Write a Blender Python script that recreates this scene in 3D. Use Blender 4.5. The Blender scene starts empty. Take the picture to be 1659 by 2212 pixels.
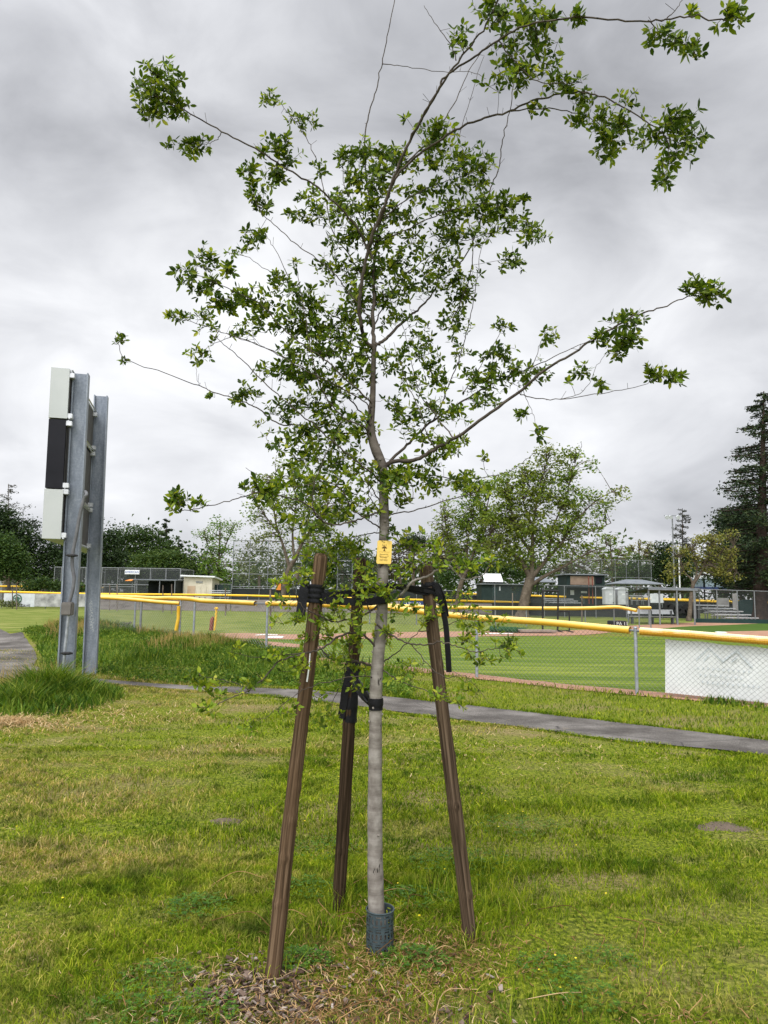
import bpy, bmesh, math, random
import numpy as np
from mathutils import Vector, Matrix
R = math.radians
rng = np.random.default_rng(7)
random.seed(7)
SC = bpy.context.scene
COL = SC.collection
# ---------------------------------------------------------------- camera
F = 1560.0; CX, CY = 829.5, 1106.0; H = 1.6
PITCH = math.atan(178.0/F); ROLL = R(0.8)
fw = Vector((0, math.cos(PITCH), math.sin(PITCH)))
rt0 = Vector((1, 0, 0)); up0 = rt0.cross(fw)
rt = (rt0*math.cos(ROLL) + up0*math.sin(ROLL)).normalized()
up = rt.cross(fw).normalized()
cd = bpy.data.cameras.new("camera"); cam = bpy.data.objects.new("camera", cd); COL.objects.link(cam)
M3 = Matrix((rt, up, -fw)).transposed().to_4x4(); M3.translation = Vector((0, 0, H)); cam.matrix_world = M3
cd.sensor_fit = 'VERTICAL'; cd.sensor_height = 24; cd.lens = 24*F/2212; cd.clip_end = 3000; cd.clip_start = 0.05
SC.camera = cam
FW, RT, UP = np.array(fw), np.array(rt), np.array(up)
def ray(px, py):
    return FW + RT*((px-CX)/F) - UP*((py-CY)/F)
def at(px, py, Y):
    d = ray(px, py); d = d/d[1]*Y
    return np.array((d[0], d[1], d[2]+H))
def gp(px, py, z=0.0):
    d = ray(px, py); t = (z-H)/d[2]
    return np.array((d[0]*t, d[1]*t, z))
# ---------------------------------------------------------------- view and light
SC.view_settings.view_transform = 'Standard'; SC.view_settings.look = 'None'
SC.view_settings.gamma = 1; SC.view_settings.exposure = 0.36
SC.cycles.max_bounces = 6; SC.cycles.transparent_max_bounces = 24
SC.cycles.diffuse_bounces = 3; SC.cycles.glossy_bounces = 2; SC.cycles.transmission_bounces = 3
SUN_EL, SUN_AZ = 58.0, 200.0     # azimuth clockwise from +Y: behind the camera, to its left
sd = Vector((math.sin(R(SUN_AZ))*math.cos(R(SUN_EL)), math.cos(R(SUN_AZ))*math.cos(R(SUN_EL)), math.sin(R(SUN_EL))))
sl = bpy.data.lights.new("sun", 'SUN'); so = bpy.data.objects.new("sun", sl); COL.objects.link(so)
sl.energy = 1.5; sl.angle = R(20); sl.color = (1.0, .97, .92)
so.rotation_euler = (-sd).to_track_quat('-Z', 'Y').to_euler()
W = bpy.data.worlds.new("World"); SC.world = W; W.use_nodes = True
nt = W.node_tree; N = nt.nodes; L = nt.links; N.clear()
def wn(t, **k):
    n = N.new(t)
    for a, b in k.items(): setattr(n, a, b)
    return n
def wm(op, a, b=None, c=None, clamp=False):
    n = N.new('ShaderNodeMath'); n.operation = op; n.use_clamp = clamp
    for i, v in enumerate((a, b, c)):
        if v is None: continue
        if isinstance(v, (int, float)): n.inputs[i].default_value = v
        else: L.new(v, n.inputs[i])
    return n.outputs[0]
sky = wn('ShaderNodeTexSky', sky_type='NISHITA', sun_disc=False, sun_elevation=R(SUN_EL), sun_rotation=R(SUN_AZ))
bgs = wn('ShaderNodeBackground'); L.new(sky.outputs[0], bgs.inputs[0]); bgs.inputs[1].default_value = 0.1
tc = wn('ShaderNodeTexCoord'); sep = wn('ShaderNodeSeparateXYZ'); L.new(tc.outputs['Generated'], sep.inputs[0])
X, Y_, Z = sep.outputs
zz = wm('ADD', wm('MAXIMUM', Z, 0.0), 0.30)
com = wn('ShaderNodeCombineXYZ'); L.new(wm('DIVIDE', X, zz), com.inputs[0]); L.new(wm('DIVIDE', Y_, zz), com.inputs[1])
def wnoise(scale, detail, rough, off, dist=0.0):
    mp = wn('ShaderNodeMapping'); mp.inputs['Location'].default_value = off
    mp.inputs['Rotation'].default_value = (0, 0, .35); mp.inputs['Scale'].default_value = (scale*.8, scale, scale)
    L.new(com.outputs[0], mp.inputs[0])
    n = wn('ShaderNodeTexNoise'); n.inputs['Scale'].default_value = 1; n.inputs['Detail'].default_value = detail
    n.inputs['Roughness'].default_value = rough; n.inputs['Distortion'].default_value = dist
    L.new(mp.outputs[0], n.inputs[0]); return n.outputs[0]
n1 = wnoise(.9, 6, .5, (3.1, 1.7, 0), .2); n2 = wnoise(2.6, 7, .55, (9.3, 4.2, 0), .35)
mp3 = wn('ShaderNodeMapping'); mp3.inputs['Scale'].default_value = (1, 1, 1.9); mp3.inputs['Location'].default_value = (2.2, .4, .7); L.new(tc.outputs['Generated'], mp3.inputs[0])
n3_ = wn('ShaderNodeTexNoise'); n3_.inputs['Scale'].default_value = 4.2; n3_.inputs['Detail'].default_value = 7; n3_.inputs['Roughness'].default_value = .52; n3_.inputs['Distortion'].default_value = .5
L.new(mp3.outputs[0], n3_.inputs[0]); n3 = n3_.outputs[0]
base = wm('ADD', wm('MULTIPLY', wm('SUBTRACT', n3, .5), .66), wm('MULTIPLY', wm('SUBTRACT', n2, .5), .20))
# soft brighter and darker cloud banks: (px, py, radius, amount), turned into sky directions
BANKS = [(230, 640, .30, .20), (120, 900, .30, .05), (640, 520, .18, .16), (1330, 600, .26, .15), (1250, 950, .30, .08), (700, 800, .25, .06),
         (190, 400, .20, -.16), (60, 80, .35, -.02), (1330, 420, .24, -.15), (620, 60, .22, .02), (1500, 150, .35, -.05), (1640, 700, .10, .02),
         (1620, 880, .22, -.05), (900, 180, .25, .03), (330, 1060, .12, .07), (470, 960, .10, -.05), (1450, 1060, .10, -.03)]
nw = wn('ShaderNodeTexNoise'); nw.inputs['Scale'].default_value = 3.2; nw.inputs['Detail'].default_value = 5
L.new(tc.outputs['Generated'], nw.inputs[0])
wv = wn('ShaderNodeVectorMath', operation='MULTIPLY_ADD'); L.new(nw.outputs['Color'], wv.inputs[0])
wv.inputs[1].default_value = (.34, .34, .24); L.new(tc.outputs['Generated'], wv.inputs[2])
acc = base
for (px, py, rad, amt) in BANKS:
    d = Vector(ray(px, py)).normalized() + Vector((.17, .17, .12))
    sb = wn('ShaderNodeVectorMath', operation='SUBTRACT'); L.new(wv.outputs[0], sb.inputs[0]); sb.inputs[1].default_value = d
    sc_ = wn('ShaderNodeVectorMath', operation='MULTIPLY'); L.new(sb.outputs[0], sc_.inputs[0]); sc_.inputs[1].default_value = (.62, 1, 1.5)
    ln = wn('ShaderNodeVectorMath', operation='LENGTH'); L.new(sc_.outputs[0], ln.inputs[0])
    q = wm('DIVIDE', ln.outputs['Value'], rad*.8); g = wm('EXPONENT', wm('MULTIPLY', wm('MULTIPLY', q, q), -1.0))
    acc = wm('ADD', acc, wm('MULTIPLY', g, amt))
lum = wm('ADD', wm('ADD', acc, .545), wm('MULTIPLY', wm('SUBTRACT', .45, Z), .16))
# sky glow added round the sun direction, unseen behind the camera, to light the ground
sv = wn('ShaderNodeVectorMath', operation='DOT_PRODUCT'); L.new(tc.outputs['Generated'], sv.inputs[0]); sv.inputs[1].default_value = sd
gl = wm('POWER', wm('MAXIMUM', sv.outputs['Value'], 0.0), 2.4)
lum = wm('MULTIPLY', lum, wm('ADD', wm('MULTIPLY', gl, 4.5), 1.0))
lum = wm('MAXIMUM', lum, .22)
cr = wn('ShaderNodeValToRGB'); e = cr.color_ramp.elements
e[0].position = .35; e[0].color = (.935, .955, 1.02, 1); e[1].position = .8; e[1].color = (.975, .985, 1.01, 1)
L.new(acc, cr.inputs[0]); cr.inputs[0].default_value = .5
L.new(wm('ADD', acc, .5), cr.inputs[0])
mixc = wn('ShaderNodeVectorMath', operation='SCALE'); L.new(cr.outputs[0], mixc.inputs[0]); L.new(lum, mixc.inputs['Scale'])
bgc = wn('ShaderNodeBackground'); L.new(mixc.outputs[0], bgc.inputs[0]); bgc.inputs[1].default_value = 1.0
ms = wn('ShaderNodeMixShader'); ms.inputs[0].default_value = .98
L.new(bgs.outputs[0], ms.inputs[1]); L.new(bgc.outputs[0], ms.inputs[2])
wo = wn('ShaderNodeOutputWorld'); L.new(ms.outputs[0], wo.inputs[0])

# ---------------------------------------------------------------- helpers: materials
def nodes_of(name):
    m = bpy.data.materials.new(name); m.use_nodes = True
    t = m.node_tree; return m, t, t.nodes['Principled BSDF'], t.nodes['Material Output']
class NG:
    def __init__(s, t): s.t = t; s.n = t.nodes; s.l = t.links
    def v(s, inp, val):
        if val is None: return
        if isinstance(val, bpy.types.NodeSocket): s.l.new(val, inp)
        else: inp.default_value = val
    def coord(s, scale=(1, 1, 1), kind='Object'):
        c = s.n.new('ShaderNodeTexCoord') ; m = s.n.new('ShaderNodeMapping'); m.inputs['Scale'].default_value = scale
        s.l.new(c.outputs[kind], m.inputs[0]); return m.outputs[0]
    def pos(s, scale=(1, 1, 1)):
        c = s.n.new('ShaderNodeNewGeometry'); m = s.n.new('ShaderNodeMapping'); m.inputs['Scale'].default_value = scale
        s.l.new(c.outputs['Position'], m.inputs[0]); return m.outputs[0]
    def noise(s, vec, scale, detail=4, rough=.55, dist=0):
        n = s.n.new('ShaderNodeTexNoise'); s.l.new(vec, n.inputs[0]); n.inputs['Scale'].default_value = scale
        n.inputs['Detail'].default_value = detail; n.inputs['Roughness'].default_value = rough; n.inputs['Distortion'].default_value = dist
        return n.outputs[0]
    def ramp(s, fac, stops):
        r = s.n.new('ShaderNodeValToRGB'); el = r.color_ramp.elements
        while len(el) < len(stops): el.new(.5)
        for x, (p, c) in zip(el, stops): x.position = p; x.color = (*c, 1) if len(c) == 3 else c
        s.v(r.inputs[0], fac); return r.outputs[0]
    def mix(s, fac, a, b, mode='MIX'):
        m = s.n.new('ShaderNodeMix'); m.data_type = 'RGBA'; m.blend_type = mode
        s.v(m.inputs[0], fac); s.v(m.inputs[6], (*a, 1) if isinstance(a, tuple) else a); s.v(m.inputs[7], (*b, 1) if isinstance(b, tuple) else b)
        return m.outputs[2]
    def math(s, op, a, b=None, clamp=False):
        m = s.n.new('ShaderNodeMath'); m.operation = op; m.use_clamp = clamp; s.v(m.inputs[0], a); s.v(m.inputs[1], b); return m.outputs[0]
    def bump(s, h, strength=.3, dist=.01):
        b = s.n.new('ShaderNodeBump'); b.inputs['Strength'].default_value = strength; b.inputs['Distance'].default_value = dist
        s.v(b.inputs['Height'], h); return b.outputs[0]
def dirty(name, c1, c2, scale=8, rough=.7, metal=0, bump=.15, stretch=(1, 1, 1), c3=None):
    m, t, p, o = nodes_of(name); g = NG(t)
    v = g.pos(stretch) ; n = g.noise(v, scale, 6, .6)
    st = [(.3, c1), (.7, c2)] if c3 is None else [(.25, c1), (.5, c2), (.75, c3)]
    t.links.new(g.ramp(n, st), p.inputs['Base Color'])
    p.inputs['Roughness'].default_value = rough; p.inputs['Metallic'].default_value = metal; p.inputs['Specular IOR Level'].default_value = .5 if metal or rough < .42 else .18
    if bump: t.links.new(g.bump(g.noise(v, scale*3, 5, .6), bump, .01), p.inputs['Normal'])
    return m
def leafy(name, stops, rough=.5, trans=.35, pos_scale=None, pos_stops=None, spec=.4):
    """foliage or blades: colour differs from one leaf to the next, and in drifts over the ground"""
    m, t, p, o = nodes_of(name); g = NG(t)
    ge = t.nodes.new('ShaderNodeNewGeometry')
    col = g.ramp(ge.outputs['Random Per Island'], stops)
    if pos_scale:
        nn = g.noise(g.pos(), pos_scale, 5, .6)
        col = g.mix(g.ramp(nn, [(.38, (0, 0, 0)), (.62, (1, 1, 1))]), col, g.ramp(ge.outputs['Random Per Island'], pos_stops))
    t.links.new(col, p.inputs['Base Color']); p.inputs['Roughness'].default_value = rough
    p.inputs['Specular IOR Level'].default_value = spec*.45
    if trans:
        tr = t.nodes.new('ShaderNodeBsdfTranslucent'); t.links.new(g.mix(1.0, col, (1.25, 1.2, .55), 'MULTIPLY'), tr.inputs[0])
        mx = t.nodes.new('ShaderNodeMixShader'); mx.inputs[0].default_value = trans
        t.links.new(p.outputs[0], mx.inputs[1]); t.links.new(tr.outputs[0], mx.inputs[2]); t.links.new(mx.outputs[0], o.inputs[0])
    return m
def veil(name, color, alpha, rough=.6, metal=0.0):
    """a woven or knitted wire fabric too fine to see as wires: partly open"""
    m, t, p, o = nodes_of(name); g = NG(t)
    p.inputs['Base Color'].default_value = (*color, 1); p.inputs['Roughness'].default_value = rough; p.inputs['Metallic'].default_value = metal
    n = g.noise(g.pos(), .8, 4, .6)
    p.inputs['Alpha'].default_value = alpha
    t.links.new(g.math('MULTIPLY', g.math('ADD', n, .5), alpha, True), p.inputs['Alpha'])
    return m
# ---------------------------------------------------------------- helpers: meshes and objects
class MB:
    def __init__(s): s.v = []; s.f = []; s.n = 0
    def add(s, verts, *faces):
        verts = np.asarray(verts, dtype=np.float32).reshape(-1, 3)
        for f in faces:
            f = np.asarray(f, dtype=np.int32); s.f.append(f.reshape(-1, f.shape[-1]) + s.n)
        s.v.append(verts); s.n += len(verts); return s
    def build(s, name, mat, parent=None, smooth=False):
        me = bpy.data.meshes.new(name)
        if s.n:
            V = np.concatenate(s.v); me.vertices.add(len(V)); me.vertices.foreach_set('co', V.ravel())
            idx = np.concatenate([f.ravel() for f in s.f]); tot = np.concatenate([np.full(len(f), f.shape[1], np.int32) for f in s.f])
            me.loops.add(len(idx)); me.loops.foreach_set('vertex_index', idx)
            me.polygons.add(len(tot)); st = np.zeros(len(tot), np.int32); st[1:] = np.cumsum(tot)[:-1]
            me.polygons.foreach_set('loop_start', st)
            me.polygons.foreach_set('use_smooth', np.full(len(tot), bool(smooth)))
            me.update(calc_edges=True)
        o = bpy.data.objects.new(name, me); COL.objects.link(o)
        if mat: me.materials.append(mat)
        if parent:
            o.parent = parent; o.matrix_parent_inverse = parent.matrix_world.inverted()
        return o
    # shapes
    def box(s, lo, hi, rot=0.0, piv=None, bev=0.0):
        lo = np.array(lo, float); hi = np.array(hi, float)
        if bev and min(hi-lo) > 2.2*bev:
            bm = bmesh.new(); bmesh.ops.create_cube(bm, size=1)
            for v in bm.verts: v.co = Vector((lo+hi)/2 + np.array(v.co)*(hi-lo))
            bmesh.ops.bevel(bm, geom=bm.edges[:], offset=bev, segments=2, affect='EDGES')
            vs = np.array([v.co[:] for v in bm.verts]); bm.verts.index_update(); fs = [[v.index for v in f.verts] for f in bm.faces]; bm.free()
        else:
            vs = np.array([(x, y, z) for x in (lo[0], hi[0]) for y in (lo[1], hi[1]) for z in (lo[2], hi[2])])
            fs = [[0, 1, 3, 2], [4, 6, 7, 5], [0, 4, 5, 1], [2, 3, 7, 6], [0, 2, 6, 4], [1, 5, 7, 3]]
        if rot:
            c = np.array(piv if piv is not None else (lo+hi)/2); a = vs - c; ca, sa = math.cos(rot), math.sin(rot)
            vs = np.stack([a[:, 0]*ca-a[:, 1]*sa, a[:, 0]*sa+a[:, 1]*ca, a[:, 2]], 1) + c
        by = {}
        for f in fs: by.setdefault(len(f), []).append(f)
        s.add(vs, *[np.array(q) for q in by.values()]); return s
    def tube(s, pts, rad, n=8, cap=True, flat=None):
        P = np.array(pts, float); m = len(P)
        r = np.full(m, rad, float) if np.isscalar(rad) else np.array(rad, float)
        T = np.zeros_like(P); T[1:-1] = P[2:]-P[:-2]; T[0] = P[1]-P[0]; T[-1] = P[-1]-P[-2]
        T /= np.maximum(np.linalg.norm(T, axis=1), 1e-9)[:, None]
        a = np.array((0, 0, 1.)) if abs(T[0][2]) < .9 else np.array((0, 1., 0))
        u = np.cross(a, T[0]); u /= np.linalg.norm(u); U = [u]
        for i in range(1, m):
            u = U[-1]-T[i]*np.dot(U[-1], T[i]); u /= max(np.linalg.norm(u), 1e-9); U.append(u)
        U = np.array(U); Vv = np.cross(T, U)
        th = np.arange(n)/n*2*math.pi; fl = flat if flat else 1.0
        ring = P[:, None] + r[:, None, None]*(np.cos(th)[None, :, None]*U[:, None] + fl*np.sin(th)[None, :, None]*Vv[:, None])
        i = np.arange(m-1)[:, None]*n; j = np.arange(n)[None]; k = (j+1) % n
        q = np.stack([i+j, i+k, i+n+k, i+n+j], -1).reshape(-1, 4)
        s.add(ring.reshape(-1, 3), q)
        if cap:
            s.add(ring[0][::-1], np.arange(n)[None]); s.add(ring[-1], np.arange(n)[None])
        return s
    def wires(s, A, B, w):
        """straight square wires from A[i] to B[i]"""
        A = np.asarray(A, float); B = np.asarray(B, float); T = B-A; T /= np.linalg.norm(T, axis=1)[:, None]
        up_ = np.tile((0., 0, 1.), (len(A), 1)); up_[np.abs(T[:, 2]) > .95] = (1, 0, 0)
        U = np.cross(up_, T); U /= np.linalg.norm(U, axis=1)[:, None]; V = np.cross(T, U)
        c = [(1, 0), (-.5, .87), (-.5, -.87)]
        R0 = np.stack([A + w*(a*U+b*V) for a, b in c], 1); R1 = np.stack([B + w*(a*U+b*V) for a, b in c], 1)
        vs = np.concatenate([R0, R1], 1).reshape(-1, 3); k = np.arange(len(A))[:, None, None]*6
        q = np.array([[0, 1, 4, 3], [1, 2, 5, 4], [2, 0, 3, 5]])[None]
        s.add(vs, (k+q).reshape(-1, 4)); return s
    def quadstrip(s, A, B):
        A = np.asarray(A); B = np.asarray(B); n = len(A); i = np.arange(n-1)
        s.add(np.concatenate([A, B]), np.stack([i, i+1, i+1+n, i+n], 1)); return s
def tag(o, label=None, cat=None, group=None, kind=None):
    if label: o['label'] = label
    if cat: o['category'] = cat
    if group: o['group'] = group
    if kind: o['kind'] = kind
    return o
def empty(name, loc, label, cat, group=None):
    o = bpy.data.objects.new(name, None); COL.objects.link(o); o.empty_display_size = .2
    o.matrix_world = Matrix.Translation(Vector([float(c) for c in loc])); bpy.context.view_layer.update()
    return tag(o, label, cat, group)
def text(name, s, size, origin, ux, uy, mat, parent, depth=.001, align='CENTER'):
    cu = bpy.data.curves.new(name, 'FONT'); cu.body = s; cu.size = size; cu.extrude = depth; cu.align_x = align; cu.align_y = 'CENTER'
    to = bpy.data.objects.new(name+"_tmp", cu); COL.objects.link(to); bpy.context.view_layer.update()
    me = bpy.data.meshes.new_from_object(to.evaluated_get(bpy.context.evaluated_depsgraph_get())); bpy.data.objects.remove(to)
    ux = Vector([float(c) for c in ux]).normalized(); uy = Vector([float(c) for c in uy]).normalized(); uz = ux.cross(uy)
    m = Matrix((ux, uy, uz)).transposed().to_4x4(); m.translation = Vector([float(c) for c in origin]); me.transform(m)
    me.materials.clear(); me.materials.append(mat); me.name = name
    o = bpy.data.objects.new(name, me); COL.objects.link(o); o.parent = parent
    if parent: o.matrix_parent_inverse = parent.matrix_world.inverted()
    return o
def smoothpath(pts, k=6):
    P = np.array(pts, float); m = len(P)
    if m < 3: return np.array([P[0]+(P[-1]-P[0])*t for t in np.linspace(0, 1, k+1)])
    E = np.vstack([2*P[0]-P[1], P, 2*P[-1]-P[-2]]); out = []
    for i in range(1, m):
        a, b, c, d = E[i-1], E[i], E[i+1], E[i+2]
        for t in np.arange(k)/k:
            out.append(.5*((2*b)+(c-a)*t+(2*a-5*b+4*c-d)*t*t+(-a+3*b-3*c+d)*t**3))
    out.append(P[-1]); return np.array(out)
_ph = np.random.default_rng(3)
_W = [(f*math.cos(a), f*math.sin(a), p) for f, a, p in zip(_ph.uniform(.5, 2.2, 14), _ph.uniform(0, 6.28, 14), _ph.uniform(0, 6.28, 14))]
def fnoise(x, y, s=1.0):
    """smooth pseudo-noise, about -1..1"""
    r = 0
    for a, b, p in _W: r = r + np.sin(a*x*s+b*y*s+p)
    return r/math.sqrt(len(_W))
# ---------------------------------------------------------------- terrain
MA, MBp = np.array((-2.6, 18.2)), np.array((-10.2, 23.6))
def ground(x, y):
    x = np.asarray(x, float); y = np.asarray(y, float)
    d = MBp-MA; L2 = d@d; t = np.clip(((x-MA[0])*d[0]+(y-MA[1])*d[1])/L2, 0, 1)
    qx, qy = MA[0]+t*d[0], MA[1]+t*d[1]; dist2 = (x-qx)**2+(y-qy)**2
    h = (.12+.30*t)*np.exp(-dist2/(2*1.25**2))
    h = h + .012*fnoise(x, y, .9)*np.exp(-((y-9)/14)**2)
    h = h + .02*np.exp(-((x-.0)**2+(y-3.4)**2)/.8)        # slight planting mound
    h = h + .08*np.exp(-((x+4.9)**2+(y-10.9)**2)/1.2)
    return h
def G(x, y): return float(ground(x, y))
def onground(px, py):
    p = gp(px, py)
    for _ in range(6): p = gp(px, py, G(p[0], p[1]))
    return p
# ---------------------------------------------------------------- materials
M = {}
M['galv'] = dirty('galvanized_steel', (.24, .26, .29), (.44, .46, .50), 14, .45, .55, .08)
M['galv2'] = dirty('weathered_pipe', (.14, .148, .152), (.24, .25, .255), 9, .55, .3, .05)
M['wire'] = dirty('fence_wire', (.16, .17, .17), (.26, .27, .27), 4, .5, .5, 0)
M['dark_wire'] = dirty('dark_pipe', (.05, .055, .055), (.10, .11, .11), 4, .5, .3, 0)
M['white'] = dirty('white_paint', (.66, .67, .66), (.76, .77, .76), 3, .5, 0, .03)
M['greywhite'] = dirty('white_plastic', (.42, .44, .45), (.58, .60, .61), 3, .5, 0, .03)
M['panel'] = dirty('pale_enamel', (.40, .42, .405), (.46, .475, .46), 1.3, .38, .1, .02)
M['black'] = dirty('black_enamel', (.006, .006, .009), (.011, .011, .015), 3, .5, 0, .02)
M['alu'] = dirty('sheet_aluminium', (.055, .05, .047), (.11, .105, .10), 5, .6, 0, .05)
M['bracket'] = dirty('cast_bracket', (.50, .51, .52), (.66, .67, .68), 20, .4, .5, .05)
M['conduit'] = dirty('grey_conduit', (.10, .10, .105), (.16, .16, .165), 12, .6, 0, .04)
M['jbox'] = dirty('brown_box', (.10, .09, .08), (.16, .145, .13), 12, .5, .2, .04)
M['rubber'] = dirty('black_rubber', (.004, .004, .005), (.010, .010, .012), 40, .55, 0, .25)
M['rust'] = dirty('rust_paint', (.16, .045, .03), (.24, .07, .05), 5, .7, 0, .05)
M['orange'] = dirty('orange_sheet', (.70, .22, .03), (.80, .30, .06), 2, .6, 0, .02)
M['dkgreen'] = dirty('dark_green_siding', (.014, .026, .024), (.024, .040, .036), 2, .7, 0, .05)
M['screen_green'] = dirty('green_windscreen', (.012, .032, .030), (.022, .048, .045), 1.2, .8, 0, .05)
M['screen_black'] = dirty('black_windscreen', (.010, .013, .012), (.024, .030, .028), .9, .85, 0, .05)
M['cream'] = dirty('cream_board', (.50, .45, .34), (.62, .57, .45), 1.6, .7, 0, .04)
M['tan'] = dirty('tan_board', (.42, .30, .20), (.52, .39, .27), 2, .7, 0, .04)
M['brownpanel'] = dirty('brown_panel', (.20, .14, .10), (.30, .22, .16), 1.5, .7, 0, .04)
M['roofgrey'] = dirty('grey_sheet_roof', (.13, .145, .16), (.20, .215, .23), 1.5, .7, 0, .04)
M['roofdark'] = dirty('dark_sheet_roof', (.022, .028, .028), (.04, .048, .048), 2, .7, 0, .04)
M['alubench'] = dirty('bench_aluminium', (.42, .43, .43), (.56, .57, .57), 2, .45, .4, .03)
M['greyboard'] = dirty('grey_board', (.20, .20, .19), (.33, .33, .31), 3, .8, 0, .04)
M['boardback'] = dirty('weathered_board', (.10, .085, .08), (.24, .21, .20), .8, .85, 0, .04, (1, 1, 3), (.16, .13, .125))
M['oldboard'] = dirty('peeling_board', (.14, .14, .135), (.46, .46, .44), 1.6, .85, 0, .04)
M['blue'] = dirty('blue_board', (.02, .04, .12), (.035, .06, .17), 2, .6, 0, .02)
M['logo_green'] = dirty('green_print', (.04, .10, .06), (.07, .14, .09), 6, .6, 0, 0)
M['ink'] = dirty('dark_ink', (.012, .012, .012), (.03, .03, .03), 20, .6, 0, 0)
M['inkblue'] = dirty('blue_ink', (.05, .10, .30), (.08, .14, .36), 20, .6, 0, 0)
M['tagink'] = dirty('brown_ink', (.10, .06, .015), (.14, .08, .02), 60, .6, 0, 0)
M['fadedblue'] = dirty('faded_blue_print', (.56, .605, .63), (.62, .65, .66), 30, .6, 0, 0)
M['glassblue'] = dirty('booth_glass', (.12, .17, .20), (.22, .28, .31), 2, .2, 0, 0)
M['bluesteel'] = dirty('blue_steel', (.02, .03, .09), (.03, .05, .12), 2, .5, 0, 0)
M['mat_green'] = dirty('green_mat', (.015, .05, .018), (.03, .08, .03), 6, .9, 0, .4)
M['plank'] = dirty('grey_plank', (.20, .15, .12), (.32, .26, .22), 4, .8, 0, .2, (1, 6, 1))
M['yellowpost'] = dirty('yellow_paint', (.62, .34, .02), (.74, .46, .05), 6, .5, 0, .05)
M['brass'] = dirty('gold_tag', (.80, .53, .10), (.86, .60, .15), 60, .5, .1, .02)
M['baseplate_white'] = M['white']
M['veil'] = veil('chain_link_weave', (.07, .075, .075), .17)
M['veil_dark'] = veil('dark_net', (.035, .04, .04), .40)
M['veil_far'] = veil('backstop_net', (.12, .13, .13), .13)

def wood(name, c1, c2, c3, gs=60):
    m, t, p, o = nodes_of(name); g = NG(t)
    n = g.noise(g.coord((gs, gs, 1.1)), 1.6, 7, .62, .6); k = g.noise(g.coord((5, 5, 1.6)), 1.0, 3, .5)
    col = g.ramp(n, [(.36, c1), (.5, c2), (.64, c3)])
    col = g.mix(g.ramp(k, [(.60, (0, 0, 0)), (.72, (1, 1, 1))]), col, tuple(x*.55 for x in c1))
    t.links.new(col, p.inputs['Base Color']); p.inputs['Roughness'].default_value = .85; p.inputs['Specular IOR Level'].default_value = .12
    t.links.new(g.bump(n, .6, .004), p.inputs['Normal']); return m
M['stake'] = wood('weathered_stake', (.034, .021, .011), (.088, .054, .030), (.165, .110, .066))
M['stake_dark'] = wood('dark_stake', (.016, .010, .005), (.038, .024, .013), (.072, .046, .028))
M['stake_grey'] = wood('greyed_stake', (.026, .017, .010), (.068, .045, .028), (.140, .098, .064))
M['stake_far'] = wood('old_stake', (.08, .06, .05), (.15, .12, .10), (.24, .20, .17), 10)
def bark(name, a, b, c, s=9, rings=True, bumpd=.004):
    m, t, p, o = nodes_of(name); g = NG(t)
    n = g.noise(g.pos((1, 1, .9)), s*2, 7, .62); r = g.noise(g.pos((2.2, 2.2, 14)), 2.6, 5, .6)
    f = g.math('ADD', g.math('MULTIPLY', n, .55), g.math('MULTIPLY', r, .45))
    col = g.ramp(f, [(.36, a), (.5, b), (.64, c)])
    sp = g.noise(g.pos((1, 1, .45)), 26, 3, .5); col = g.mix(g.ramp(sp, [(.66, (0, 0, 0)), (.70, (1, 1, 1))]), col, tuple(x*.3 for x in a))
    t.links.new(col, p.inputs['Base Color']); p.inputs['Roughness'].default_value = .88; p.inputs['Specular IOR Level'].default_value = .1
    t.links.new(g.bump(f, .7, bumpd), p.inputs['Normal']); return m
M['bark'] = bark('young_grey_bark', (.115, .098, .085), (.215, .192, .168), (.32, .295, .265))
def age_shade_bark(m):
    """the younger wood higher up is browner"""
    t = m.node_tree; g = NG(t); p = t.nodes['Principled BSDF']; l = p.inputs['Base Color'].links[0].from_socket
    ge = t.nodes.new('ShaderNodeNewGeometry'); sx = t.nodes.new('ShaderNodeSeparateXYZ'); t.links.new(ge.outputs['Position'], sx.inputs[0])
    f = g.math('MULTIPLY', g.math('SUBTRACT', sx.outputs[2], 1.45), .9, True); n = g.mix(f, l, g.mix(1.0, l, (.34, .31, .28), 'MULTIPLY')); t.links.new(n, p.inputs['Base Color'])  # upper trunk darkened: canopy shade mixed into the brown of the young bark
age_shade_bark(M['bark'])
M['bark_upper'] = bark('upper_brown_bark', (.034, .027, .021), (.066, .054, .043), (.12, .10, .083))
M['twig'] = bark('twig_bark', (.035, .028, .022), (.065, .053, .042), (.115, .097, .08), 20)
M['farbark'] = bark('sycamore_bark', (.055, .042, .032), (.105, .083, .062), (.18, .148, .115), 1.2, True, .03)
M['darkbark'] = bark('redwood_bark', (.022, .015, .012), (.04, .028, .022), (.07, .05, .04), 1.2, True, .05)

M['leaf'] = leafy('oak_leaf', [(0, (.024, .052, .007)), (.45, (.068, .120, .012)), (.8, (.145, .21, .020)), (1, (.27, .32, .032))], .42, .42)
M['leaf_lit'] = leafy('lit_oak_leaf', [(0, (.095, .17, .014)), (.5, (.20, .29, .022)), (.85, (.32, .38, .030)), (1, (.42, .42, .05))], .45, .42)  # paler yellow green for lower leaves, light from above put into the colour
GR_A = [(0, (.060, .115, .006)), (.4, (.145, .220, .008)), (.78, (.25, .315, .014)), (.96, (.36, .37, .04)), (1, (.48, .40, .14))]
GR_B = [(0, (.10, .16, .010)), (.35, (.21, .25, .022)), (.6, (.36, .29, .085)), (.85, (.46, .34, .15)), (1, (.54, .42, .22))]
M['grass'] = leafy('lawn_blades', GR_A, .55, .3, None)
m_, t_, p_, o_ = bpy.data.materials['lawn_blades'], bpy.data.materials['lawn_blades'].node_tree, None, None
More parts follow.
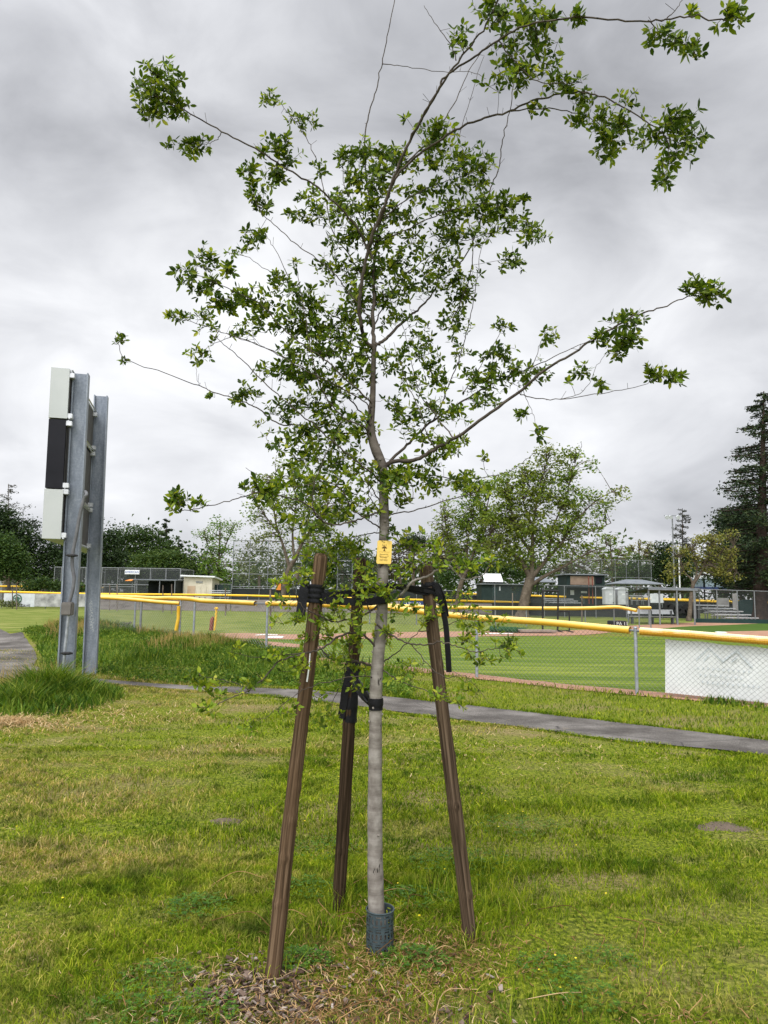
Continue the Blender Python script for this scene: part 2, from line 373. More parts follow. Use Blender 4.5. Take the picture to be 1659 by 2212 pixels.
def lawn_mat(name):
    m, t, p, o = nodes_of(name); g = NG(t); ge = t.nodes.new('ShaderNodeNewGeometry')
    ps = g.pos((1, 1, 0)); a = g.ramp(ge.outputs['Random Per Island'], GR_A); b = g.ramp(ge.outputs['Random Per Island'], GR_B)
    dk = g.ramp(ge.outputs['Random Per Island'], [(0, (.026, .068, .004)), (.6, (.075, .145, .007)), (1, (.17, .24, .012))])
    n1 = g.noise(g.pos((.42, 1, 0)), .9, 5, .62, .5); n2 = g.noise(g.pos((.6, 1, 0)), 1.9, 4, .6)
    sx = t.nodes.new('ShaderNodeSeparateXYZ'); t.links.new(ge.outputs['Position'], sx.inputs[0])
    left = g.math('MULTIPLY', g.math('MULTIPLY', sx.outputs[0], -1.0), .050, True)      # the turf is thinner and drier to that side
    col = g.mix(g.ramp(n2, [(.50, (0, 0, 0)), (.64, (1, 1, 1))]), a, dk)
    col = g.mix(g.ramp(g.math('ADD', n1, left), [(.545, (0, 0, 0)), (.66, (1, 1, 1))]), col, b)
    n3 = g.noise(g.pos((1, 1, 0)), 6.5, 4, .65, .4); col = g.mix(1.0, col, g.ramp(n3, [(.36, (.40, .44, .42)), (.5, (1.0, 1.0, .9)), (.64, (1.40, 1.32, 1.1))]), 'MULTIPLY')
    t.links.new(col, p.inputs['Base Color']); p.inputs['Roughness'].default_value = .7; p.inputs['Specular IOR Level'].default_value = .08
    tr = t.nodes.new('ShaderNodeBsdfTranslucent'); t.links.new(col, tr.inputs[0])
    mx = t.nodes.new('ShaderNodeMixShader'); mx.inputs[0].default_value = .32
    t.links.new(p.outputs[0], mx.inputs[1]); t.links.new(tr.outputs[0], mx.inputs[2]); t.links.new(mx.outputs[0], o.inputs[0])
    return m
M['lawn'] = lawn_mat('mown_lawn')
M['weed'] = leafy('weed_blades', [(0, (.016, .050, .005)), (.5, (.048, .110, .009)), (.85, (.12, .20, .016)), (1, (.26, .28, .05))], .6, .32, 1.1, [(0, (.045, .10, .008)), (.6, (.12, .21, .016)), (1, (.28, .32, .05))])
M['seedgrass'] = leafy('seed_heads', [(0, (.30, .21, .07)), (.5, (.42, .29, .12)), (1, (.30, .28, .08))], .7, .3)
M['clover'] = leafy('clover_leaf', [(0, (.028, .085, .008)), (.6, (.065, .155, .012)), (1, (.13, .23, .02))], .5, .25)
M['straw'] = leafy('dry_straw', [(0, (.30, .17, .07)), (.5, (.46, .31, .15)), (1, (.58, .45, .26))], .8, .15)
M['litter'] = leafy('brown_leaf_litter', [(0, (.07, .035, .012)), (.5, (.20, .105, .042)), (.85, (.36, .22, .09)), (1, (.50, .36, .19))], .85, .15)
M['chip'] = leafy('wood_chip', [(0, (.03, .018, .012)), (.5, (.09, .056, .038)), (.85, (.20, .15, .12)), (1, (.36, .31, .27))], .9, 0)
M['flower'] = leafy('yellow_petal', [(0, (.75, .55, .02)), (1, (.85, .68, .05))], .6, .2)

def soil_mat():
    m, t, p, o = nodes_of('turf_soil'); g = NG(t)
    fine = g.noise(g.pos((1, 1, 0)), 34, 6, .7); mid = g.noise(g.pos((.6, 1, 0)), 1.3, 6, .62, .4); big = g.noise(g.pos((.35, 1, 0)), .33, 5, .6)
    gr = g.ramp(fine, [(.36, (.030, .042, .006)), (.5, (.12, .155, .012)), (.62, (.27, .29, .028))])
    dry = g.ramp(fine, [(.30, (.09, .065, .030)), (.5, (.20, .165, .065)), (.7, (.34, .27, .13))])
    col = g.mix(g.ramp(g.math('ADD', g.math('MULTIPLY', mid, .6), g.math('MULTIPLY', big, .4)), [(.47, (0, 0, 0)), (.60, (1, 1, 1))]), gr, dry)
    t.links.new(col, p.inputs['Base Color']); p.inputs['Roughness'].default_value = .95
    p.inputs['Specular IOR Level'].default_value = .1
    t.links.new(g.bump(fine, .8, .03), p.inputs['Normal']); return m
M['soil'] = soil_mat()
def turf_mat(name, c1, c2, c3, sx=.25, sy=1.2):
    m, t, p, o = nodes_of(name); g = NG(t)
    a = g.noise(g.pos((sx, sy, 0)), 1.2, 6, .62, .3); f = g.noise(g.pos((1, 2.2, 0)), 14, 6, .7)
    q = g.math('ADD', g.math('MULTIPLY', a, .62), g.math('MULTIPLY', f, .38))
    t.links.new(g.ramp(q, [(.38, c1), (.5, c2), (.62, c3)]), p.inputs['Base Color']); p.inputs['Roughness'].default_value = .95
    p.inputs['Specular IOR Level'].default_value = .04
    t.links.new(g.bump(f, .5, .03), p.inputs['Normal']); return m
M['outfield'] = turf_mat('outfield_turf', (.042, .085, .010), (.108, .158, .020), (.235, .262, .044), .13, 2.3)
M['infieldgrass'] = turf_mat('infield_turf', (.038, .078, .016), (.058, .105, .020), (.09, .14, .028))
M['foulgrass'] = turf_mat('rough_turf', (.07, .105, .018), (.145, .18, .036), (.27, .25, .09), .5, 1.4)
M['clay'] = dirty('red_clay', (.19, .098, .060), (.36, .205, .135), 2.4, .95, 0, .3, (1, 1, 1), (.28, .145, .09))
M['chalk'] = dirty('chalk', (.62, .58, .54), (.75, .72, .68), 6, .9, 0, 0)
def asphalt():
    m, t, p, o = nodes_of('old_asphalt'); g = NG(t)
    a = g.noise(g.pos(), 90, 4, .75); b = g.noise(g.pos((1, 1, 1)), 1.1, 5, .6)
    v = t.nodes.new('ShaderNodeTexVoronoi'); v.feature = 'DISTANCE_TO_EDGE'; t.links.new(g.pos((.5, 1, 1)), v.inputs[0]); v.inputs['Scale'].default_value = .55
    q = g.math('ADD', g.math('MULTIPLY', a, .5), g.math('MULTIPLY', b, .5))
    col = g.ramp(q, [(.40, (.050, .045, .040)), (.5, (.115, .105, .095)), (.60, (.22, .203, .186))])
    col = g.mix(g.ramp(v.outputs['Distance'], [(.001, (1, 1, 1)), (.004, (0, 0, 0))]), col, (.05, .047, .045))
    dr = g.noise(g.pos((.5, 1.6, 1)), 2.2, 7, .75, .8); col = g.mix(g.ramp(dr, [(.63, (0, 0, 0)), (.70, (1, 1, 1))]), col, (.30, .24, .14))
    t.links.new(col, p.inputs['Base Color']); p.inputs['Roughness'].default_value = .95; p.inputs['Specular IOR Level'].default_value = .06
    t.links.new(g.bump(a, .5, .006), p.inputs['Normal']); return m
M['asphalt'] = asphalt()
M['bare_soil'] = dirty('bare_soil', (.03, .022, .016), (.15, .115, .085), 60, .95, 0, .8, (1, 1, 1), (.10, .075, .055))
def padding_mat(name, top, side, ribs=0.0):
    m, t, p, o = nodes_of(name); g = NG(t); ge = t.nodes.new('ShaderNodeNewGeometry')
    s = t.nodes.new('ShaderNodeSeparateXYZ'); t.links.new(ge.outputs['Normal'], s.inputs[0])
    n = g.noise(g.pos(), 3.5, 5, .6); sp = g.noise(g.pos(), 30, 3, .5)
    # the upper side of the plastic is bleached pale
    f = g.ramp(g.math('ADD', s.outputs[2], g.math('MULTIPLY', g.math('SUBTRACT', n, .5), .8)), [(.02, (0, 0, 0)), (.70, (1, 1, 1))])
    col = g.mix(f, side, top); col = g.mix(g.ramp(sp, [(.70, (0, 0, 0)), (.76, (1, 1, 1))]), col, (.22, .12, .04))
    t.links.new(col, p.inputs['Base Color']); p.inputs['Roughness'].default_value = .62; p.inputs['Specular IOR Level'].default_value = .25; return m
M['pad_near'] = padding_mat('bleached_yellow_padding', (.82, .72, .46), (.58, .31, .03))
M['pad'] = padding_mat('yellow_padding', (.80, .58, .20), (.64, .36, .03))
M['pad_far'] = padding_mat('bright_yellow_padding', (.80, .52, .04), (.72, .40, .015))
M['guard'] = dirty('grey_green_plastic', (.036, .052, .057), (.060, .080, .086), 30, .45, 0, .05)

# ---------------------------------------------------------------- ground
def grid_sheet(name, xs, ys, mat, dz=0.0, zf=None):
    xs = np.array(xs); ys = np.array(ys); Xg, Yg = np.meshgrid(xs, ys); Zg = ground(Xg, Yg)+dz
    v = np.stack([Xg, Yg, Zg], -1).reshape(-1, 3); nx = len(xs)
    i = (np.arange(len(ys)-1)[:, None]*nx+np.arange(nx-1)[None]).ravel()
    b = MB(); b.add(v, np.stack([i, i+1, i+nx+1, i+nx], 1)); o = b.build(name, mat, smooth=True); o['kind'] = 'structure'; return o
xs = np.concatenate([[-900, -300, -120, -60, -40, -30], np.arange(-24, 20.01, .3), [26, 36, 60, 120, 300, 900]])
ys = np.concatenate([[-60, -20, -8, -4], np.arange(-2, 34.01, .3), [38, 44, 55, 75, 110, 200, 500, 1600]])
grid_sheet('ground', xs, ys, M['soil'])
def ribbon(name, A, B, mat, dz, k=5, cross=6, px=True, jag=0.0):
    A = np.array([gp(*a) if px else (*a, 0) for a in A]); B = np.array([gp(*b) if px else (*b, 0) for b in B])
    A = smoothpath(A, k); B = smoothpath(B, k)
    n = max(len(A), len(B)); ra = np.linspace(0, 1, n)
    def rs(P): return np.stack([np.interp(ra, np.linspace(0, 1, len(P)), P[:, c]) for c in range(3)], 1)
    A, B = rs(A), rs(B)
    if jag:
        A[:, 1] += rng.uniform(-jag, jag, n); B[:, 1] += rng.uniform(-jag, jag, n)
    T = np.linspace(0, 1, cross+1)[:, None, None]; Pt = A[None]*(1-T)+B[None]*T; Pt[..., 2] = ground(Pt[..., 0], Pt[..., 1])+dz
    i = (np.arange(cross)[:, None]*n+np.arange(n-1)[None]).ravel()
    b = MB(); b.add(Pt.reshape(-1, 3), np.stack([i, i+1, i+n+1, i+n], 1)); o = b.build(name, mat, smooth=True); o['kind'] = 'structure'; return o
PATH_FAR = [(-60, 1340), (0, 1360), (35, 1378), (65, 1398), (80, 1420), (76, 1438), (110, 1455), (170, 1463), (250, 1470), (420, 1482), (600, 1489), (900, 1514), (1150, 1537), (1300, 1556), (1659, 1605), (2000, 1645), (2400, 1700)]
PATH_NEAR = [(-700, 1352), (-600, 1366), (-500, 1382), (-420, 1398), (-340, 1412), (-240, 1428), (-120, 1446), (0, 1465), (130, 1469), (420, 1493), (600, 1508), (900, 1545), (1150, 1575), (1300, 1597), (1659, 1636), (2000, 1682), (2400, 1745)]
ribbon('path', PATH_FAR, PATH_NEAR, M['asphalt'], .018, 8, 10, jag=.03)
FA0 = np.array((4.26, 12.3)); FD = np.array((-2.4, 2.1))
FN = np.array((FD[1], -FD[0])); FN /= np.linalg.norm(FN)
if FN[1] < 0: FN = -FN            # pointing to the field side
def fa(t, off=0.0): return FA0+FD*t+FN*off
# lawn of the nearer diamond, beyond the fence
ribbon('outfield_lawn', [fa(-6, .05), fa(-3, .05), fa(0, .05), fa(2, .05), fa(3.2, .05)], [(60, 36), (30, 35), (14, 31), (3, 29), (-7, 27.5)], M['outfield'], .006, 8, 24, px=False)
ribbon('warning_track', [fa(t, -.15) for t in (-6, -3, 0, 1, 2, 3, 3.5)], [fa(t, .46) for t in (-6, -3, 0, 1, 2, 3, 3.5)], M['clay'], .012, 8, 4, px=False, jag=.06)
ribbon('rough_grass', [(-60, 26.5), (-30, 27), (-7, 28), (3, 30.5), (14, 33), (40, 38)], [(-90, 110), (-30, 110), (-7, 110), (3, 110), (24, 110), (90, 110)], M['foulgrass'], .005, 5, 12, px=False)
ribbon('dirt_band', [(395, 1372), (520, 1368), (650, 1371), (863, 1366), (1060, 1364), (1261, 1361), (1360, 1352), (1480, 1346), (1560, 1341), (1659, 1338), (1800, 1335)],
       [(395, 1381), (520, 1380), (650, 1382), (863, 1379), (1060, 1375), (1261, 1372), (1360, 1362), (1480, 1355), (1560, 1352), (1659, 1347), (1800, 1345)], M['clay'], .014, 6, 4)
ribbon('mound_dirt', [(450, 1387), (480, 1383), (540, 1384), (630, 1391), (700, 1397)], [(450, 1389), (490, 1391), (545, 1394), (630, 1400), (700, 1403)], M['clay'], .016, 6, 3)
ribbon('infield_grass', [(1405, 1360), (1480, 1354), (1560, 1351), (1659, 1347), (1800, 1346)], [(1405, 1362), (1480, 1367), (1560, 1372), (1659, 1377), (1800, 1380)], M['infieldgrass'], .016, 6, 4)
ribbon('infield_dirt', [(1525, 1368), (1570, 1365), (1610, 1364), (1659, 1363), (1800, 1360)], [(1525, 1370), (1570, 1376), (1610, 1381), (1659, 1386), (1800, 1398)], M['clay'], .020, 6, 4)
for a, b in (([(552, 1372.5), (570, 1371), (600, 1371.8)], [(552, 1374), (570, 1373), (600, 1373)]), ([(1030, 1369.5), (1060, 1368.6), (1108, 1369)], [(1030, 1371), (1060, 1370.6), (1108, 1370.6)])):
    ribbon('chalk_line', a, b, M['chalk'], .024, 4, 1)
def plate(px, py, w, label):
    p = onground(px, py); b = MB(); w2 = w/2
    b.add([(p[0]-w2, p[1]-w2, p[2]+.02), (p[0]+w2, p[1]-w2, p[2]+.02), (p[0]+w2, p[1]+.05, p[2]+.05), (p[0], p[1]+w2, p[2]+.05), (p[0]-w2, p[1]+.05, p[2]+.05),
           (p[0]-w2, p[1]-w2, p[2]+.005), (p[0]+w2, p[1]-w2, p[2]+.005)], [[0, 1, 2, 3, 4]], [[5, 6, 1, 0]])
    tag(b.build('base_plate', M['white']), label, 'base')
plate(595, 1377.5, .6, 'white home plate lying on the reddish dirt between the two rear stakes')
plate(1556, 1367, .5, 'small white base lying on the infield dirt above the white banner')

# ---------------------------------------------------------------- fences
def on_fence(px, py, off=0.0):
    d = ray(px, py); P0 = fa(0, off)
    t = (P0@FN)/(d[0]*FN[0]+d[1]*FN[1]); return np.array((d[0]*t, d[1]*t, d[2]*t+H))
def diamond(b, A, B, zA0, zA1, zB0, zB1, pitch, w, off=None):
    """woven wire between two posts: diagonals clipped to the panel"""
    A = np.array(A, float); B = np.array(B, float); Ln = np.linalg.norm(B-A); u = (B-A)/Ln; hh = max(zA1-zA0, zB1-zB0)
    o = np.array(off if off is not None else (0, 0))
    S, E = [], []
    for s in (1, -1):
        k0 = -hh if s > 0 else 0; k1 = Ln if s > 0 else Ln+hh
        for c in np.arange(k0+.02, k1, pitch):
            if s > 0: u0 = max(0, c); u1 = min(Ln, c+hh); v0, v1 = u0-c, u1-c
            else: u0 = max(0, c-hh); u1 = min(Ln, c); v0, v1 = c-u0, c-u1
            if u1-u0 < .01: continue
            for (uu, vv, L_) in ((u0, v0, S), (u1, v1, E)):
                f = uu/Ln; z0 = zA0+(zB0-zA0)*f; z1 = zA1+(zB1-zA1)*f; p = A+u*uu+o*(s*.002+.0)
                L_.append((p[0], p[1], z0+(z1-z0)*min(1, max(0, vv/hh))))
    b.wires(S, E, w)
root = empty('chain_link_fence', (*fa(0), 0), 'low chain link fence with thick yellow top padding beside the asphalt path', 'fence')
PADPTS = [(200, 1288), (255, 1289), (306, 1291), (335, 1292.5), (372, 1292), (410, 1294), (440, 1298), (490, 1300), (552, 1303.5)], \
         [(577, 1303.5), (660, 1305.5), (760, 1309), (858, 1315), (900, 1320), (946, 1326), (1010, 1332), (1040, 1335.5), (1075, 1337), (1120, 1340), (1190, 1345), (1260, 1352), (1361, 1361.5)], \
         [(1384, 1363.5), (1480, 1370), (1570, 1377.5), (1659, 1384.5), (1760, 1394), (1850, 1404)]
allp = []
for i, seg in enumerate(PADPTS):
    P = smoothpath([on_fence(*q) for q in seg], 8); allp.append(P)
    Ls = np.concatenate([[0], np.cumsum(np.linalg.norm(np.diff(P, axis=0), axis=1))])
    step = .0120 if i == 2 else .022
    n = int(Ls[-1]/step); tt = np.linspace(0, Ls[-1], n)
    Q = np.stack([np.interp(tt, Ls, P[:, c]) for c in range(3)], 1)
    rr = .062+(.0050 if i == 2 else .0022)*np.where(np.arange(n) % 2 == 0, 1, -1)
    b = MB(); b.tube(Q, rr, 14, cap=False); pd = b.build('rail_padding', M['pad_near' if i == 2 else 'pad'], root, smooth=(i != 2))
    if i == 2: pd['label'] = 'heavily ribbed cream and yellow padding section'
railp = np.concatenate(allp)
b = MB(); b.tube(railp[::4], .021, 8); b.build('top_rail', M['galv2'], root, smooth=True)
def railz(p):
    s = (railp[:, :2]-FA0)@FD/(FD@FD); q = (np.array(p)-FA0)@FD/(FD@FD); o = np.argsort(s); return float(np.interp(q, s[o], railp[o, 2]))
posts = [-1.62, -.99, 0, 1.0, 2.0, 3.0, 4.0, 4.22, 5.0, 6.0]
for t in posts:
    p = fa(t); z0 = G(*p); z1 = railz(p)
    b = MB(); b.tube([(*p, z0-.1), (*p, z1+.045)], .030, 10); b.tube([(*p, z1+.045), (*p, z1+.06), (*p, z1+.07)], [.036, .036, .012], 10)
    for q in (.25, .5, .75): zz_ = z0+(z1-z0)*q; b.tube([(*p, zz_-.006), (*p, zz_+.006)], .034, 10)
    b.build('post', M['galv'], root, smooth=True)
b = MB()
for t0, t1 in zip(posts[:-1], posts[1:]):
    a, c = fa(t0, .04), fa(t1, .04)
    diamond(b, a, c, G(*a)+.03, railz(a)-.02, G(*c)+.03, railz(c)-.02, .086 if t1 < 2.5 else .11, .0023 if t1 < 2.5 else .0028, FN)
b.build('wire_mesh', M['wire'], root)
# banner hung on the field side of the fence
def fq(px, py, off): return on_fence(px, py, off)
bn = []
for s in np.linspace(0, 1, 26):
    x = 1437+s*(1850-1437)
    for v in np.linspace(0, 1, 9):
        yt = 1380+s*38+1.2*math.sin(s*25); yb = 1496+s*42
        p = fq(x, yt+(yb-yt)*v, .075+.012*math.sin(s*17+v*3)); bn.append(p)
bn = np.array(bn); i = (np.arange(25)[:, None]*9+np.arange(8)[None]).ravel()
b = MB(); b.add(bn, np.stack([i, i+9, i+10, i+1], 1))
ban = tag(b.build('banner', M['white'], smooth=True), 'white vinyl banner with faded blue peaks hung on the yellow topped fence', 'banner')
b = MB()
for a, c in (((1504, 1426), (1531, 1401)), ((1531, 1401), (1561, 1429)), ((1561, 1429), (1591, 1406)), ((1591, 1406), (1626, 1443)), ((1520, 1428), (1532, 1415)), ((1580, 1430), (1592, 1420))):
    p, q = fq(*a, .058), fq(*c, .058); d = np.array((0, 0, .018)); b.add([p-d, q-d, q+d, p+d], [[0, 1, 2, 3]])
for row, (y0, n) in enumerate(((1443, 11), (1458, 9), (1474, 12))):
    for k in range(n):
        x = 1506+k*11+row*5; y = y0+k*.9+rng.uniform(-1, 1); p = fq(x, y, .058); q = fq(x+3.4, y+.3, .058); d = np.array((0, 0, .018))
        b.add([p-d, q-d, q+d, p+d], [[0, 1, 2, 3]])
b.build('faded_print', M['fadedblue'], ban)

def simple_fence(name, label, tops, posts_px, mat_post=None, pad=None, padr=.06, mesh='veil', screen=None, low=0.0, r=.03, group=None, mid=(), nopad=()):
    """a fence through image columns at given distances; tops = [(px, py, Y)]"""
    tp = np.array([at(*t) for t in tops]); px = np.array([t[0] for t in tops], float)
    def top(x): return np.array([np.interp(x, px, tp[:, c]) for c in range(3)])
    t0 = tp[0]; root = empty(name, (t0[0], t0[1], 0), label, 'fence', group)
    mp = mat_post or M['galv2']
    for x in posts_px:
        p = top(x); MB().tube([(p[0], p[1], G(p[0], p[1])-.05), (p[0], p[1], p[2]+.02)], r*1.1, 6).build('post', mp, root, smooth=True)
    MB().tube(tp, r*.8, 6).build('top_rail', mp, root, smooth=True)
    if mid:
        b = MB()
        for f in mid: b.tube([(q[0], q[1], q[2]*f) for q in tp], r*.6, 5)
        b.build('middle_rail', mp, root, smooth=True)
    if pad:
        MB().tube(smoothpath(tp, 5), padr, 8).build('rail_padding', pad, root, smooth=True)
    xs_ = np.linspace(px[0], px[-1], 14); T = np.array([top(x) for x in xs_])
    if mesh:
        Bt = T.copy(); Bt[:, 2] = 0.03; MB().quadstrip(Bt, T).build('wire_mesh', M[mesh], root)
    if screen:
        m, za, zb = screen; A = T.copy(); A[:, 2] = za; B = T.copy(); B[:, 2] = T[:, 2]*zb if zb <= 1 else zb
        A[:, 1] += .05; B[:, 1] += .05
        A2 = A.copy(); A2[:, 1] += .02; B2 = B.copy(); B2[:, 1] += .02
        MB().quadstrip(A, B).quadstrip(A2, B2).build('windscreen', M[m], root)
    return root
simple_fence('boundary_fence', 'far boundary fence with thin yellow top and a row of old boards', [(-260, 1275, 60), (0, 1278.5, 61), (187, 1283, 61), (464, 1285.5, 62), (644, 1289.5, 62), (863, 1295, 62), (1000, 1298, 62), (1140, 1302, 62)],
             [-130, 5, 100, 190, 306, 420, 535, 650, 765, 880, 995, 1066, 1140], pad=M['pad_far'], padr=.095)
simple_fence('boundary_fence', 'thin yellow topped fence farthest back at the left, behind the twin posts', [(-260, 1264, 75), (0, 1266.5, 75), (224, 1269.5, 75)], [0, 110, 224], pad=M['pad_far'], padr=.085, mesh='veil_dark')
simple_fence('bullpen_fence', 'short lower fence with orange yellow padding behind the twin steel posts', [(205, 1290, 22.0), (260, 1293, 21.8), (306, 1297, 21.6), (350, 1301, 21.4), (388, 1303.5, 21.2)], [306, 215], pad=M['pad'], padr=.055, r=.032)
# upright padded end post of that short fence
a = at(386, 1309, 21.1); p = at(380, 1362, 21.1)
b = MB(); b.tube([p, (a+p)/2+np.array((.03, 0, 0)), a], .05, 10)
tag(b.build('padded_post', M['yellowpost'], smooth=True), 'upright orange padded post at the end of the short fence', 'post')
simple_fence('foul_fence', 'mid field fence with a slim pale yellow top rail behind the right stake', [(620, 1301, 40), (700, 1303.5, 40), (846, 1308, 39), (946, 1312, 39), (1040, 1313, 39), (1161, 1314, 39), (1261, 1314, 39), (1326, 1311.5, 39), (1350, 1314, 39), (1375, 1319, 38.5)],
             [700, 800, 900, 1000, 1070, 1137, 1264, 1326], pad=M['pad'], padr=.095)
simple_fence('foul_fence', 'short gate panel with a stub of yellow padding before the open dugout', [(1380, 1313, 38.5), (1405, 1313, 38.8)], [1380, 1405], pad=M['pad'], padr=.085)
simple_fence('outfield_fence', 'long yellow topped fence far behind, in front of the dark buildings', [(930, 1280.5, 82), (1100, 1285.5, 80), (1261, 1290.5, 78), (1434, 1295.5, 76), (1640, 1303, 74), (1760, 1306, 74)],
             [942, 1020, 1097, 1180, 1261, 1340, 1434, 1530, 1620], pad=M['pad_far'], padr=.11, screen=('screen_black', .1, .93))
simple_fence('outfield_fence', 'second yellow rail just above the long far one at the right', [(1261, 1288.5, 88), (1434, 1293, 88), (1659, 1300, 88), (1760, 1303, 88)], [1261, 1350, 1440, 1530, 1659], pad=M['pad_far'], padr=.07, screen=('screen_green', .1, .9))
tallf = simple_fence('tall_fence', 'tall chain link fence behind the dugout with a dark windscreen on its lower half', [(1063, 1262, 58), (1219, 1265, 57), (1355, 1267.5, 56), (1510, 1271, 55)],
             [1069, 1137, 1176, 1219, 1287, 1326, 1352, 1430, 1510], screen=('screen_black', .1, 1.08), r=.03)
simple_fence('tall_fence', 'tall chain link fence between the infield and the bleachers', [(1501, 1272.5, 49), (1580, 1275, 49), (1659, 1277.5, 49), (1800, 1282, 49)],
             [1501, 1548, 1592, 1629, 1720], r=.034, mid=())
simple_fence('screened_fence', 'black screened fence below the tall grid backstop', [(499, 1271, 72), (640, 1272, 72), (780, 1274, 72), (1000, 1276, 72)], [499, 560, 640, 780, 900], screen=('screen_black', .1, .98))
simple_fence('screened_fence', 'dark green screened fence beside the cream shed', [(440, 1261, 71), (500, 1262, 71)], [440, 470, 500], screen=('screen_green', .1, .97))
simple_fence('grey_fence', 'low grey mesh fence in front of the batting cage', [(222, 1266.5, 66), (292, 1267.5, 66)], [222, 255, 292], mesh='veil_dark', mid=(.5,))
# yellow pole at the boundary fence end
b = MB(); b.tube([at(1143, 1302, 61.5), at(1143, 1274, 61.5)], .07, 8); b.tube([at(1142, 1335, 61.5), at(1143, 1302, 61.5)], .05, 8)
tag(b.build('foul_pole', M['yellowpost'], smooth=True), 'yellow upright pole beside the big sycamore trunk', 'pole')

def quad_board(name, x0, y0, x1, y1, Y, mat, label, cat, th=.03, group=None, slant=0.0):
    a, c = at(x0, y0, Y), at(x1, y1, Y); z0, z1 = sorted((a[2], c[2])); x_0, x_1 = sorted((a[0], c[0]))
    b = MB(); b.box((x_0, Y-th, max(z0, .03)), (x_1, Y, z1), bev=.008); o = b.build(name, mat)
    return tag(o, label, cat, group) if label else o
BY = 60.75
o = quad_board('sponsor_board', 9, 1281.5, 74, 1311, BY, M['greywhite'], 'white board with a round green emblem on the far fence', 'board')
lc = at(37, 1294, BY-.05)
th = np.linspace(0, 2*math.pi, 29)[:-1]; b = MB()
ro, ri = .40, .30
vs = [(lc[0]+r_*math.cos(t), lc[1], lc[2]+r_*math.sin(t)) for r_ in (ro, ri) for t in th]
i = np.arange(28); b.add(vs, np.stack([i, (i+1) % 28, 28+(i+1) % 28, 28+i], 1))
b.add([(lc[0]+.22*math.cos(t)*(1+.3*math.sin(5*t)), lc[1]-.004, lc[2]+.22*math.sin(t)) for t in th], [list(range(28))])
b.build('emblem', M['logo_green'], o)
text('lettering', 'DAVIS', .28, (lc[0]+.75, BY-.045, .25), (1, 0, 0), (0, 0, 1), M['ink'], o, .003)
quad_board('sponsor_board', 76, 1282, 134, 1311, BY, M['oldboard'], 'peeling grey and white board next to the emblem board', 'board')
quad_board('sponsor_board', 136, 1282.5, 186, 1311, BY, M['oldboard'], 'faded pale board behind the twin steel posts', 'board')
bk = [(215, 300), (302, 395), (397, 497), (500, 590), (592, 690), (692, 790), (792, 864)]
lb = ['brown weathered board between the second steel post and the short fence', 'brown weathered board above the orange padded post', 'brown weathered board beside the yellow capped pipe',
      'brown weathered board left of the nearest stake', 'brown weathered board behind the nearest stake', 'brown weathered board behind the middle stake', 'brown weathered board behind the trunk']
for (x0, x1), l_ in zip(bk, lb): quad_board('sponsor_board', x0, 1292+(x0-215)*.01, x1, 1318+(x0-215)*.012, BY, M['boardback'], l_, 'board', group='weathered boards along the far fence')
o = quad_board('sponsor_board', 866, 1298, 922, 1310, BY, M['blue'], 'blue board lettered in white behind the right stake', 'board')
c_ = at(893, 1303.5, BY-.045); text('lettering', 'Daveto', .42, c_, (1, 0, 0), (0, 0, 1), M['white'], o, .003)
for x0, x1, l_ in ((924, 985, 'brown board right of the blue lettered board'), (987, 1065, 'brown board behind the forked sycamore'), (1067, 1138, 'brown board left of the yellow pole')):
    quad_board('sponsor_board', x0, 1303, x1, 1330, BY, M['boardback'], l_, 'board', group='weathered boards along the far fence')

# ---------------------------------------------------------------- batting cage, sheds, backstops
def frame_net(name, label, xsp, y0, Y, zs, depth=0.0, r=.05, mesh='veil_dark', cat='cage', ybase=0):
    x0, x1 = xsp[0], xsp[-1]; pt = at(x0, y0, Y); zt = pt[2]; root = empty(name, (pt[0], Y, 0), label, cat)
    for x in xsp:
        q = at(x, 1280, Y); MB().tube([(q[0], Y, 0), (q[0], Y, zt)], r, 6).build('post', M['galv2'], root, smooth=True)
        if depth: MB().tube([(q[0], Y+depth, 0), (q[0], Y+depth, zt)], r, 6).build('post', M['galv2'], root, smooth=True)
    a, c = at(x0, 1280, Y)[0], at(x1, 1280, Y)[0]
    b = MB()
    for z in [zt]+list(zs): b.tube([(a, Y, z), (c, Y, z)], r*.85, 6)
    if depth:
        for z in [zt]: b.tube([(a, Y+depth, z), (c, Y+depth, z)], r*.85, 6)
        for x in (a, c): b.tube([(x, Y, zt), (x, Y+depth, zt)], r*.85, 6)
    b.build('rail', M['galv2'], root, smooth=True)
    b = MB(); b.quadstrip([(a, Y+.06, .05), (c, Y+.06, .05)], [(a, Y+.06, zt), (c, Y+.06, zt)])
    if depth:
        b.quadstrip([(a, Y+depth, .05), (c, Y+depth, .05)], [(a, Y+depth, zt), (c, Y+depth, zt)]); b.quadstrip([(a, Y, zt), (c, Y, zt)], [(a, Y+depth, zt), (c, Y+depth, zt)])
        for x in (a, c): b.quadstrip([(x, Y, .05), (x, Y+depth, .05)], [(x, Y, zt), (x, Y+depth, zt)])
    b.build('net', M[mesh], root); return root
cage = frame_net('batting_cage', 'long netted batting cage with galvanized frame behind the yellow topped fence', [115, 130, 183, 218, 253, 291, 323, 357, 388], 1225, 72, [2.2], 5)
frame_net('backstop', 'tall pipe grid backstop between the cream shed and the nearest stake', [501, 537, 577, 614, 650], 1167, 75, [5.9, 4.75, 3.5, 2.2], 0, .042, 'veil_far', 'backstop')
frame_net('backstop', 'narrow pipe backstop panel showing between the two rear stakes', [728, 760], 1180, 75, [5.0, 3.6], 0, .042, 'veil_far', 'backstop')
frame_net('backstop', 'faint thin wire backstop behind the canopy and the dark green booth', [1215, 1301, 1330, 1354, 1381, 1408], 1208, 86, [4.0], 0, .03, 'veil_far', 'backstop')
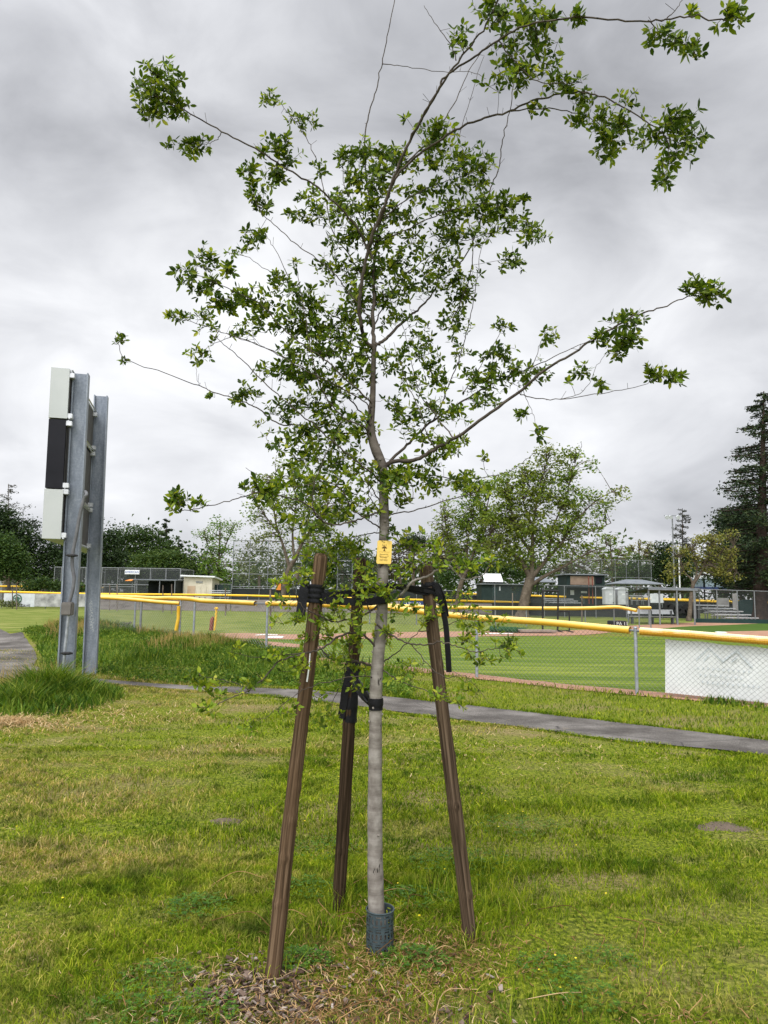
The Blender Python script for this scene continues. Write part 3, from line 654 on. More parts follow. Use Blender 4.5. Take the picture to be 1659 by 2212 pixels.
a, c = at(270, 1240.5, 71.8), at(302, 1231.5, 71.8); b = MB(); b.box((a[0], 71.7, a[2]), (c[0], 71.8, c[2]), bev=.02)
sg = tag(b.build('league_sign', M['white']), 'white sign lettered AMERICAN in blue on the batting cage', 'sign')
text('lettering', 'AMERICAN', .28, ((a[0]+c[0])/2, 71.69, (a[2]+c[2])/2), (1, 0, 0), (0, 0, 1), M['inkblue'], sg, .003)
# low dugout in front of the cage
Yd = 68; a = at(284, 1251, Yd); c = at(380, 1253.5, Yd)
dg = empty('low_dugout', (a[0], Yd, 0), 'low flat roofed dugout with dark inside left of the cream shed', 'dugout')
b = MB(); b.box((a[0]-.1, Yd-.1, a[2]-.1), (c[0]+.1, Yd+2.4, a[2]+.02), bev=.02); b.build('roof', M['roofgrey'], dg)
b = MB(); b.box((a[0]+.9, Yd+2.2, 0), (c[0], Yd+2.3, a[2]-.11)); b.box((c[0]-.1, Yd+.2, 0), (c[0]-.02, Yd+2.19, a[2]-.11)); b.build('wall', M['screen_black'], dg)
b = MB(); b.box((a[0]+1.0, Yd+.35, 0), (c[0]-.6, Yd+.43, 1.35)); b.build('low_wall', M['screen_green'], dg)
for x in (286, 296, 345, 378):
    q = at(x, 1260, Yd); MB().tube([(q[0], Yd, 0), (q[0], Yd, a[2]-.1)], .05, 6).build('post', M['galv2'], dg)
a = at(270, 1254, 67.5); c = at(285, 1250, 67.5)
b = MB(); b.add([(a[0], 67.5, a[2]), (c[0], 67.5, a[2]+.02), (c[0], 68.2, c[2]), (a[0]+.2, 68.2, c[2]-.05), (a[0], 67.5, a[2]-.04), (c[0], 67.5, a[2]-.03), (c[0], 68.2, c[2]-.05), (a[0]+.2, 68.2, c[2]-.1)], [[0, 1, 2, 3], [4, 7, 6, 5], [0, 4, 5, 1], [1, 5, 6, 2], [2, 6, 7, 3], [3, 7, 4, 0]])
tag(b.build('awning', M['orange']), 'small orange awning at the end of the low dugout roof', 'awning')
# cream shed
Ys = 70; xl, xr, xs0 = at(396, 1270, Ys)[0], at(458, 1270, Ys)[0], at(381, 1270, Ys)[0]
zt = at(430, 1246, Ys)[2]
sh = empty('cream_shed', (xl, Ys, 0), 'cream painted shed with a flat white roof and tan doors', 'shed')
b = MB(); b.box((xl, Ys, 0), (xr, Ys+3, zt)); b.build('wall', M['cream'], sh)
b = MB(); v = [(xs0-.6, Ys+3.2, zt-.35), (xl-.25, Ys-.35, zt+.02), (xr+.3, Ys-.35, zt-.05), (xr+.3, Ys+3.2, zt-.3)]
b.add(v+[(x, y, z+.14) for x, y, z in v], [[3, 2, 1, 0], [4, 5, 6, 7], [0, 1, 5, 4], [1, 2, 6, 5], [2, 3, 7, 6], [3, 0, 4, 7]]); b.build('roof', M['white'], sh)
b = MB(); b.box((xs0, Ys+.4, 0), (xl-.003, Ys+3, zt-.25)); b.build('side_bay', M['greyboard'], sh)
for x0, x1, m in ((405, 422, 'tan'), (425, 434, 'cream'), (436, 446, 'cream')):
    q0, q1 = at(x0, 1270, Ys)[0], at(x1, 1270, Ys)[0]
    b = MB(); b.box((q0, Ys-.04, .05), (q1, Ys-.002, 2.15), bev=.01); d = b.build('door', M[m], sh)
    if m == 'tan': d['label'] = 'bare tan door panel'
    b = MB(); b.box((q1-.12, Ys-.09, 1.0), (q1-.06, Ys-.041, 1.12)); b.build('handle', M['dark_wire'], d)
q0, q1 = at(412, 1252, Ys)[0], at(430, 1252, Ys)[0]
b = MB(); b.box((at(424, 1252, Ys)[0], Ys-.05, 2.45), (at(438, 1252, Ys)[0], Ys-.003, 2.62)); b.build('vent', M['greyboard'], sh)

def bleacher(name, label, rows, legs=4, plank=M['alubench'], group=None):
    """rows = (x0, x1, y, Y) image-based ends of each seat plank, top first"""
    P = [(at(x0, y, Y), at(x1, y, Y)) for x0, x1, y, Y in rows]
    root = empty(name, (P[-1][0][0], P[-1][0][1], 0), label, 'bleacher', group)
    for a, c in P:
        z = (a[2]+c[2])/2
        b = MB(); b.box((a[0], a[1]-.14, z-.07), (c[0], a[1]+.14, z), bev=.006); b.build('seat_plank', plank, root)
        if z > .6:
            b = MB(); b.box((a[0]-.05, a[1]-.55, z-.36), (c[0]-.05, a[1]-.33, z-.325), bev=.006); b.build('foot_plank', plank, root)
    for k in range(legs):
        f = (k+.35)/(legs-.3); b = MB(); pts = [a+(c-a)*f for a, c in P]
        for p in pts: b.box((p[0]-.03, p[1]-.03, 0), (p[0]+.03, p[1]+.03, p[2]-.073))
        A = np.array(pts[0]); B = np.array(pts[-1]); b.tube([A-(0, 0, .25), B-(0, 0, .22)], .03, 6)
        b.build('frame', M['galv2'], root)
    return root
bleacher('bleachers', 'five row aluminium bleachers behind the fence beside the redwood trunk', [(1502, 1572, 1306.5, 55), (1516, 1587, 1313, 54.2), (1531, 1604, 1319.5, 53.4), (1543, 1621, 1326.5, 52.6), (1566, 1637, 1333.5, 51.8)])
bleacher('bleachers', 'low aluminium bleachers behind the black practice screen', [(1172, 1238, 1293, 64), (1178, 1248, 1297, 63.2), (1186, 1254, 1301, 62.4)])
bleacher('bleachers', 'small white benches before the dark green fence by the shed', [(453, 498, 1275, 69.5), (453, 498, 1279, 68.9), (453, 499, 1283, 68.3)], 3)
bleacher('bleachers', 'distant pale benches right of the portable toilets', [(1359, 1390, 1286, 72), (1361, 1394, 1289.5, 71.4)], 3)
# booth of dark green siding
def building(name, label, cat, x0, x1, ytop, Y, depth, wall, roofm, over=.3, rt_=.12, slope=0.0):
    a, c = at(x0, ytop, Y), at(x1, ytop, Y); zt = (a[2]+c[2])/2
    root = empty(name, (a[0], Y, 0), label, cat)
    b = MB(); b.box((a[0], Y, 0), (c[0], Y+depth, zt-rt_), bev=.01); b.build('wall', wall, root)
    b = MB(); v = [(a[0]-over, Y-over, zt-rt_+.003), (c[0]+over, Y-over, zt-rt_+.003), (c[0]+over, Y+depth+over, zt-rt_-slope+.003), (a[0]-over, Y+depth+over, zt-rt_-slope+.003)]
    b.add(v+[(x, y, z+rt_) for x, y, z in v], [[3, 2, 1, 0], [4, 5, 6, 7], [0, 1, 5, 4], [1, 2, 6, 5], [2, 3, 7, 6], [3, 0, 4, 7]]); b.build('roof', roofm, root)
    return root, a[0], c[0], zt
def add_panel(root, name, x0, y0, x1, y1, Y, mat, th=.05):
    a, c = at(x0, y1, Y), at(x1, y0, Y); b = MB(); b.box((a[0], Y-th, a[2]), (c[0], Y, c[2]), bev=.01); return b.build(name, mat, root)
r_, *_ = building('announcer_booth', 'dark green two storey booth with a brown shutter panel', 'booth', 1224, 1306, 1240, 78, 4, M['dkgreen'], M['roofgrey'])
pn = add_panel(r_, 'shutter', 1232, 1245, 1283, 1263, 77.99, M['brownpanel'])
add_panel(r_, 'window', 1287, 1247, 1300, 1260, 77.99, M['black']); add_panel(r_, 'sign_panel', 1232, 1275, 1240, 1285, 77.99, M['greywhite'], .03)
add_panel(r_, 'sign_panel', 1255, 1277, 1268, 1281, 77.99, M['greywhite'], .03)
for x in (1272, 1280): b = MB(); b.tube([(*at(x, 1270, 77.6)[:2], 0), (*at(x, 1270, 77.6)[:2], at(x, 1245, 77.6)[2])], .05, 6); b.build('post', M['rust'], r_)
b = MB(); a = at(1216, 1268, 77.2); c = at(1300, 1268, 77.2); b.box((a[0], 77.1, 2.62), (c[0], 77.95, 2.72)); b.build('awning', M['roofdark'], r_)
r_, *_ = building('field_house', 'long low dark green field house left of the big sycamore', 'building', 1040, 1128, 1261, 76, 4, M['dkgreen'], M['roofgrey'], .25, .1)
add_panel(r_, 'window', 1078, 1267, 1081, 1276, 75.99, M['greywhite'], .03); add_panel(r_, 'door', 1064, 1268, 1073, 1288, 75.99, M['screen_green'], .03)
add_panel(r_, 'window', 1106, 1268, 1112, 1276, 75.99, M['black'], .03)
r_, *_ = building('equipment_shed', 'dark shed with a steep plain white roof above the field house', 'shed', 1050, 1086, 1257, 84, 3, M['dkgreen'], M['roofdark'], .1, .08)
a, c = at(1047, 1257, 83.6), at(1087, 1240, 83.6)
b = MB(); v = [(a[0], 83.6, a[2]), (c[0], 83.6, a[2]), (c[0], 85.5, c[2]+.03), (a[0], 85.5, c[2]+.03)]; b.add(v+[(x, y, z+.05) for x, y, z in v], [[3, 2, 1, 0], [4, 5, 6, 7], [0, 1, 5, 4], [1, 2, 6, 5], [2, 3, 7, 6], [3, 0, 4, 7]]); b.build('roof_slope', M['white'], r_)
def canopy(name, label, x0, x1, ytop, yedge, Y, mat, posts, d=5):
    a, c = at(x0, yedge, Y), at(x1, yedge, Y); zt = at((x0+x1)/2, ytop, Y+d/2)[2]; z = a[2]; xm = (a[0]+c[0])/2
    root = empty(name, (xm, Y, 0), label, 'canopy'); w = (c[0]-a[0])*.17
    v = [(a[0], Y, z), (c[0], Y, z), (c[0], Y+d, z), (a[0], Y+d, z), (xm-w, Y+d/2, zt), (xm+w, Y+d/2, zt)]
    lo = [(x, y, z_-.08) for x, y, z_ in v]
    b = MB(); b.add(v, [[0, 1, 5, 4], [2, 3, 4, 5]], [[1, 2, 5], [3, 0, 4]]); b.add(v[:4]+lo[:4], [[0, 4, 5, 1], [1, 5, 6, 2], [2, 6, 7, 3], [3, 7, 4, 0], [4, 7, 6, 5]]); b.build('canopy_roof', mat, root)
    for x in posts: q = at(x, yedge, Y+d/2); MB().tube([(q[0], Y+d/2, 0), (q[0], Y+d/2, z)], .07, 6).build('post', M['dark_wire'], root)
    return root
canopy('shade_canopy', 'pale grey hipped shade canopy right of the big sycamore trunk', 1142, 1203, 1247, 1256, 82, M['roofgrey'], [1160, 1190])
canopy('shade_canopy', 'wide dark grey shade canopy above the near dugout', 1336, 1437, 1252, 1260, 80, M['roofgrey'], [1354, 1410])
def toilet(x0, x1, label):
    Y = 75; a, c = at(x0, 1270, Y), at(x1, 1270, Y); w = c[0]-a[0]; xm = (a[0]+c[0])/2; zt = at(xm, 1273, Y)[2]; zt = 2.42
    root = empty('portable_toilet', (xm, Y, 0), label, 'portable toilet', 'portable toilets behind the tall fence')
    b = MB(); b.box((a[0], Y, .05), (c[0], Y+w, zt), bev=.05); b.build('cabin', M['greywhite'], root)
    b = MB(); th = np.linspace(0, math.pi, 9); pr = [(xm-(w/2+.03)*math.cos(t), zt+.003+.26*math.sin(t)) for t in th]
    v = [(x, Y-.04, z) for x, z in pr]+[(x, Y+w+.04, z) for x, z in pr]; i = np.arange(8)
    b.add(v, np.stack([i, i+1, i+10, i+9], 1), [list(range(8, -1, -1))], [list(range(9, 18))]); b.build('domed_roof', M['greywhite'], root)
    b = MB(); b.box((xm-w*.34, Y-.035, .15), (xm+w*.34, Y-.002, 2.1), bev=.012); d = b.build('door', M['greywhite'], root)
    b = MB(); b.box((xm+w*.22, Y-.07, 1.0), (xm+w*.28, Y-.036, 1.15)); b.build('handle', M['dark_wire'], d)
    b = MB(); t = np.linspace(0, 2*math.pi, 17)[:-1]; b.add([(xm+.17*math.cos(q), Y-.04, 1.95+.07*math.sin(q)) for q in t], [list(range(16))]); b.build('emblem', M['white'], d)
toilet(1307, 1329, 'pale grey portable toilet directly right of the dark green booth'); toilet(1335, 1357, 'pale grey portable toilet nearest the dugout roof')
# press box on blue legs behind the small sycamore
Y = 84; a, c = at(1518, 1268, Y), at(1570, 1236, Y)
r_ = empty('press_box', (a[0], Y, 0), 'raised press box with bluish glass on dark blue legs below the redwood', 'press box')
zm = at(1540, 1250, Y)[2]
b = MB(); b.box((a[0], Y, a[2]), (c[0], Y+3, zm), bev=.02); b.build('cabin', M['glassblue'], r_)
b = MB(); b.box((a[0]+.1, Y+.2, zm+.003), (c[0]-.2, Y+2.6, c[2]), bev=.02); b.build('upper_sheet', M['white'], r_)
b = MB(); b.box((a[0]-.2, Y-.2, a[2]-.25), (c[0]+.2, Y+3.2, a[2]-.003)); b.build('deck', M['bluesteel'], r_)
for x in (1521, 1545, 1567):
    q = at(x, 1260, Y-.06); b = MB(); b.box((q[0]-.1, Y-.06, 0), (q[0]+.1, Y+.14-.2, zm)); b.build('leg', M['bluesteel'], r_)
# near dugout
NL, NR, FL, FR = at(1400, 1269, 43.5), at(1507, 1271.5, 44.5), at(1352, 1278.5, 47), at(1464, 1279.5, 48)
dg = empty('open_dugout', (NL[0], 43.5, 0), 'open dugout of steel posts under a thin dark sheet roof', 'dugout')
b = MB(); v = [NL, NR, FR, FL]; lo = [p-np.array((0, 0, .07)) for p in v]
b.add(v+lo, [[0, 1, 2, 3], [7, 6, 5, 4], [0, 4, 5, 1], [1, 5, 6, 2], [2, 6, 7, 3], [3, 7, 4, 0]]); b.build('roof', M['roofdark'], dg)
b = MB(); d = np.array((0, -.02, .012)); b.add([NL+d, NR+d, NR+(0, -.02, -.09), NL+(0, -.02, -.09), NL+(0, 0, .012), NR+(0, 0, .012)], [[0, 3, 2, 1], [0, 1, 5, 4]]); b.build('roof_edge', M['roofgrey'], dg)
for x, y, Yp in ((1358, 1350, 46.7), (1403, 1350, 43.7), (1426, 1351, 43.8), (1464, 1349, 44.1), (1501, 1345, 44.4), (1462, 1346, 47.8)):
    q = at(x, y, Yp); f = (Yp-43.5)/3.5; zt = NL[2]+(FL[2]-NL[2])*f-.05
    MB().tube([(q[0], Yp, 0), (q[0], Yp, zt)], .055, 8).build('post', M['galv2'], dg, smooth=True)
for q0, q1 in ((NL, NR), (NR, FR)):
    b = MB(); e = np.array((0, 0, -.12)); b.tube([q0+e, q1+e], .035, 6); b.build('rail', M['galv2'], dg)
b = MB(); q = [at(1358, 1340, 46.7), at(1403, 1340, 43.7)]
b.quadstrip([(p[0], p[1], .05) for p in q], [(p[0], p[1], 1.95) for p in q]); b.build('wire_mesh', M['veil'], dg)
q = [at(1501, 1340, 44.4), at(1464, 1340, 44.1), at(1426, 1340, 43.8)]
Yb = 45; a, c = at(1362, 1330, Yb), at(1461, 1328, Yb)
bn = empty('team_bench', (a[0], Yb, 0), 'long pale bench with backrest under the dugout roof', 'bench')
b = MB(); b.box((a[0], Yb, .44), (c[0], Yb+.3, .49), bev=.008); b.build('seat', M['greyboard'], bn)
b = MB(); b.add([(a[0]-.05, Yb+.38, .62), (c[0], Yb+.38, .62), (c[0]-.05, Yb+.46, .90), (a[0], Yb+.46, .90), (a[0]-.05, Yb+.41, .62), (c[0], Yb+.41, .62), (c[0]-.05, Yb+.49, .90), (a[0], Yb+.49, .90)], [[0, 1, 2, 3], [7, 6, 5, 4], [3, 2, 6, 7], [0, 4, 5, 1], [1, 5, 6, 2], [0, 3, 7, 4]]); b.build('backrest', M['alubench'], bn)
for f in (.06, .5, .94):
    x = a[0]+(c[0]-a[0])*f; b = MB(); b.box((x-.04, Yb+.05, 0), (x+.04, Yb+.12, .437)); b.box((x-.04, Yb+.32, 0), (x+.04, Yb+.375, .85)); b.box((x-.04, Yb+.121, .36), (x+.04, Yb+.319, .436)); b.build('leg', M['dark_wire'], bn)
quad_board('notice_board', 1404, 1282.5, 1433, 1302.5, 54.5, M['greywhite'], 'plain white board on the fence behind the dugout', 'board')
quad_board('display_board', 1549, 1291.5, 1575, 1311, 55.6, M['greyboard'], 'square mottled grey panel behind the top bleacher row', 'panel')
quad_board('display_board', 1581.5, 1282, 1592.5, 1318, 55.2, M['greyboard'], 'tall narrow grey panel beside the bleachers', 'panel')
# rounded dark screen behind the bleachers
q = at(1618, 1320, 56); b = MB(); th = np.linspace(0, math.pi, 13)
v = [(q[0]-.75*math.cos(t), 56+dy, 1.25+.35*math.sin(t)) for dy in (0, .5) for t in th]+[(q[0]-.75, 56, 0), (q[0]+.75, 56, 0), (q[0]-.75, 56.5, 0), (q[0]+.75, 56.5, 0)]
i = np.arange(12); b.add(v, np.stack([i, i+1, i+14, i+13], 1), [[26, 0]+[0]*0+[26]] if False else [[26, 0, 13, 28], [12, 27, 29, 25]], [[26]+list(range(13))[::1]+[27]])
tag(b.build('dark_screen', M['screen_green']), 'rounded dark green screen between bleachers and redwood trunk', 'screen')
# low dark kick board below the bleacher fence
q0, q1 = at(1501, 1345, 48.8), at(1659, 1345, 48.8); b = MB(); b.box((q0[0], 48.75, 0), (q1[0]+3, 48.82, .28), bev=.005)
tag(b.build('kick_board', M['screen_green']), 'low dark green board along the foot of the bleacher fence', 'board')
# dark blotches on the windscreen
wb = [(1441, 1306, .28), (1450, 1313, .34), (1462, 1316, .26), (1474, 1319, .3), (1494, 1318, .42), (1483, 1310, .3), (1435, 1316, .22)]
for k, (x, y, r0) in enumerate(wb):
    q = at(x, y, 54.9); b = MB(); n = 14; th = np.linspace(0, 2*math.pi, n+1)[:-1]
    b.add([(q[0]+r0*(1+.35*math.sin(3*t+k))*math.cos(t), 54.9, q[2]+r0*.8*(1+.3*math.cos(4*t+k))*math.sin(t)) for t in th]+[(q[0]+r0*(1+.35*math.sin(3*t+k))*math.cos(t), 54.93, q[2]+r0*.8*(1+.3*math.cos(4*t+k))*math.sin(t)) for t in th], [list(range(n))[::-1]], [[j, (j+1) % n, n+(j+1) % n, n+j] for j in range(n)])
    b.build('cutout', M['ink'], tallf)
# practice screen of black tube
Yp = 33.5
pr = empty('practice_screen', at(1190, 1362, Yp), 'black tube framed pitching screen standing on the outfield lawn edge', 'screen')
pr.location.z = 0; bpy.context.view_layer.update()
def pz(x, y): q = at(x, y, Yp); return (q[0], Yp, q[2])
b = MB(); z0 = .06
xa, xb = at(1172.5, 1300, Yp)[0], at(1206, 1300, Yp)[0]; zt = at(1190, 1276, Yp)[2]
b.tube(smoothpath([(xa-.02, Yp, z0), (xa, Yp, zt-.12), (xa+.02, Yp, zt-.03), (xa+.1, Yp, zt), (xb-.1, Yp, zt), (xb-.02, Yp, zt-.03), (xb, Yp, zt-.12), (xb-.05, Yp, z0)], 5), .042, 8); b.build('frame', M['ink'], pr, smooth=True)
xc = at(1229, 1300, Yp)[0]; zc = at(1210, 1320.5, Yp)[2]
b = MB(); b.tube(smoothpath([(xb, Yp, zc), (xc-.08, Yp, zc), (xc, Yp, zc-.08), (xc, Yp, z0)], 5), .034, 8); b.build('side_frame', M['ink'], pr, smooth=True)
for x in (xa, xb, xc): b = MB(); b.tube([(x, Yp-.7, .04), (x+.02, Yp+.7, .04)], .024, 6); b.build('foot', M['ink'], pr)
b = MB(); b.tube([(xa, Yp, .07), (xc, Yp, .07)], .02, 6); b.build('crossbar', M['ink'], pr)
# hitting mat
q = onground(1085, 1366)
mt = empty('hitting_mat', q, 'green turf mat rolled at its edge with a grey plank on the dirt', 'mat')
b = MB(); b.tube([(q[0]-.55, q[1]-.1, .14), (q[0]+.55, q[1]-.6, .13)], .14, 12); b.build('roll', M['mat_green'], mt, smooth=True)
b = MB(); b.add([(q[0]-.7, q[1], .13), (q[0]+.5, q[1]-.5, .13), (q[0]+1.6, q[1]+1.4, .16), (q[0]+.3, q[1]+1.9, .16)], [[0, 1, 2, 3]]); b.build('turf_sheet', M['mat_green'], mt)
b = MB(); b.box((q[0]+.6, q[1]-.6, .05), (q[0]+2.3, q[1]+.2, .14), rot=.2, bev=.01); b.build('board', M['plank'], mt)
# lettered black box
q = onground(1333, 1352.5); w = 20*q[1]/F
bx = empty('bucket_seat', q, 'round black box lettered PA 11 standing on the grass by the dugout', 'box')
b = MB(); n = 20
b.tube([(q[0], q[1], .02), (q[0], q[1], .05), (q[0], q[1], .26), (q[0], q[1], .30)], [w*.96, w, w, w*.93], n); ob = b.build('drum', M['black'], bx, smooth=False)
text('lettering', 'PA 11', .27, (q[0]+.12, q[1]-w-.012, .15), (1, 0, 0), (0, 0, 1), M['white'], bx, .004)
b = MB(); b.box((q[0]-.02, q[1]-w*.5, .302), (q[0]+.1, q[1]-w*.3, .33)); b.build('lid_clip', M['rust'], bx)
# wooden stump and capped pipe
a = at(457.5, 1333, 27); p = onground(456, 1362)
b = MB(); y = p[1]; z1 = at(457, 1333, y)[2]; b.tube([(p[0], y, 0), (p[0]+.02, y, z1-.08), (p[0]+.08, y, z1)], [.085, .085, .06], 9)
tag(b.build('wood_stump', M['rust'], smooth=True), 'short red brown wooden post beside the yellow capped pipe', 'post')
p = onground(464, 1362.5); y = p[1]; z1 = at(467, 1316, y)[2]; x1 = at(467.5, 1316, y)[0]
b = MB(); b.tube([(p[0]-.02, y, 0), ((p[0]+x1)/2, y, z1*.5), (x1, y, z1)], [.035, .05, .045], 8); b.tube([(x1, y, z1), (x1, y, z1+.05), (x1, y, z1+.09)], [.08, .09, .03], 8)
tag(b.build('yellow_pipe', M['yellowpost'], smooth=True), 'thin leaning yellow pipe with a cap on the rough grass', 'pipe')
# debris stump on the mound
q = onground(272, 1362); b = MB()
for k in range(34):
    t = rng.uniform(0, 6.28); l = rng.uniform(.08, .28); o = rng.normal(0, .09, 3); s_ = np.array((q[0]+o[0], q[1]+o[1], q[2]+.12+abs(o[2])))
    b.tube([s_, s_+np.array((l*math.cos(t), l*math.sin(t)*.5, rng.uniform(-.05, .16)))], [.04, .012], 5)
tag(b.build('root_stump', M['stake_far'], smooth=True), 'small ragged brown root stump on the weedy bank', 'stump')
# staked saplings and stakes of the far side
def stake(x, yt, yb, label, r=.045, mat='stake_far', lean=0):
    p = onground(x, yb); a = at(x+lean, yt, p[1]); b = MB(); b.tube([(p[0], p[1], -.05), a], [r, r*.9], 7)
    return tag(b.build('tree_stake', M[mat], smooth=True), label, 'stake', 'thin brown stakes across the far grass')
for x, yt, yb, l_ in ((237, 1263, 1319, 'thin brown stake just right of the second steel post'), (253, 1262, 1320, 'thin brown stake in front of the low grey fence'),
                      (352, 1264, 1323, 'thin brown stake in front of the low dugout'), (371, 1262, 1326, 'thin brown stake at the left edge of the cream shed'),
                      (487, 1270, 1330, 'thin stake in front of the small white benches'), (584, 1274, 1360, 'thin stake on the grass left of the nearest big stake'),
                      (1107, 1281, 1336, 'thin stake left of the big sycamore trunk'), (1257, 1286, 1345, 'thin stake in front of the dark green booth'),
                      (27, 1266, 1315, 'thin stake by the round green emblem'), (36, 1265, 1317, 'thin stake right of the round green emblem')):
    stake(x, yt, yb, l_)
for x, l_ in ((1053, 'rust red post before the field house, next to its left end'), (1097, 'rust red post before the right end of the field house')):
    q = at(x, 1275, 79); z1 = at(x, 1262, 79)[2]; b = MB(); b.tube([(q[0], 79, 0), (q[0], 79, z1)], .07, 7); b.tube([(q[0], 79, z1), (q[0], 79, z1+.06)], .09, 7); tag(b.build('rust_post', M['rust'], smooth=True), l_, 'post', 'rust red posts behind the far fence')
# lights
def light_pole(x, yt, yb, Y, label, head=True, r=.13, mat='galv2'):
    q = at(x, yt, Y); p = at(x+(5 if head else 2), yb, Y)
    root = empty('light_pole', (q[0], Y, 0), label, 'light pole')
    b = MB(); b.tube([(q[0], Y, 0), (q[0], Y, q[2])], [r, r*.6], 8); b.build('pole', M[mat], root, smooth=True)
    if head:
        b = MB(); b.box((q[0]-1.0, Y-.06, q[2]-.05), (q[0]+.8, Y+.06, q[2]+.05)); b.build('crossarm', M[mat], root)
        for dx in (-.8, -.35, .6):
            b = MB(); b.tube([(q[0]+dx, Y-.45, q[2]-.28), (q[0]+dx, Y-.1, q[2]-.16), (q[0]+dx, Y, q[2]-.1)], [.26, .22, .07], 10); b.build('lamp_head', M['greywhite'], root, smooth=True)
    else: b = MB(); b.tube([(q[0], Y, q[2]), (q[0], Y, q[2]+.1)], [r*.9, .02], 8); b.build('cap', M[mat], root)
light_pole(1452, 1114, 1275, 92, 'tall grey floodlight pole with three lamps left of the sparse conifer')
light_pole(1466, 1187, 1275, 80, 'shorter white pole just right of the floodlight pole', False, .1, 'white')
light_pole(1656, 1105, 1275, 60, 'pale grey pole rising at the edge beside the redwood', False, .1)
b = MB(); q = at(602, 1268, 71.9); b.box((q[0]-.22, 71.85, q[2]-.3), (q[0]+.22, 71.9, q[2]+.35), bev=.01); tag(b.build('orange_sign', M['orange']), 'small orange sign on the black screened fence', 'sign')
r_, *_ = building('far_house', 'pale grey house end showing low between the trees at the left edge', 'house', -30, 22, 1245, 110, 6, M['greyboard'], M['roofgrey'])
r_, *_ = building('far_house', 'small pinkish house end behind the left trees', 'house', 36, 58, 1250, 112, 6, M['tan'], M['roofgrey'])

# ---------------------------------------------------------------- background trees
def cards(P, size, r_, up=.35, aspect=.55, droop=0.0):
    """leaf sized faces: a bent diamond at each point"""
    n = len(P); d = r_.normal(size=(n, 3)); d[:, 2] = d[:, 2]*.6-droop; d /= np.linalg.norm(d, axis=1)[:, None]
    nn = r_.normal(size=(n, 3)); nn[:, 2] = np.abs(nn[:, 2])+up; s = np.cross(d, nn); s /= np.maximum(np.linalg.norm(s, axis=1), 1e-6)[:, None]
    L_ = size*r_.uniform(.6, 1.35, n)[:, None]; w = L_*aspect*.5; k = np.cross(s, d)*L_*.12
    V = np.stack([P-d*L_*.5, P+s*w-k, P+d*L_*.5, P-s*w-k], 1).reshape(-1, 3); i = np.arange(n)[:, None]*4
    return V, (i+np.array([[0, 1, 2, 3]]))
def crown_points(blobs, Y, n_per, clump, r_, shell=.55, dscale=.8, mat=''):
    """clumps inside each lobe, leaves inside each clump"""
    out = []
    for bl in blobs:
        cx, cy, rx, ry = bl[:4]; dens = bl[4] if len(bl) > 4 else 1.0; yo = bl[5] if len(bl) > 5 else 0.0
        c = at(cx, cy, Y+yo); ax = rx*(Y+yo)/F; az = ry*(Y+yo)/F; ay = (ax+az)/2*dscale
        nc = max(4, int(dens*n_per*(1.6 if mat in ('f_dark', 'f_mid', 'f_dome', 'f_fir') else .70)*rx*ry/1000)); u = r_.normal(size=(nc, 3)); u /= np.linalg.norm(u, axis=1)[:, None]
        rad = shell+(1-shell)*r_.random(nc); rad = np.where(r_.random(nc) < .3, r_.random(nc)*.7, rad)
        C = c+u*rad[:, None]*np.array((ax, ay, az)); cs = clump*r_.uniform(.6, 1.4, nc)
        k = 26; q = np.clip(r_.normal(size=(nc, k, 3)), -1.7, 1.7)*.5; out.append((C[:, None]+q*cs[:, None, None]*np.array((1, 1, .62))).reshape(-1, 3))
    P = np.concatenate(out); return P[P[:, 2] > .15]
def bgtree(name, label, Y, limbs, blobs, mat, leaf=.24, n_per=26, clump=.9, bark_='farbark', cat='tree', group=None, shell=.55, aspect=.6, twigs=0, seed=0, drop=0.0):
    r_ = np.random.default_rng(seed+int(Y*10)+int(blobs[0][0])+500)
    if limbs: b0 = at(limbs[0][0][0], limbs[0][0][1], Y)
    else: b0 = at(blobs[0][0], 1300, Y)
    root = empty(name, (b0[0], Y, 0), label, cat, group)
    if limbs:
        LP = []
        for li, lm in enumerate(limbs):
            pts = []
            for j, q in enumerate(lm):
                yo = q[3] if len(q) > 3 else 0; p = at(q[0], q[1], Y+yo)
                if li == 0 and j == 0: p[2] = -.1
                pts.append(p)
            P = smoothpath(pts, 5); rr = np.interp(np.linspace(0, 1, len(P)), np.linspace(0, 1, len(lm)), [q[2]*Y/F/2*.82 for q in lm]); LP.append(P)
            b = MB(); b.tube(P, rr, 8 if li == 0 else 6)
            if li == 0:
                e = P[0]; b.tube([(e[0], e[1], -.1), (e[0], e[1], .35)], [rr[0]*1.3, rr[0]], 9)
            b.build('trunk' if li == 0 else 'limb', M[bark_], root, smooth=True)
    P = crown_points(blobs, Y, n_per, clump, r_, shell, mat=mat)
    if limbs and twigs:
        # fine branches reaching from the limbs into the crown
        S = np.concatenate(LP); b = MB(); T = P[r_.choice(len(P), min(twigs, len(P)), replace=False)]
        A = np.array([S[np.argmin(((S-t)*(1, .6, 1))@((S-t)*(1, .6, 1)).T.diagonal() if False else (((S-t)*(1, .6, 1.25)+(0, 0, .12*np.linalg.norm(S-t, axis=1).mean()))**2).sum(1))] for t in T])
        mid = (A+T)/2+r_.normal(size=A.shape)*.12+(0, 0, .15)
        b.wires(A, mid, .03*Y/60); b.wires(mid, T, .018*Y/60); b.build('twigs', M[bark_], root)
    V, Fc = cards(P, leaf, r_, aspect=aspect, droop=drop); b = MB(); b.add(V, Fc); b.build('crown', M[mat], root); return root
M['f_dark'] = leafy('dark_evergreen_leaf', [(0, (.008, .018, .007)), (.5, (.018, .036, .011)), (.85, (.034, .060, .017)), (1, (.055, .085, .024))], .6, .15, .12, [(0, (.012, .026, .009)), (1, (.045, .078, .020))])
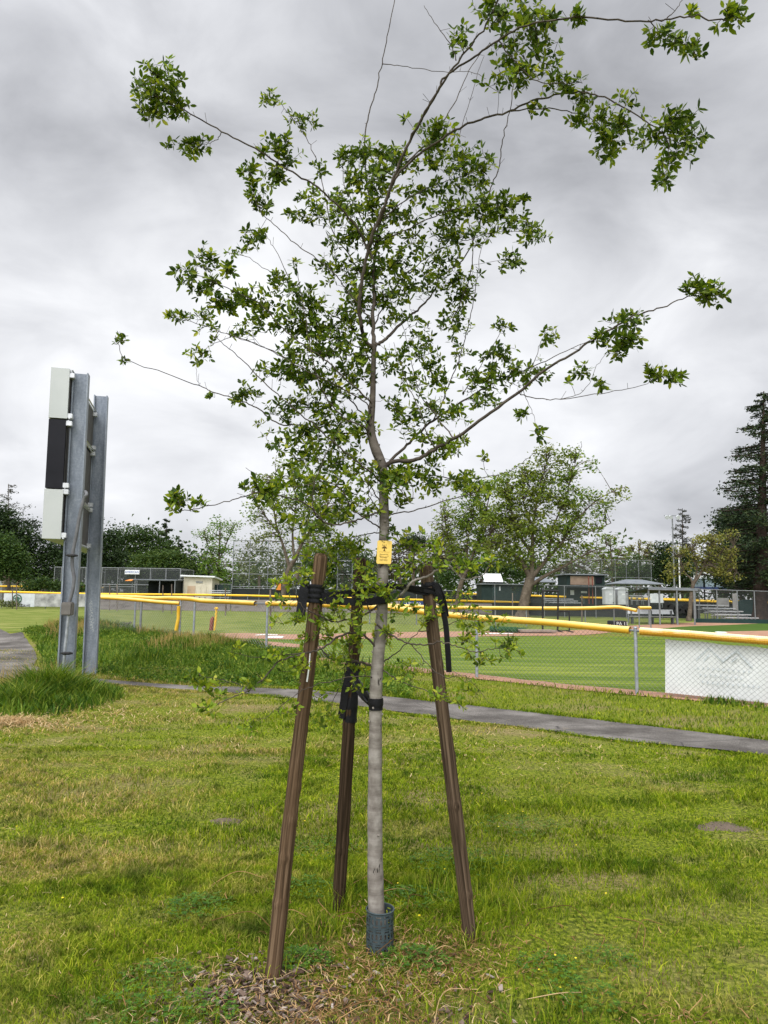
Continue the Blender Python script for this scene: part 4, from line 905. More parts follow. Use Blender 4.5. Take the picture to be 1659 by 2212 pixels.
M['f_mid'] = leafy('mid_green_leaf', [(0, (.018, .045, .010)), (.5, (.042, .085, .017)), (1, (.085, .135, .028))], .55, .25, .10, [(0, (.02, .05, .012)), (1, (.065, .10, .022))])
M['f_dome'] = leafy('dome_tree_leaf', [(0, (.022, .050, .010)), (.5, (.045, .085, .014)), (1, (.090, .130, .024))], .55, .25)
M['f_bright'] = leafy('bright_spring_leaf', [(0, (.06, .13, .020)), (.5, (.13, .23, .035)), (1, (.22, .32, .06))], .5, .4)
M['f_syc'] = leafy('sycamore_leaf', [(0, (.055, .115, .012)), (.4, (.125, .225, .024)), (.8, (.22, .325, .042)), (1, (.34, .385, .075))], .5, .42, .22, [(0, (.085, .125, .020)), (1, (.25, .285, .055))])
M['f_yel'] = leafy('yellow_green_leaf', [(0, (.10, .12, .025)), (.5, (.20, .215, .05)), (1, (.34, .31, .09))], .5, .4)
M['f_willow'] = leafy('grey_green_leaf', [(0, (.05, .08, .022)), (.5, (.11, .15, .045)), (1, (.19, .22, .08))], .5, .35, .1, [(0, (.05, .08, .02)), (1, (.18, .18, .07))])
M['f_brown'] = leafy('budding_brown_leaf', [(0, (.030, .024, .014)), (.5, (.065, .050, .028)), (1, (.12, .095, .05))], .7, .2)
M['f_fir'] = leafy('redwood_needle', [(0, (.010, .020, .010)), (.5, (.024, .044, .018)), (.85, (.048, .076, .026)), (1, (.08, .10, .036))], .6, .12)
M['f_grey'] = leafy('bare_conifer_needle', [(0, (.03, .035, .026)), (.6, (.055, .06, .045)), (1, (.09, .09, .07))], .7, .1)
M['f_rust'] = leafy('ivy_leaf', [(0, (.01, .02, .008)), (.6, (.02, .038, .012)), (1, (.05, .06, .02))], .6, .1)

def conifer(name, label, x, ytop, ybase, Y, rad, mat, n=46, droop=.25, leafs=26, leaf=.3, start=.08, bark_='darkbark', trunkr=.3, seed=1, power=.8, cat='conifer', trunklabel=None, gap=0.0, xt=None):
    r_ = np.random.default_rng(seed); p = at(x, 1290, Y); top = at(xt if xt is not None else x, ytop, Y); hh = top[2]
    root = empty(name, (p[0], Y, 0), label, cat); tip = np.array((top[0], Y, hh)); base = np.array((p[0], Y, -.1))
    b = MB(); b.tube([base, base+(0, 0, .8), base+(tip-base)*.4, tip], [trunkr*1.7, trunkr, trunkr*.7, .04], 10); b.build('trunk', M[bark_], root, smooth=True)
    A, B, LV = [], [], []
    for k in range(n):
        f = start+(1-start)*(k+r_.uniform(0, .8))/n; f = min(f, .985)
        if r_.random() < gap: continue
        L_ = rad*((1-f)**power)*r_.uniform(.62, 1.12)+.25; a = r_.uniform(0, 2*math.pi); o = base+(tip-base)*f
        d = np.array((math.cos(a), math.sin(a), 0)); m = 6; T = np.linspace(0, 1, m)[:, None]
        pts = o+d*L_*T+np.array((0, 0, 1.))*(L_*(.10*T-droop*T**1.6)+.28*L_*np.maximum(0, T-.75))
        A += list(pts[:-1]); B += list(pts[1:])
        nl = int(leafs*L_); t = r_.random(nl)**.75; q = np.stack([np.interp(t, T[:, 0], pts[:, c]) for c in range(3)], 1)
        sp = (.10+.16*L_*(1-np.abs(t-.6)))[:, None]; q = q+r_.normal(size=q.shape)*sp*np.array((1, 1, .55))*.62; q[:, 2] -= r_.random(nl)*.18*L_*.5; LV.append(q)
    b = MB(); b.wires(A, B, trunkr*.09+.012); b.build('branches', M[bark_], root)
    V, Fc = cards(np.concatenate(LV), leaf, r_, aspect=.34, droop=.25); b = MB(); b.add(V, Fc); b.build('crown', M[mat], root); return root

# left side, back to front
bgtree('evergreen_tree', 'dense dark evergreen between the left edge and the twin posts', 100, [[(95, 1300, 14), (96, 1240, 10)]], [(90, 1205, 45, 60), (60, 1160, 30, 40), (120, 1190, 35, 55), (40, 1225, 40, 45), (150, 1215, 40, 45)], 'f_dark', .34, 30, 1.3)
bgtree('evergreen_tree', 'dark evergreen with pointed lobes right behind the twin posts', 98, [[(225, 1300, 12), (228, 1240, 8)]], [(195, 1200, 40, 50), (236, 1160, 24, 36), (230, 1205, 40, 55), (165, 1225, 45, 40), (262, 1225, 30, 40)], 'f_dark', .34, 30, 1.3)
bgtree('leafy_tree', 'mid green round topped tree right of the twin posts', 104, [[(290, 1300, 12), (292, 1230, 8)]], [(285, 1160, 38, 30), (320, 1165, 42, 30), (300, 1195, 55, 35), (262, 1180, 28, 34), (350, 1180, 34, 26)], 'f_mid', .34, 28, 1.3)
conifer('fir_tree', 'dark pointed fir standing behind the domed tree', 359, 1120, 1290, 108, 3.4, 'f_fir', 40, .2, 60, .5, .1, seed=4)
conifer('fir_tree', 'smaller dark fir right of the pointed fir', 386, 1158, 1290, 108, 2.4, 'f_fir', 30, .2, 60, .45, .1, seed=5)
bgtree('domed_tree', 'broad low domed green tree above the batting cage', 92, [[(345, 1300, 14), (345, 1250, 12)]], [(350, 1226, 70, 38, 1.6), (310, 1238, 36, 28), (395, 1240, 38, 28), (350, 1205, 46, 18, 1.5), (380, 1255, 60, 24), (310, 1262, 40, 20)], 'f_dome', .30, 36, 1.0, shell=.8)
bgtree('leafy_tree', 'dark shrubby tree at the right foot of the domed tree', 95, [[(425, 1300, 8), (425, 1260, 6)]], [(415, 1235, 30, 32), (440, 1245, 30, 30), (405, 1205, 18, 14), (430, 1210, 16, 16)], 'f_dark', .3, 30, 1.1)
bgtree('spring_tree', 'bright light green feathery tree left of the grid backstop', 88, [[(472, 1300, 9), (472, 1240, 7), (474, 1180, 5), (476, 1130, 3)], [(472, 1230, 5), (450, 1180, 3), (440, 1150, 2)], [(472, 1215, 4), (495, 1160, 3), (510, 1130, 2)]],
       [(472, 1135, 22, 22, .9), (450, 1160, 24, 22, .8), (495, 1150, 22, 24, .7), (470, 1190, 38, 28, 1.3), (475, 1235, 40, 34, 1.5), (440, 1215, 16, 24), (508, 1130, 10, 14, .6), (436, 1150, 12, 12, .6)], 'f_bright', .26, 34, .9, twigs=150)
bgtree('spring_tree', 'bright green leafy tree nearest the left edge, in front of the dark ones', 70, [[(18, 1310, 12), (20, 1250, 8), (22, 1200, 5)]], [(22, 1195, 28, 36, 1.2), (5, 1180, 26, 30), (38, 1215, 26, 28), (10, 1225, 34, 28), (45, 1240, 20, 16), (-30, 1190, 40, 50)], 'f_mid', .24, 40, .9)
conifer('sparse_conifer', 'thin see through conifer rising above the trees at the left edge', 18, 1045, 1290, 100, 5.2, 'f_grey', 30, .0, 16, .34, .45, 'farbark', .12, 9, .45)
bgtree('evergreen_tree', 'tall dark evergreen below the thin see through conifer', 96, [[(10, 1300, 14), (12, 1200, 10)]], [(15, 1140, 34, 40, 1.2), (-15, 1160, 50, 60), (45, 1155, 20, 30), (0, 1110, 24, 20)], 'f_dark', .34, 30, 1.3)
bgtree('bush', 'low green bushes in front of the cage at its left end', 66, [], [(90, 1262, 26, 14), (125, 1268, 24, 12), (165, 1268, 30, 12), (60, 1268, 22, 12)], 'f_mid', .22, 60, .6, cat='bush')
bgtree('creeper', 'leafy creeper growing over the left end of the emblem board', 60.3, [], [(28, 1308, 18, 9, 1.5), (8, 1306, 10, 8)], 'f_willow', .16, 120, .35, cat='creeper')
# middle
bgtree('leafy_tree', 'dull green treeline seen through the grid backstop', 105, [[(560, 1300, 10), (560, 1240, 8)]], [(530, 1200, 34, 34), (560, 1185, 34, 26), (595, 1205, 36, 34), (640, 1205, 40, 34), (555, 1240, 60, 34), (620, 1245, 60, 34)], 'f_willow', .32, 26, 1.2)
bgtree('leafy_tree', 'dark green tree standing behind the middle stake', 104, [[(740, 1300, 10), (740, 1240, 8)]], [(700, 1215, 50, 40), (745, 1205, 46, 40), (790, 1225, 40, 46), (720, 1255, 60, 30)], 'f_mid', .32, 26, 1.2)
bgtree('budding_tree', 'brownish budding tree just right of the yellow tag', 100, [[(865, 1300, 9), (865, 1240, 6)], [(865, 1235, 4), (900, 1190, 2)], [(865, 1240, 4), (850, 1190, 2)]], [(860, 1195, 30, 24), (905, 1185, 26, 22), (885, 1225, 50, 32), (840, 1225, 34, 36)], 'f_brown', .26, 36, 1.1, twigs=160)
bgtree('evergreen_tree', 'round dark green crown above the budding trees right of the tag', 112, [[(893, 1300, 10), (893, 1200, 7)]], [(893, 1168, 32, 14, 2), (905, 1180, 24, 14), (880, 1182, 24, 14)], 'f_dark', .34, 34, 1.2)
bgtree('budding_tree', 'bare brown twiggy tree behind the forked sycamore', 104, [[(945, 1300, 8), (945, 1220, 5), (948, 1160, 2)], [(945, 1220, 3), (960, 1150, 1)], [(945, 1210, 3), (925, 1160, 1)]], [(955, 1180, 45, 28, .9), (930, 1215, 40, 30), (985, 1215, 40, 30)], 'f_brown', .24, 36, 1.0, twigs=220)
bgtree('leafy_tree', 'dark leafy mass behind the white roofed shed', 100, [[(1040, 1300, 10), (1040, 1250, 8)]], [(1000, 1235, 46, 36), (1050, 1225, 50, 36), (1100, 1230, 46, 36), (960, 1250, 40, 28), (1150, 1235, 46, 34)], 'f_mid', .32, 26, 1.2)
# the sycamores
bgtree('sycamore_tree', 'pale trunked sycamore behind the black screened fence and nearest stake', 66,
       [[(610, 1318, 17), (614, 1270, 15), (622, 1235, 14), (634, 1212, 12)], [(634, 1215, 11), (655, 1165, 7), (668, 1110, 5), (676, 1050, 3)], [(626, 1228, 10), (612, 1180, 7), (596, 1130, 5), (590, 1070, 3), (596, 1020, 2)],
        [(636, 1212, 8), (632, 1150, 5), (640, 1080, 3), (625, 1030, 2)], [(600, 1150, 5), (570, 1110, 3), (545, 1070, 2)], [(655, 1165, 5), (690, 1120, 4), (715, 1080, 2)], [(640, 1250, 12), (648, 1225, 7)]],
       [(590, 1040, 42, 34, .5), (630, 1010, 36, 24, .35), (570, 1085, 38, 34, .5), (620, 1090, 48, 44, .45), (680, 1070, 44, 44, .5), (600, 1140, 48, 30, .4), (670, 1130, 48, 38, .45), (545, 1120, 22, 26, .35), (720, 1120, 36, 40, .5), (560, 1165, 26, 18, .3), (700, 1175, 44, 26, .45), (650, 1050, 34, 34, .35)],
       'f_syc', .25, 42, .75, twigs=420)
bgtree('sycamore_tree', 'forked sycamore with a leaning trunk between tag and big sycamore', 60,
       [[(985, 1320, 14), (990, 1290, 13), (998, 1255, 12), (1012, 1225, 10)], [(1000, 1250, 8), (980, 1200, 5), (965, 1150, 4), (958, 1100, 2)], [(1012, 1225, 8), (1035, 1160, 6), (1048, 1110, 4), (1060, 1060, 2)], [(1010, 1228, 6), (1010, 1170, 4), (1020, 1120, 2), (1015, 1060, 1)]],
       [(1020, 1060, 34, 34, .5), (980, 1110, 42, 38, .5), (1045, 1110, 42, 44, .6), (1000, 1150, 52, 34, .5), (960, 1160, 34, 34, .4), (1050, 1165, 44, 34, .6), (1000, 1040, 30, 24, .3), (1060, 1050, 26, 26, .5), (930, 1195, 20, 20, .3), (1010, 1195, 52, 24, .4)],
       'f_syc', .26, 46, .75, twigs=380)
bgtree('sycamore_tree', 'big spreading sycamore right of the stakes, trunk behind the yellow rails', 57,
       [[(1128, 1336, 34), (1133, 1300, 27), (1142, 1262, 25), (1147, 1245, 22)], [(1146, 1250, 16), (1128, 1215, 12), (1105, 1195, 8), (1078, 1180, 5), (1060, 1160, 3)], [(1148, 1245, 15), (1150, 1190, 11), (1152, 1130, 7), (1165, 1060, 4), (1180, 1000, 3)],
        [(1147, 1250, 14), (1180, 1210, 10), (1215, 1170, 7), (1250, 1120, 5), (1290, 1080, 3), (1345, 1052, 2)], [(1150, 1262, 12), (1185, 1240, 9), (1225, 1220, 6), (1270, 1195, 4), (1310, 1180, 2)], [(1150, 1200, 9), (1120, 1150, 6), (1105, 1100, 4), (1095, 1050, 2)],
        [(1185, 1205, 7), (1195, 1140, 5), (1220, 1080, 3), (1240, 1010, 2), (1250, 975, 1)], [(1215, 1170, 4), (1270, 1150, 3), (1320, 1130, 2)], [(1152, 1140, 5), (1130, 1080, 4), (1135, 1010, 2)]],
       [(1180, 985, 34, 22, .5), (1225, 985, 40, 22, .4), (1150, 1025, 44, 34, .7), (1215, 1030, 48, 36, .55), (1100, 1060, 42, 42, .8), (1155, 1085, 56, 46, .8), (1225, 1085, 48, 44, .55), (1280, 1075, 34, 30, .35), (1335, 1065, 30, 22, .25), (1090, 1125, 48, 44, .9), (1150, 1150, 60, 46, .8),
        (1220, 1145, 50, 42, .6), (1285, 1130, 40, 28, .3), (1080, 1180, 44, 34, .8), (1130, 1205, 50, 28, .6), (1200, 1195, 48, 24, .5), (1260, 1185, 44, 20, .35), (1315, 1095, 28, 28, .22), (1310, 1160, 24, 16, .2), (1270, 1000, 16, 20, .3)],
       'f_syc', .25, 46, .72, twigs=700)
# right back
bgtree('willow_tree', 'pale green thin foliaged tree behind the booth', 112, [[(1235, 1300, 8), (1235, 1220, 5), (1240, 1180, 2)], [(1235, 1230, 3), (1270, 1190, 2)]], [(1235, 1215, 50, 28, .7), (1280, 1200, 34, 24, .6), (1200, 1235, 40, 26), (1265, 1232, 40, 26)], 'f_willow', .26, 30, 1.1, twigs=160)
bgtree('willow_tree', 'loose olive green tree rising above the dark green booth', 108, [[(1325, 1300, 8), (1322, 1230, 6), (1318, 1170, 3)], [(1322, 1230, 4), (1345, 1180, 2)], [(1322, 1235, 4), (1295, 1195, 2)]], [(1318, 1180, 30, 22, .7), (1345, 1200, 30, 26, .8), (1300, 1215, 34, 26, .8), (1335, 1230, 44, 24)], 'f_syc', .24, 36, 1.0, twigs=200)
bgtree('yellow_tree', 'yellow green spring tree above the wide dark canopy', 110, [[(1385, 1300, 8), (1382, 1230, 6), (1380, 1180, 3)], [(1382, 1225, 4), (1365, 1180, 2)], [(1382, 1220, 4), (1402, 1178, 2)]], [(1380, 1178, 30, 16, .8), (1398, 1195, 26, 22), (1365, 1195, 20, 16, .7), (1402, 1225, 20, 26), (1410, 1205, 12, 16)], 'f_yel', .26, 40, 1.0, twigs=200)
bgtree('leafy_tree', 'rounded green tree below the yellow green one', 106, [[(1375, 1300, 7), (1375, 1240, 5)]], [(1375, 1222, 26, 28, 1.2), (1355, 1240, 30, 20), (1395, 1242, 26, 20)], 'f_mid', .28, 36, 1.0)
bgtree('evergreen_tree', 'dark ragged evergreen directly left of the floodlight pole', 96, [[(1425, 1300, 10), (1425, 1220, 7)]], [(1428, 1215, 22, 40, 1.2), (1445, 1195, 18, 26), (1418, 1240, 22, 30), (1450, 1235, 30, 34), (1480, 1225, 30, 40), (1420, 1182, 5, 12)], 'f_dark', .30, 40, 1.0)
conifer('sparse_conifer', 'sparse grey conifer with upswept boughs right of the floodlight pole', 1474, 1098, 1290, 98, 3.3, 'f_grey', 50, .02, 34, .34, .25, 'darkbark', .16, 12, .7)
bgtree('small_sycamore', 'small yellow green sycamore with crooked stems behind the bleachers', 52,
       [[(1488, 1332, 13), (1492, 1300, 11), (1496, 1268, 10), (1500, 1255, 9)], [(1498, 1262, 8), (1515, 1235, 6), (1528, 1205, 4), (1540, 1175, 2)], [(1497, 1266, 6), (1492, 1250, 5), (1478, 1235, 3), (1468, 1205, 2)], [(1500, 1255, 5), (1506, 1230, 4), (1498, 1210, 3), (1495, 1190, 2)], [(1518, 1228, 4), (1550, 1200, 3), (1585, 1180, 1.5)], [(1540, 1205, 2), (1575, 1210, 2), (1592, 1235, 1)]],
       [(1540, 1165, 32, 18, .8), (1570, 1155, 24, 14, .6), (1510, 1170, 24, 20, .5), (1525, 1200, 38, 22, .7), (1565, 1190, 30, 24, .8), (1475, 1190, 26, 22, .4), (1455, 1225, 18, 20, .5), (1480, 1228, 20, 14, .35), (1560, 1225, 34, 20, .8), (1575, 1245, 22, 12, .9), (1520, 1225, 20, 14, .4), (1450, 1245, 12, 8, .6), (1500, 1200, 24, 14, .4)], 'f_yel', .18, 44, .5, twigs=260)
conifer('redwood_tree', 'towering dark redwood at the right edge with a broad flared trunk', 1640, 845, 1336, 56, 5.3, 'f_fir', 150, .20, 50, .27, .10, 'darkbark', .55, 21, .62, xt=1650)
bgtree('evergreen_tree', 'dark evergreen mass filling in below the redwood boughs', 66, [[(1600, 1300, 10), (1600, 1250, 8)]], [(1560, 1205, 34, 34, 1.1), (1600, 1170, 50, 44, 1.0), (1585, 1235, 60, 36, 1.2), (1640, 1215, 60, 50, 1.2), (1620, 1120, 50, 40, .8), (1575, 1130, 34, 30, .6), (1700, 1180, 60, 80, 1)], 'f_fir', .30, 40, .9, 'darkbark')
bgtree('leafy_tree', 'low olive tree peeping out below the redwood, by the right edge', 90, [[(1600, 1300, 6), (1600, 1285, 5)]], [(1560, 1268, 40, 12), (1610, 1262, 40, 14), (1640, 1275, 30, 12)], 'f_willow', .24, 60, .7)
# far wood that closes the horizon behind everything
r_ = np.random.default_rng(77); P = []
for x in np.arange(-190, 190, 3.2):
    y = 128+r_.uniform(-6, 6); hgt = 5.2+2.2*abs(math.sin(x*.11))+r_.uniform(0, 1.6); k = 420
    q = r_.normal(size=(k, 3))*.5*np.array((2.6, 2.0, hgt*.75))+np.array((x, y, hgt*.5)); P.append(q)
P = np.concatenate(P); P = P[P[:, 2] > 0]
V, Fc = cards(P, .8, r_, aspect=.7); b = MB(); b.add(V, Fc)
tag(b.build('distant_woods', M['f_mid']), 'low dark belt of woods closing the far edge of the playing fields', 'woods', kind='stuff')
# young plants beside the thin stakes
for x, yb, Y0, l_ in ((487, 1318, None, 'leafless whip sapling tied to the stake near the small white benches'), (1112, 1318, None, 'tiny sapling by the thin stake left of the big sycamore')):
    p = onground(x+1, yb+10); b0 = empty('sapling', p, l_, 'sapling'); z1 = at(x, 1262, p[1])[2]
    MB().tube([(p[0], p[1], 0), (p[0]+.05, p[1], z1*.6), (p[0], p[1], z1)], [.02, .014, .008], 6).build('trunk', M['twig'], b0)
    r2 = np.random.default_rng(int(x)); Q = np.array((p[0], p[1], z1*.85))+r2.normal(size=(160, 3))*np.array((.16, .16, .25)); V, Fc = cards(Q, .09, r2); b = MB(); b.add(V, Fc); b.build('crown', M['f_mid'], b0)
# ---------------------------------------------------------------- scoreboard on twin steel posts
def hbeam(b, base, top, w, d, yaw, t=.022):
    """wide flange steel section: two flanges and a web; yaw turns it about its own axis"""
    base = np.array(base, float); top = np.array(top, float); ca, sa = math.cos(yaw), math.sin(yaw)
    ux = np.array((ca, sa, 0)); uy = np.array((-sa, ca, 0))
    def slab(x0, x1, y0, y1):
        c = [(x0, y0), (x1, y0), (x1, y1), (x0, y1)]; v = [base+ux*a+uy*e for a, e in c]+[top+ux*a+uy*e for a, e in c]
        b.add(v, [[3, 2, 1, 0], [4, 5, 6, 7], [0, 1, 5, 4], [1, 2, 6, 5], [2, 3, 7, 6], [3, 0, 4, 7]])
    slab(-w/2, w/2, -d/2, -d/2+t); slab(-w/2, w/2, d/2-t, d/2); slab(-t/2, t/2, -d/2+t+.001, d/2-t-.001)
YA, YB = 11.3, 13.8
b1, t1 = at(141, 1490, YA), at(176, 808, YA); b2, t2 = at(194, 1455, YB), at(219, 856, YB)
b1[2] = -.1; b2[2] = -.1
sb = empty('scoreboard', (b1[0], b1[1], 0), 'tall scoreboard seen from its end on two galvanized steel posts in long grass', 'scoreboard')
dv_ = (b2-b1)[:2]; yaw = math.atan2(dv_[1], dv_[0])
m, t, p_, o_ = nodes_of('galvanized_beam'); g = NG(t); n_ = g.noise(g.pos((1, 1, .25)), 7, 6, .65); n2_ = g.noise(g.pos(), 30, 5, .7)
t.links.new(g.ramp(g.math('ADD', g.math('MULTIPLY', n_, .6), g.math('MULTIPLY', n2_, .4)), [(.36, (.13, .15, .18)), (.5, (.20, .225, .26)), (.64, (.31, .34, .38))]), p_.inputs['Base Color'])
p_.inputs['Roughness'].default_value = .5; p_.inputs['Metallic'].default_value = .35; M['beam'] = m
b = MB(); hbeam(b, b1, t1, .18, .235, yaw); b.build('post', M['beam'], sb)
b = MB(); hbeam(b, b2, t2, .18, .25, yaw); pp = b.build('post', M['beam'], sb)
# cabinets: end faces towards the camera, long side running away from it
dirv = (b2-b1)[:2]; dirv = dirv/np.linalg.norm(dirv); nrm = np.array((-dirv[1], dirv[0]))       # nrm points to the left, away from the posts
lean = (t1-b1)/(t1[2]-b1[2])
def cab(name, z0, z1, mat, s0=-.22, s1=4.2, thick=.27, gap=.14, end=None):
    """box beside the posts; s along the board, gap from the post centre line"""
    def P(s, n, z):
        q = b1+lean*(z-b1[2]); return (q[0]+dirv[0]*s+nrm[0]*n, q[1]+dirv[1]*s+nrm[1]*n, z)
    b = MB(); v = [P(s, n, z) for z in (z0, z1) for s, n in ((s0, gap), (s1, gap), (s1, gap+thick), (s0, gap+thick))]
    e = v
    b.add(v, [[3, 2, 1, 0], [4, 5, 6, 7], [0, 1, 5, 4], [1, 2, 6, 5], [2, 3, 7, 6], [3, 0, 4, 7]]); o = b.build(name, mat, sb)
    # back sheet with a flanged lip facing the posts
    b = MB(); v = [P(s, gap-.004, z) for z, s in ((z0+.05, s0+.05), (z0+.05, s1-.05), (z1-.05, s1-.05), (z1-.05, s0+.05))]; b.add(v, [[0, 1, 2, 3]]); k = b.build('back_sheet', M['alu'], o)
    b = MB()
    for z in (z0+.012, z1-.012): b.tube([P(s0+.01, gap-.03, z), P(s1-.01, gap-.03, z)], .016, 4)
    b.build('lip', M['bracket'], o)
    return o, P
def zc(py, off=0.0): return at(150, py, YA-.28)[2]
zb = [zc(1164), zc(1057), zc(903), zc(795)]
o1, P_ = cab('lower_cabinet', zb[0], zb[1], M['panel']); o1['label'] = 'lower pale grey cabinet'
o2, _ = cab('middle_cabinet', zb[1]+.02, zb[2]-.02, M['black'], thick=.25, gap=.155, s0=-.21); o2['label'] = 'black middle cabinet'
o3, _ = cab('upper_cabinet', zb[2], zb[3], M['panel']); o3['label'] = 'upper pale grey cabinet'
for z in (zb[0]+.06, zb[1]-.03, zb[1]+.07, zb[2]-.07, zb[2]+.05, zb[3]-.1):
    for s in (-.13, 3.0 if False else np.linalg.norm((b2-b1)[:2])-.13):
        for k in (0,):
            b = MB(); c = np.array(P_(s-.02, .118, z)); b.box(c-(.055, .05, .038), c+(.055, .05, .038), rot=math.atan2(dirv[1], dirv[0]), bev=.006)
            b.tube([c+(0, 0, .0)+np.array((nrm[0], nrm[1], 0))*.04, c+np.array((nrm[0], nrm[1], 0))*.09], .02, 6)
            b.build('clamp', M['bracket'], sb)
# cable conduit and junction box on the near post
def onp(px, py, dy=-.16): return at(px, py, YA+dy)
b = MB(); b.tube(smoothpath([onp(184, 1062, -.02), onp(187, 1068), onp(181, 1080), onp(172, 1115), onp(164, 1160), onp(158, 1190), onp(156, 1215), onp(158, 1235), onp(160, 1250), onp(157, 1275), onp(149, 1304)], 6), .026, 8)
b.build('conduit', M['conduit'], sb, smooth=True)
b = MB(); b.tube([onp(148, 1326, -.2), onp(140, 1405, -.19), onp(134, 1492, -.18)], .022, 8); b.build('conduit', M['galv'], sb, smooth=True)
c = onp(146, 1315, -.2); b = MB(); b.box(c-(.085, .05, .10), c+(.085, .05, .10), bev=.015); b.box(c-(.07, .062, .085), c+(.07, -.0505, .085)); b.build('junction_box', M['jbox'], sb)
for x, y in ((156, 1200), (145, 1411)):
    c = onp(x, y, -.2); b = MB(); b.tube([c-(.09, 0, 0), c-(.04, .02, 0), c+(.04, -.02, 0), c+(.09, 0, 0)], [.012, .026, .026, .012], 6); b.build('cable_strap', M['ink'], sb)
# pale hand scrawl on the far post
b = MB(); r2 = np.random.default_rng(2); pts = []
for k in range(60): pts.append(at(196+math.sin(k*.9)*(2+2.2*math.sin(k*.31)**2)+k*.05, 1298+k*1.1+math.cos(k*1.3)*3*math.sin(k*.23), YB-.19))
b.tube(smoothpath(pts, 3), .0032, 4); b.build('scrawl', M['panel'], pp)

# ---------------------------------------------------------------- stakes, ties, guard, tag
def big_stake(bpx, bpy_, tpx, tpy, Yt, r, mat, label, seed, cut='round'):
    p0 = onground(bpx, bpy_); p1 = at(tpx, tpy, Yt); r_ = np.random.default_rng(seed)
    n, m = 40, 140; T = np.linspace(0, 1, m); ax = p1-p0; Ln = np.linalg.norm(ax); u = ax/Ln
    a = np.cross(u, (0, 1, 0)); a /= np.linalg.norm(a); c = np.cross(u, a); th = np.arange(n)/n*2*math.pi; ph = r_.uniform(0, 6, 6)
    V = []
    for t in T:
        wob = .004*np.array((math.sin(5*t+ph[0]), math.sin(4*t+ph[1]), 0)); rr = r*(1.03-.06*t)*(1+.03*math.sin(9*t+ph[2]))*(1+.045*np.sin(2*th+ph[3])+.035*np.sin(5*th+ph[4]+3*t)+.018*np.sin(11*th+4*t)-.10*np.exp(-((th-4.3-.25*math.sin(6*t))/.05)**2)*(1 if .3 < (t*2.3) % 1 < .9 else 0)+.02*math.sin(37*t+ph[5]))
        for kt in (.12, .22, .36, .47, .60, .71, .82, .90):
            k = kt+.05*math.sin(seed*kt*9); rr = rr*(1+.13*math.exp(-((t-k)/.010)**2)*np.maximum(0, np.cos(th-seed*kt*7)))
        V.append(p0+ax*t+wob+rr[:, None]*(np.cos(th)[:, None]*a+np.sin(th)[:, None]*c))
    V = np.array(V); V[0, :, 2] -= .12
    cap1 = V[-1]*.0+(p1+(V[-1]-p1)*.80)+u*.016; V = np.concatenate([V, cap1[None]]); m += 1
    i = (np.arange(m-1)[:, None]*n); j = np.arange(n)[None]; k = (j+1) % n
    q = np.stack([i+j, i+k, i+n+k, i+n+j], -1).reshape(-1, 4); b = MB(); b.add(V.reshape(-1, 3), q, [list(range((m-1)*n, m*n))])
    o = b.build('wooden_stake', M[mat], None, smooth=True)
    # object space runs along the stake so that the grain follows it
    Mx = Matrix((Vector(a), Vector(c), Vector(u))).transposed().to_4x4(); Mx.translation = Vector(p0); o.data.transform(Mx.inverted()); o.matrix_world = Mx
    tag(o, label, 'stake', 'three round wooden stakes round the young tree'); bpy.context.view_layer.update(); return p0, p1, o
S1 = big_stake(590, 2112, 691, 1204, 3.32, .0315, 'stake', 'weathered brown round stake nearest the camera, with a paint drip', 1)
S2 = big_stake(728, 1968, 779, 1212, 3.95, .0315, 'stake_dark', 'darkest wooden stake, standing behind the trunk with a flat cut top', 2)
S3 = big_stake(1015, 2030, 921, 1226, 3.60, .0315, 'stake_grey', 'greyed stake leaning inward right of the grey trunk', 3)
def sp(S, t): return S[0]+(S[1]-S[0])*t
def st(S, py):
    """point of a stake at an image row"""
    lo, hi = 0.0, 1.0
    for _ in range(30):
        m = (lo+hi)/2; q = sp(S, m)-np.array((0, 0, H)); y = CY-F*(q@UP)/(q@FW)
        if y > py: lo = m
        else: hi = m
    return sp(S, (lo+hi)/2)
# white drip and splinter
o = S1[2]; q0, q1 = st(S1, 1408), st(S1, 1471); b = MB(); dn = np.array((.007, -.0335, 0)); b.tube([q0+dn, (q0+q1)/2+dn+(.002, 0, 0), q1+dn], [.002, .0035, .0038], 6)
w_ = b.build('paint_drip', M['white'], None, smooth=True); w_.parent = o; w_.matrix_parent_inverse = o.matrix_world.inverted()
TY = 3.42
TR = [(821, 2052, 42), (816, 2000, 37), (813, 1965, 34), (811, 1890, 32), (810, 1800, 31), (810, 1700, 30), (811, 1592, 27.5), (812, 1500, 26.5), (815, 1440, 26.5), (818, 1408, 26), (822, 1360, 25.5), (826, 1310, 24), (827, 1260, 23), (828, 1200, 22), (830, 1128, 20.5),
      (829, 1070, 20.5), (829, 1030, 21), (823, 1000, 22), (812, 972, 21), (803, 943, 20), (800, 920, 19), (802, 895, 16), (805, 860, 13), (806, 823, 12), (807, 780, 11), (808, 747, 11)]
def trunk_pt(py):
    ys = [t[1] for t in TR]; return at(float(np.interp(py, ys[::-1], [t[0] for t in TR][::-1])), py, TY)
def trunk_r(py):
    ys = [t[1] for t in TR]; return float(np.interp(py, ys[::-1], [t[2] for t in TR][::-1]))*TY/F/2*1.02
def sleeve(b, c0, c1, r, n=18, k=9, seed=0, fl=1.0):
    """strap wound round a pole: a ribbed short tube"""
    r_ = np.random.default_rng(seed); T = np.linspace(0, 1, k*3); pts = [c0+(c1-c0)*t for t in T]
    rr = r*(1+.10*np.abs(np.sin(T*math.pi*k*.5+seed))+.04*r_.random(len(T))); b.tube(pts, rr, n)
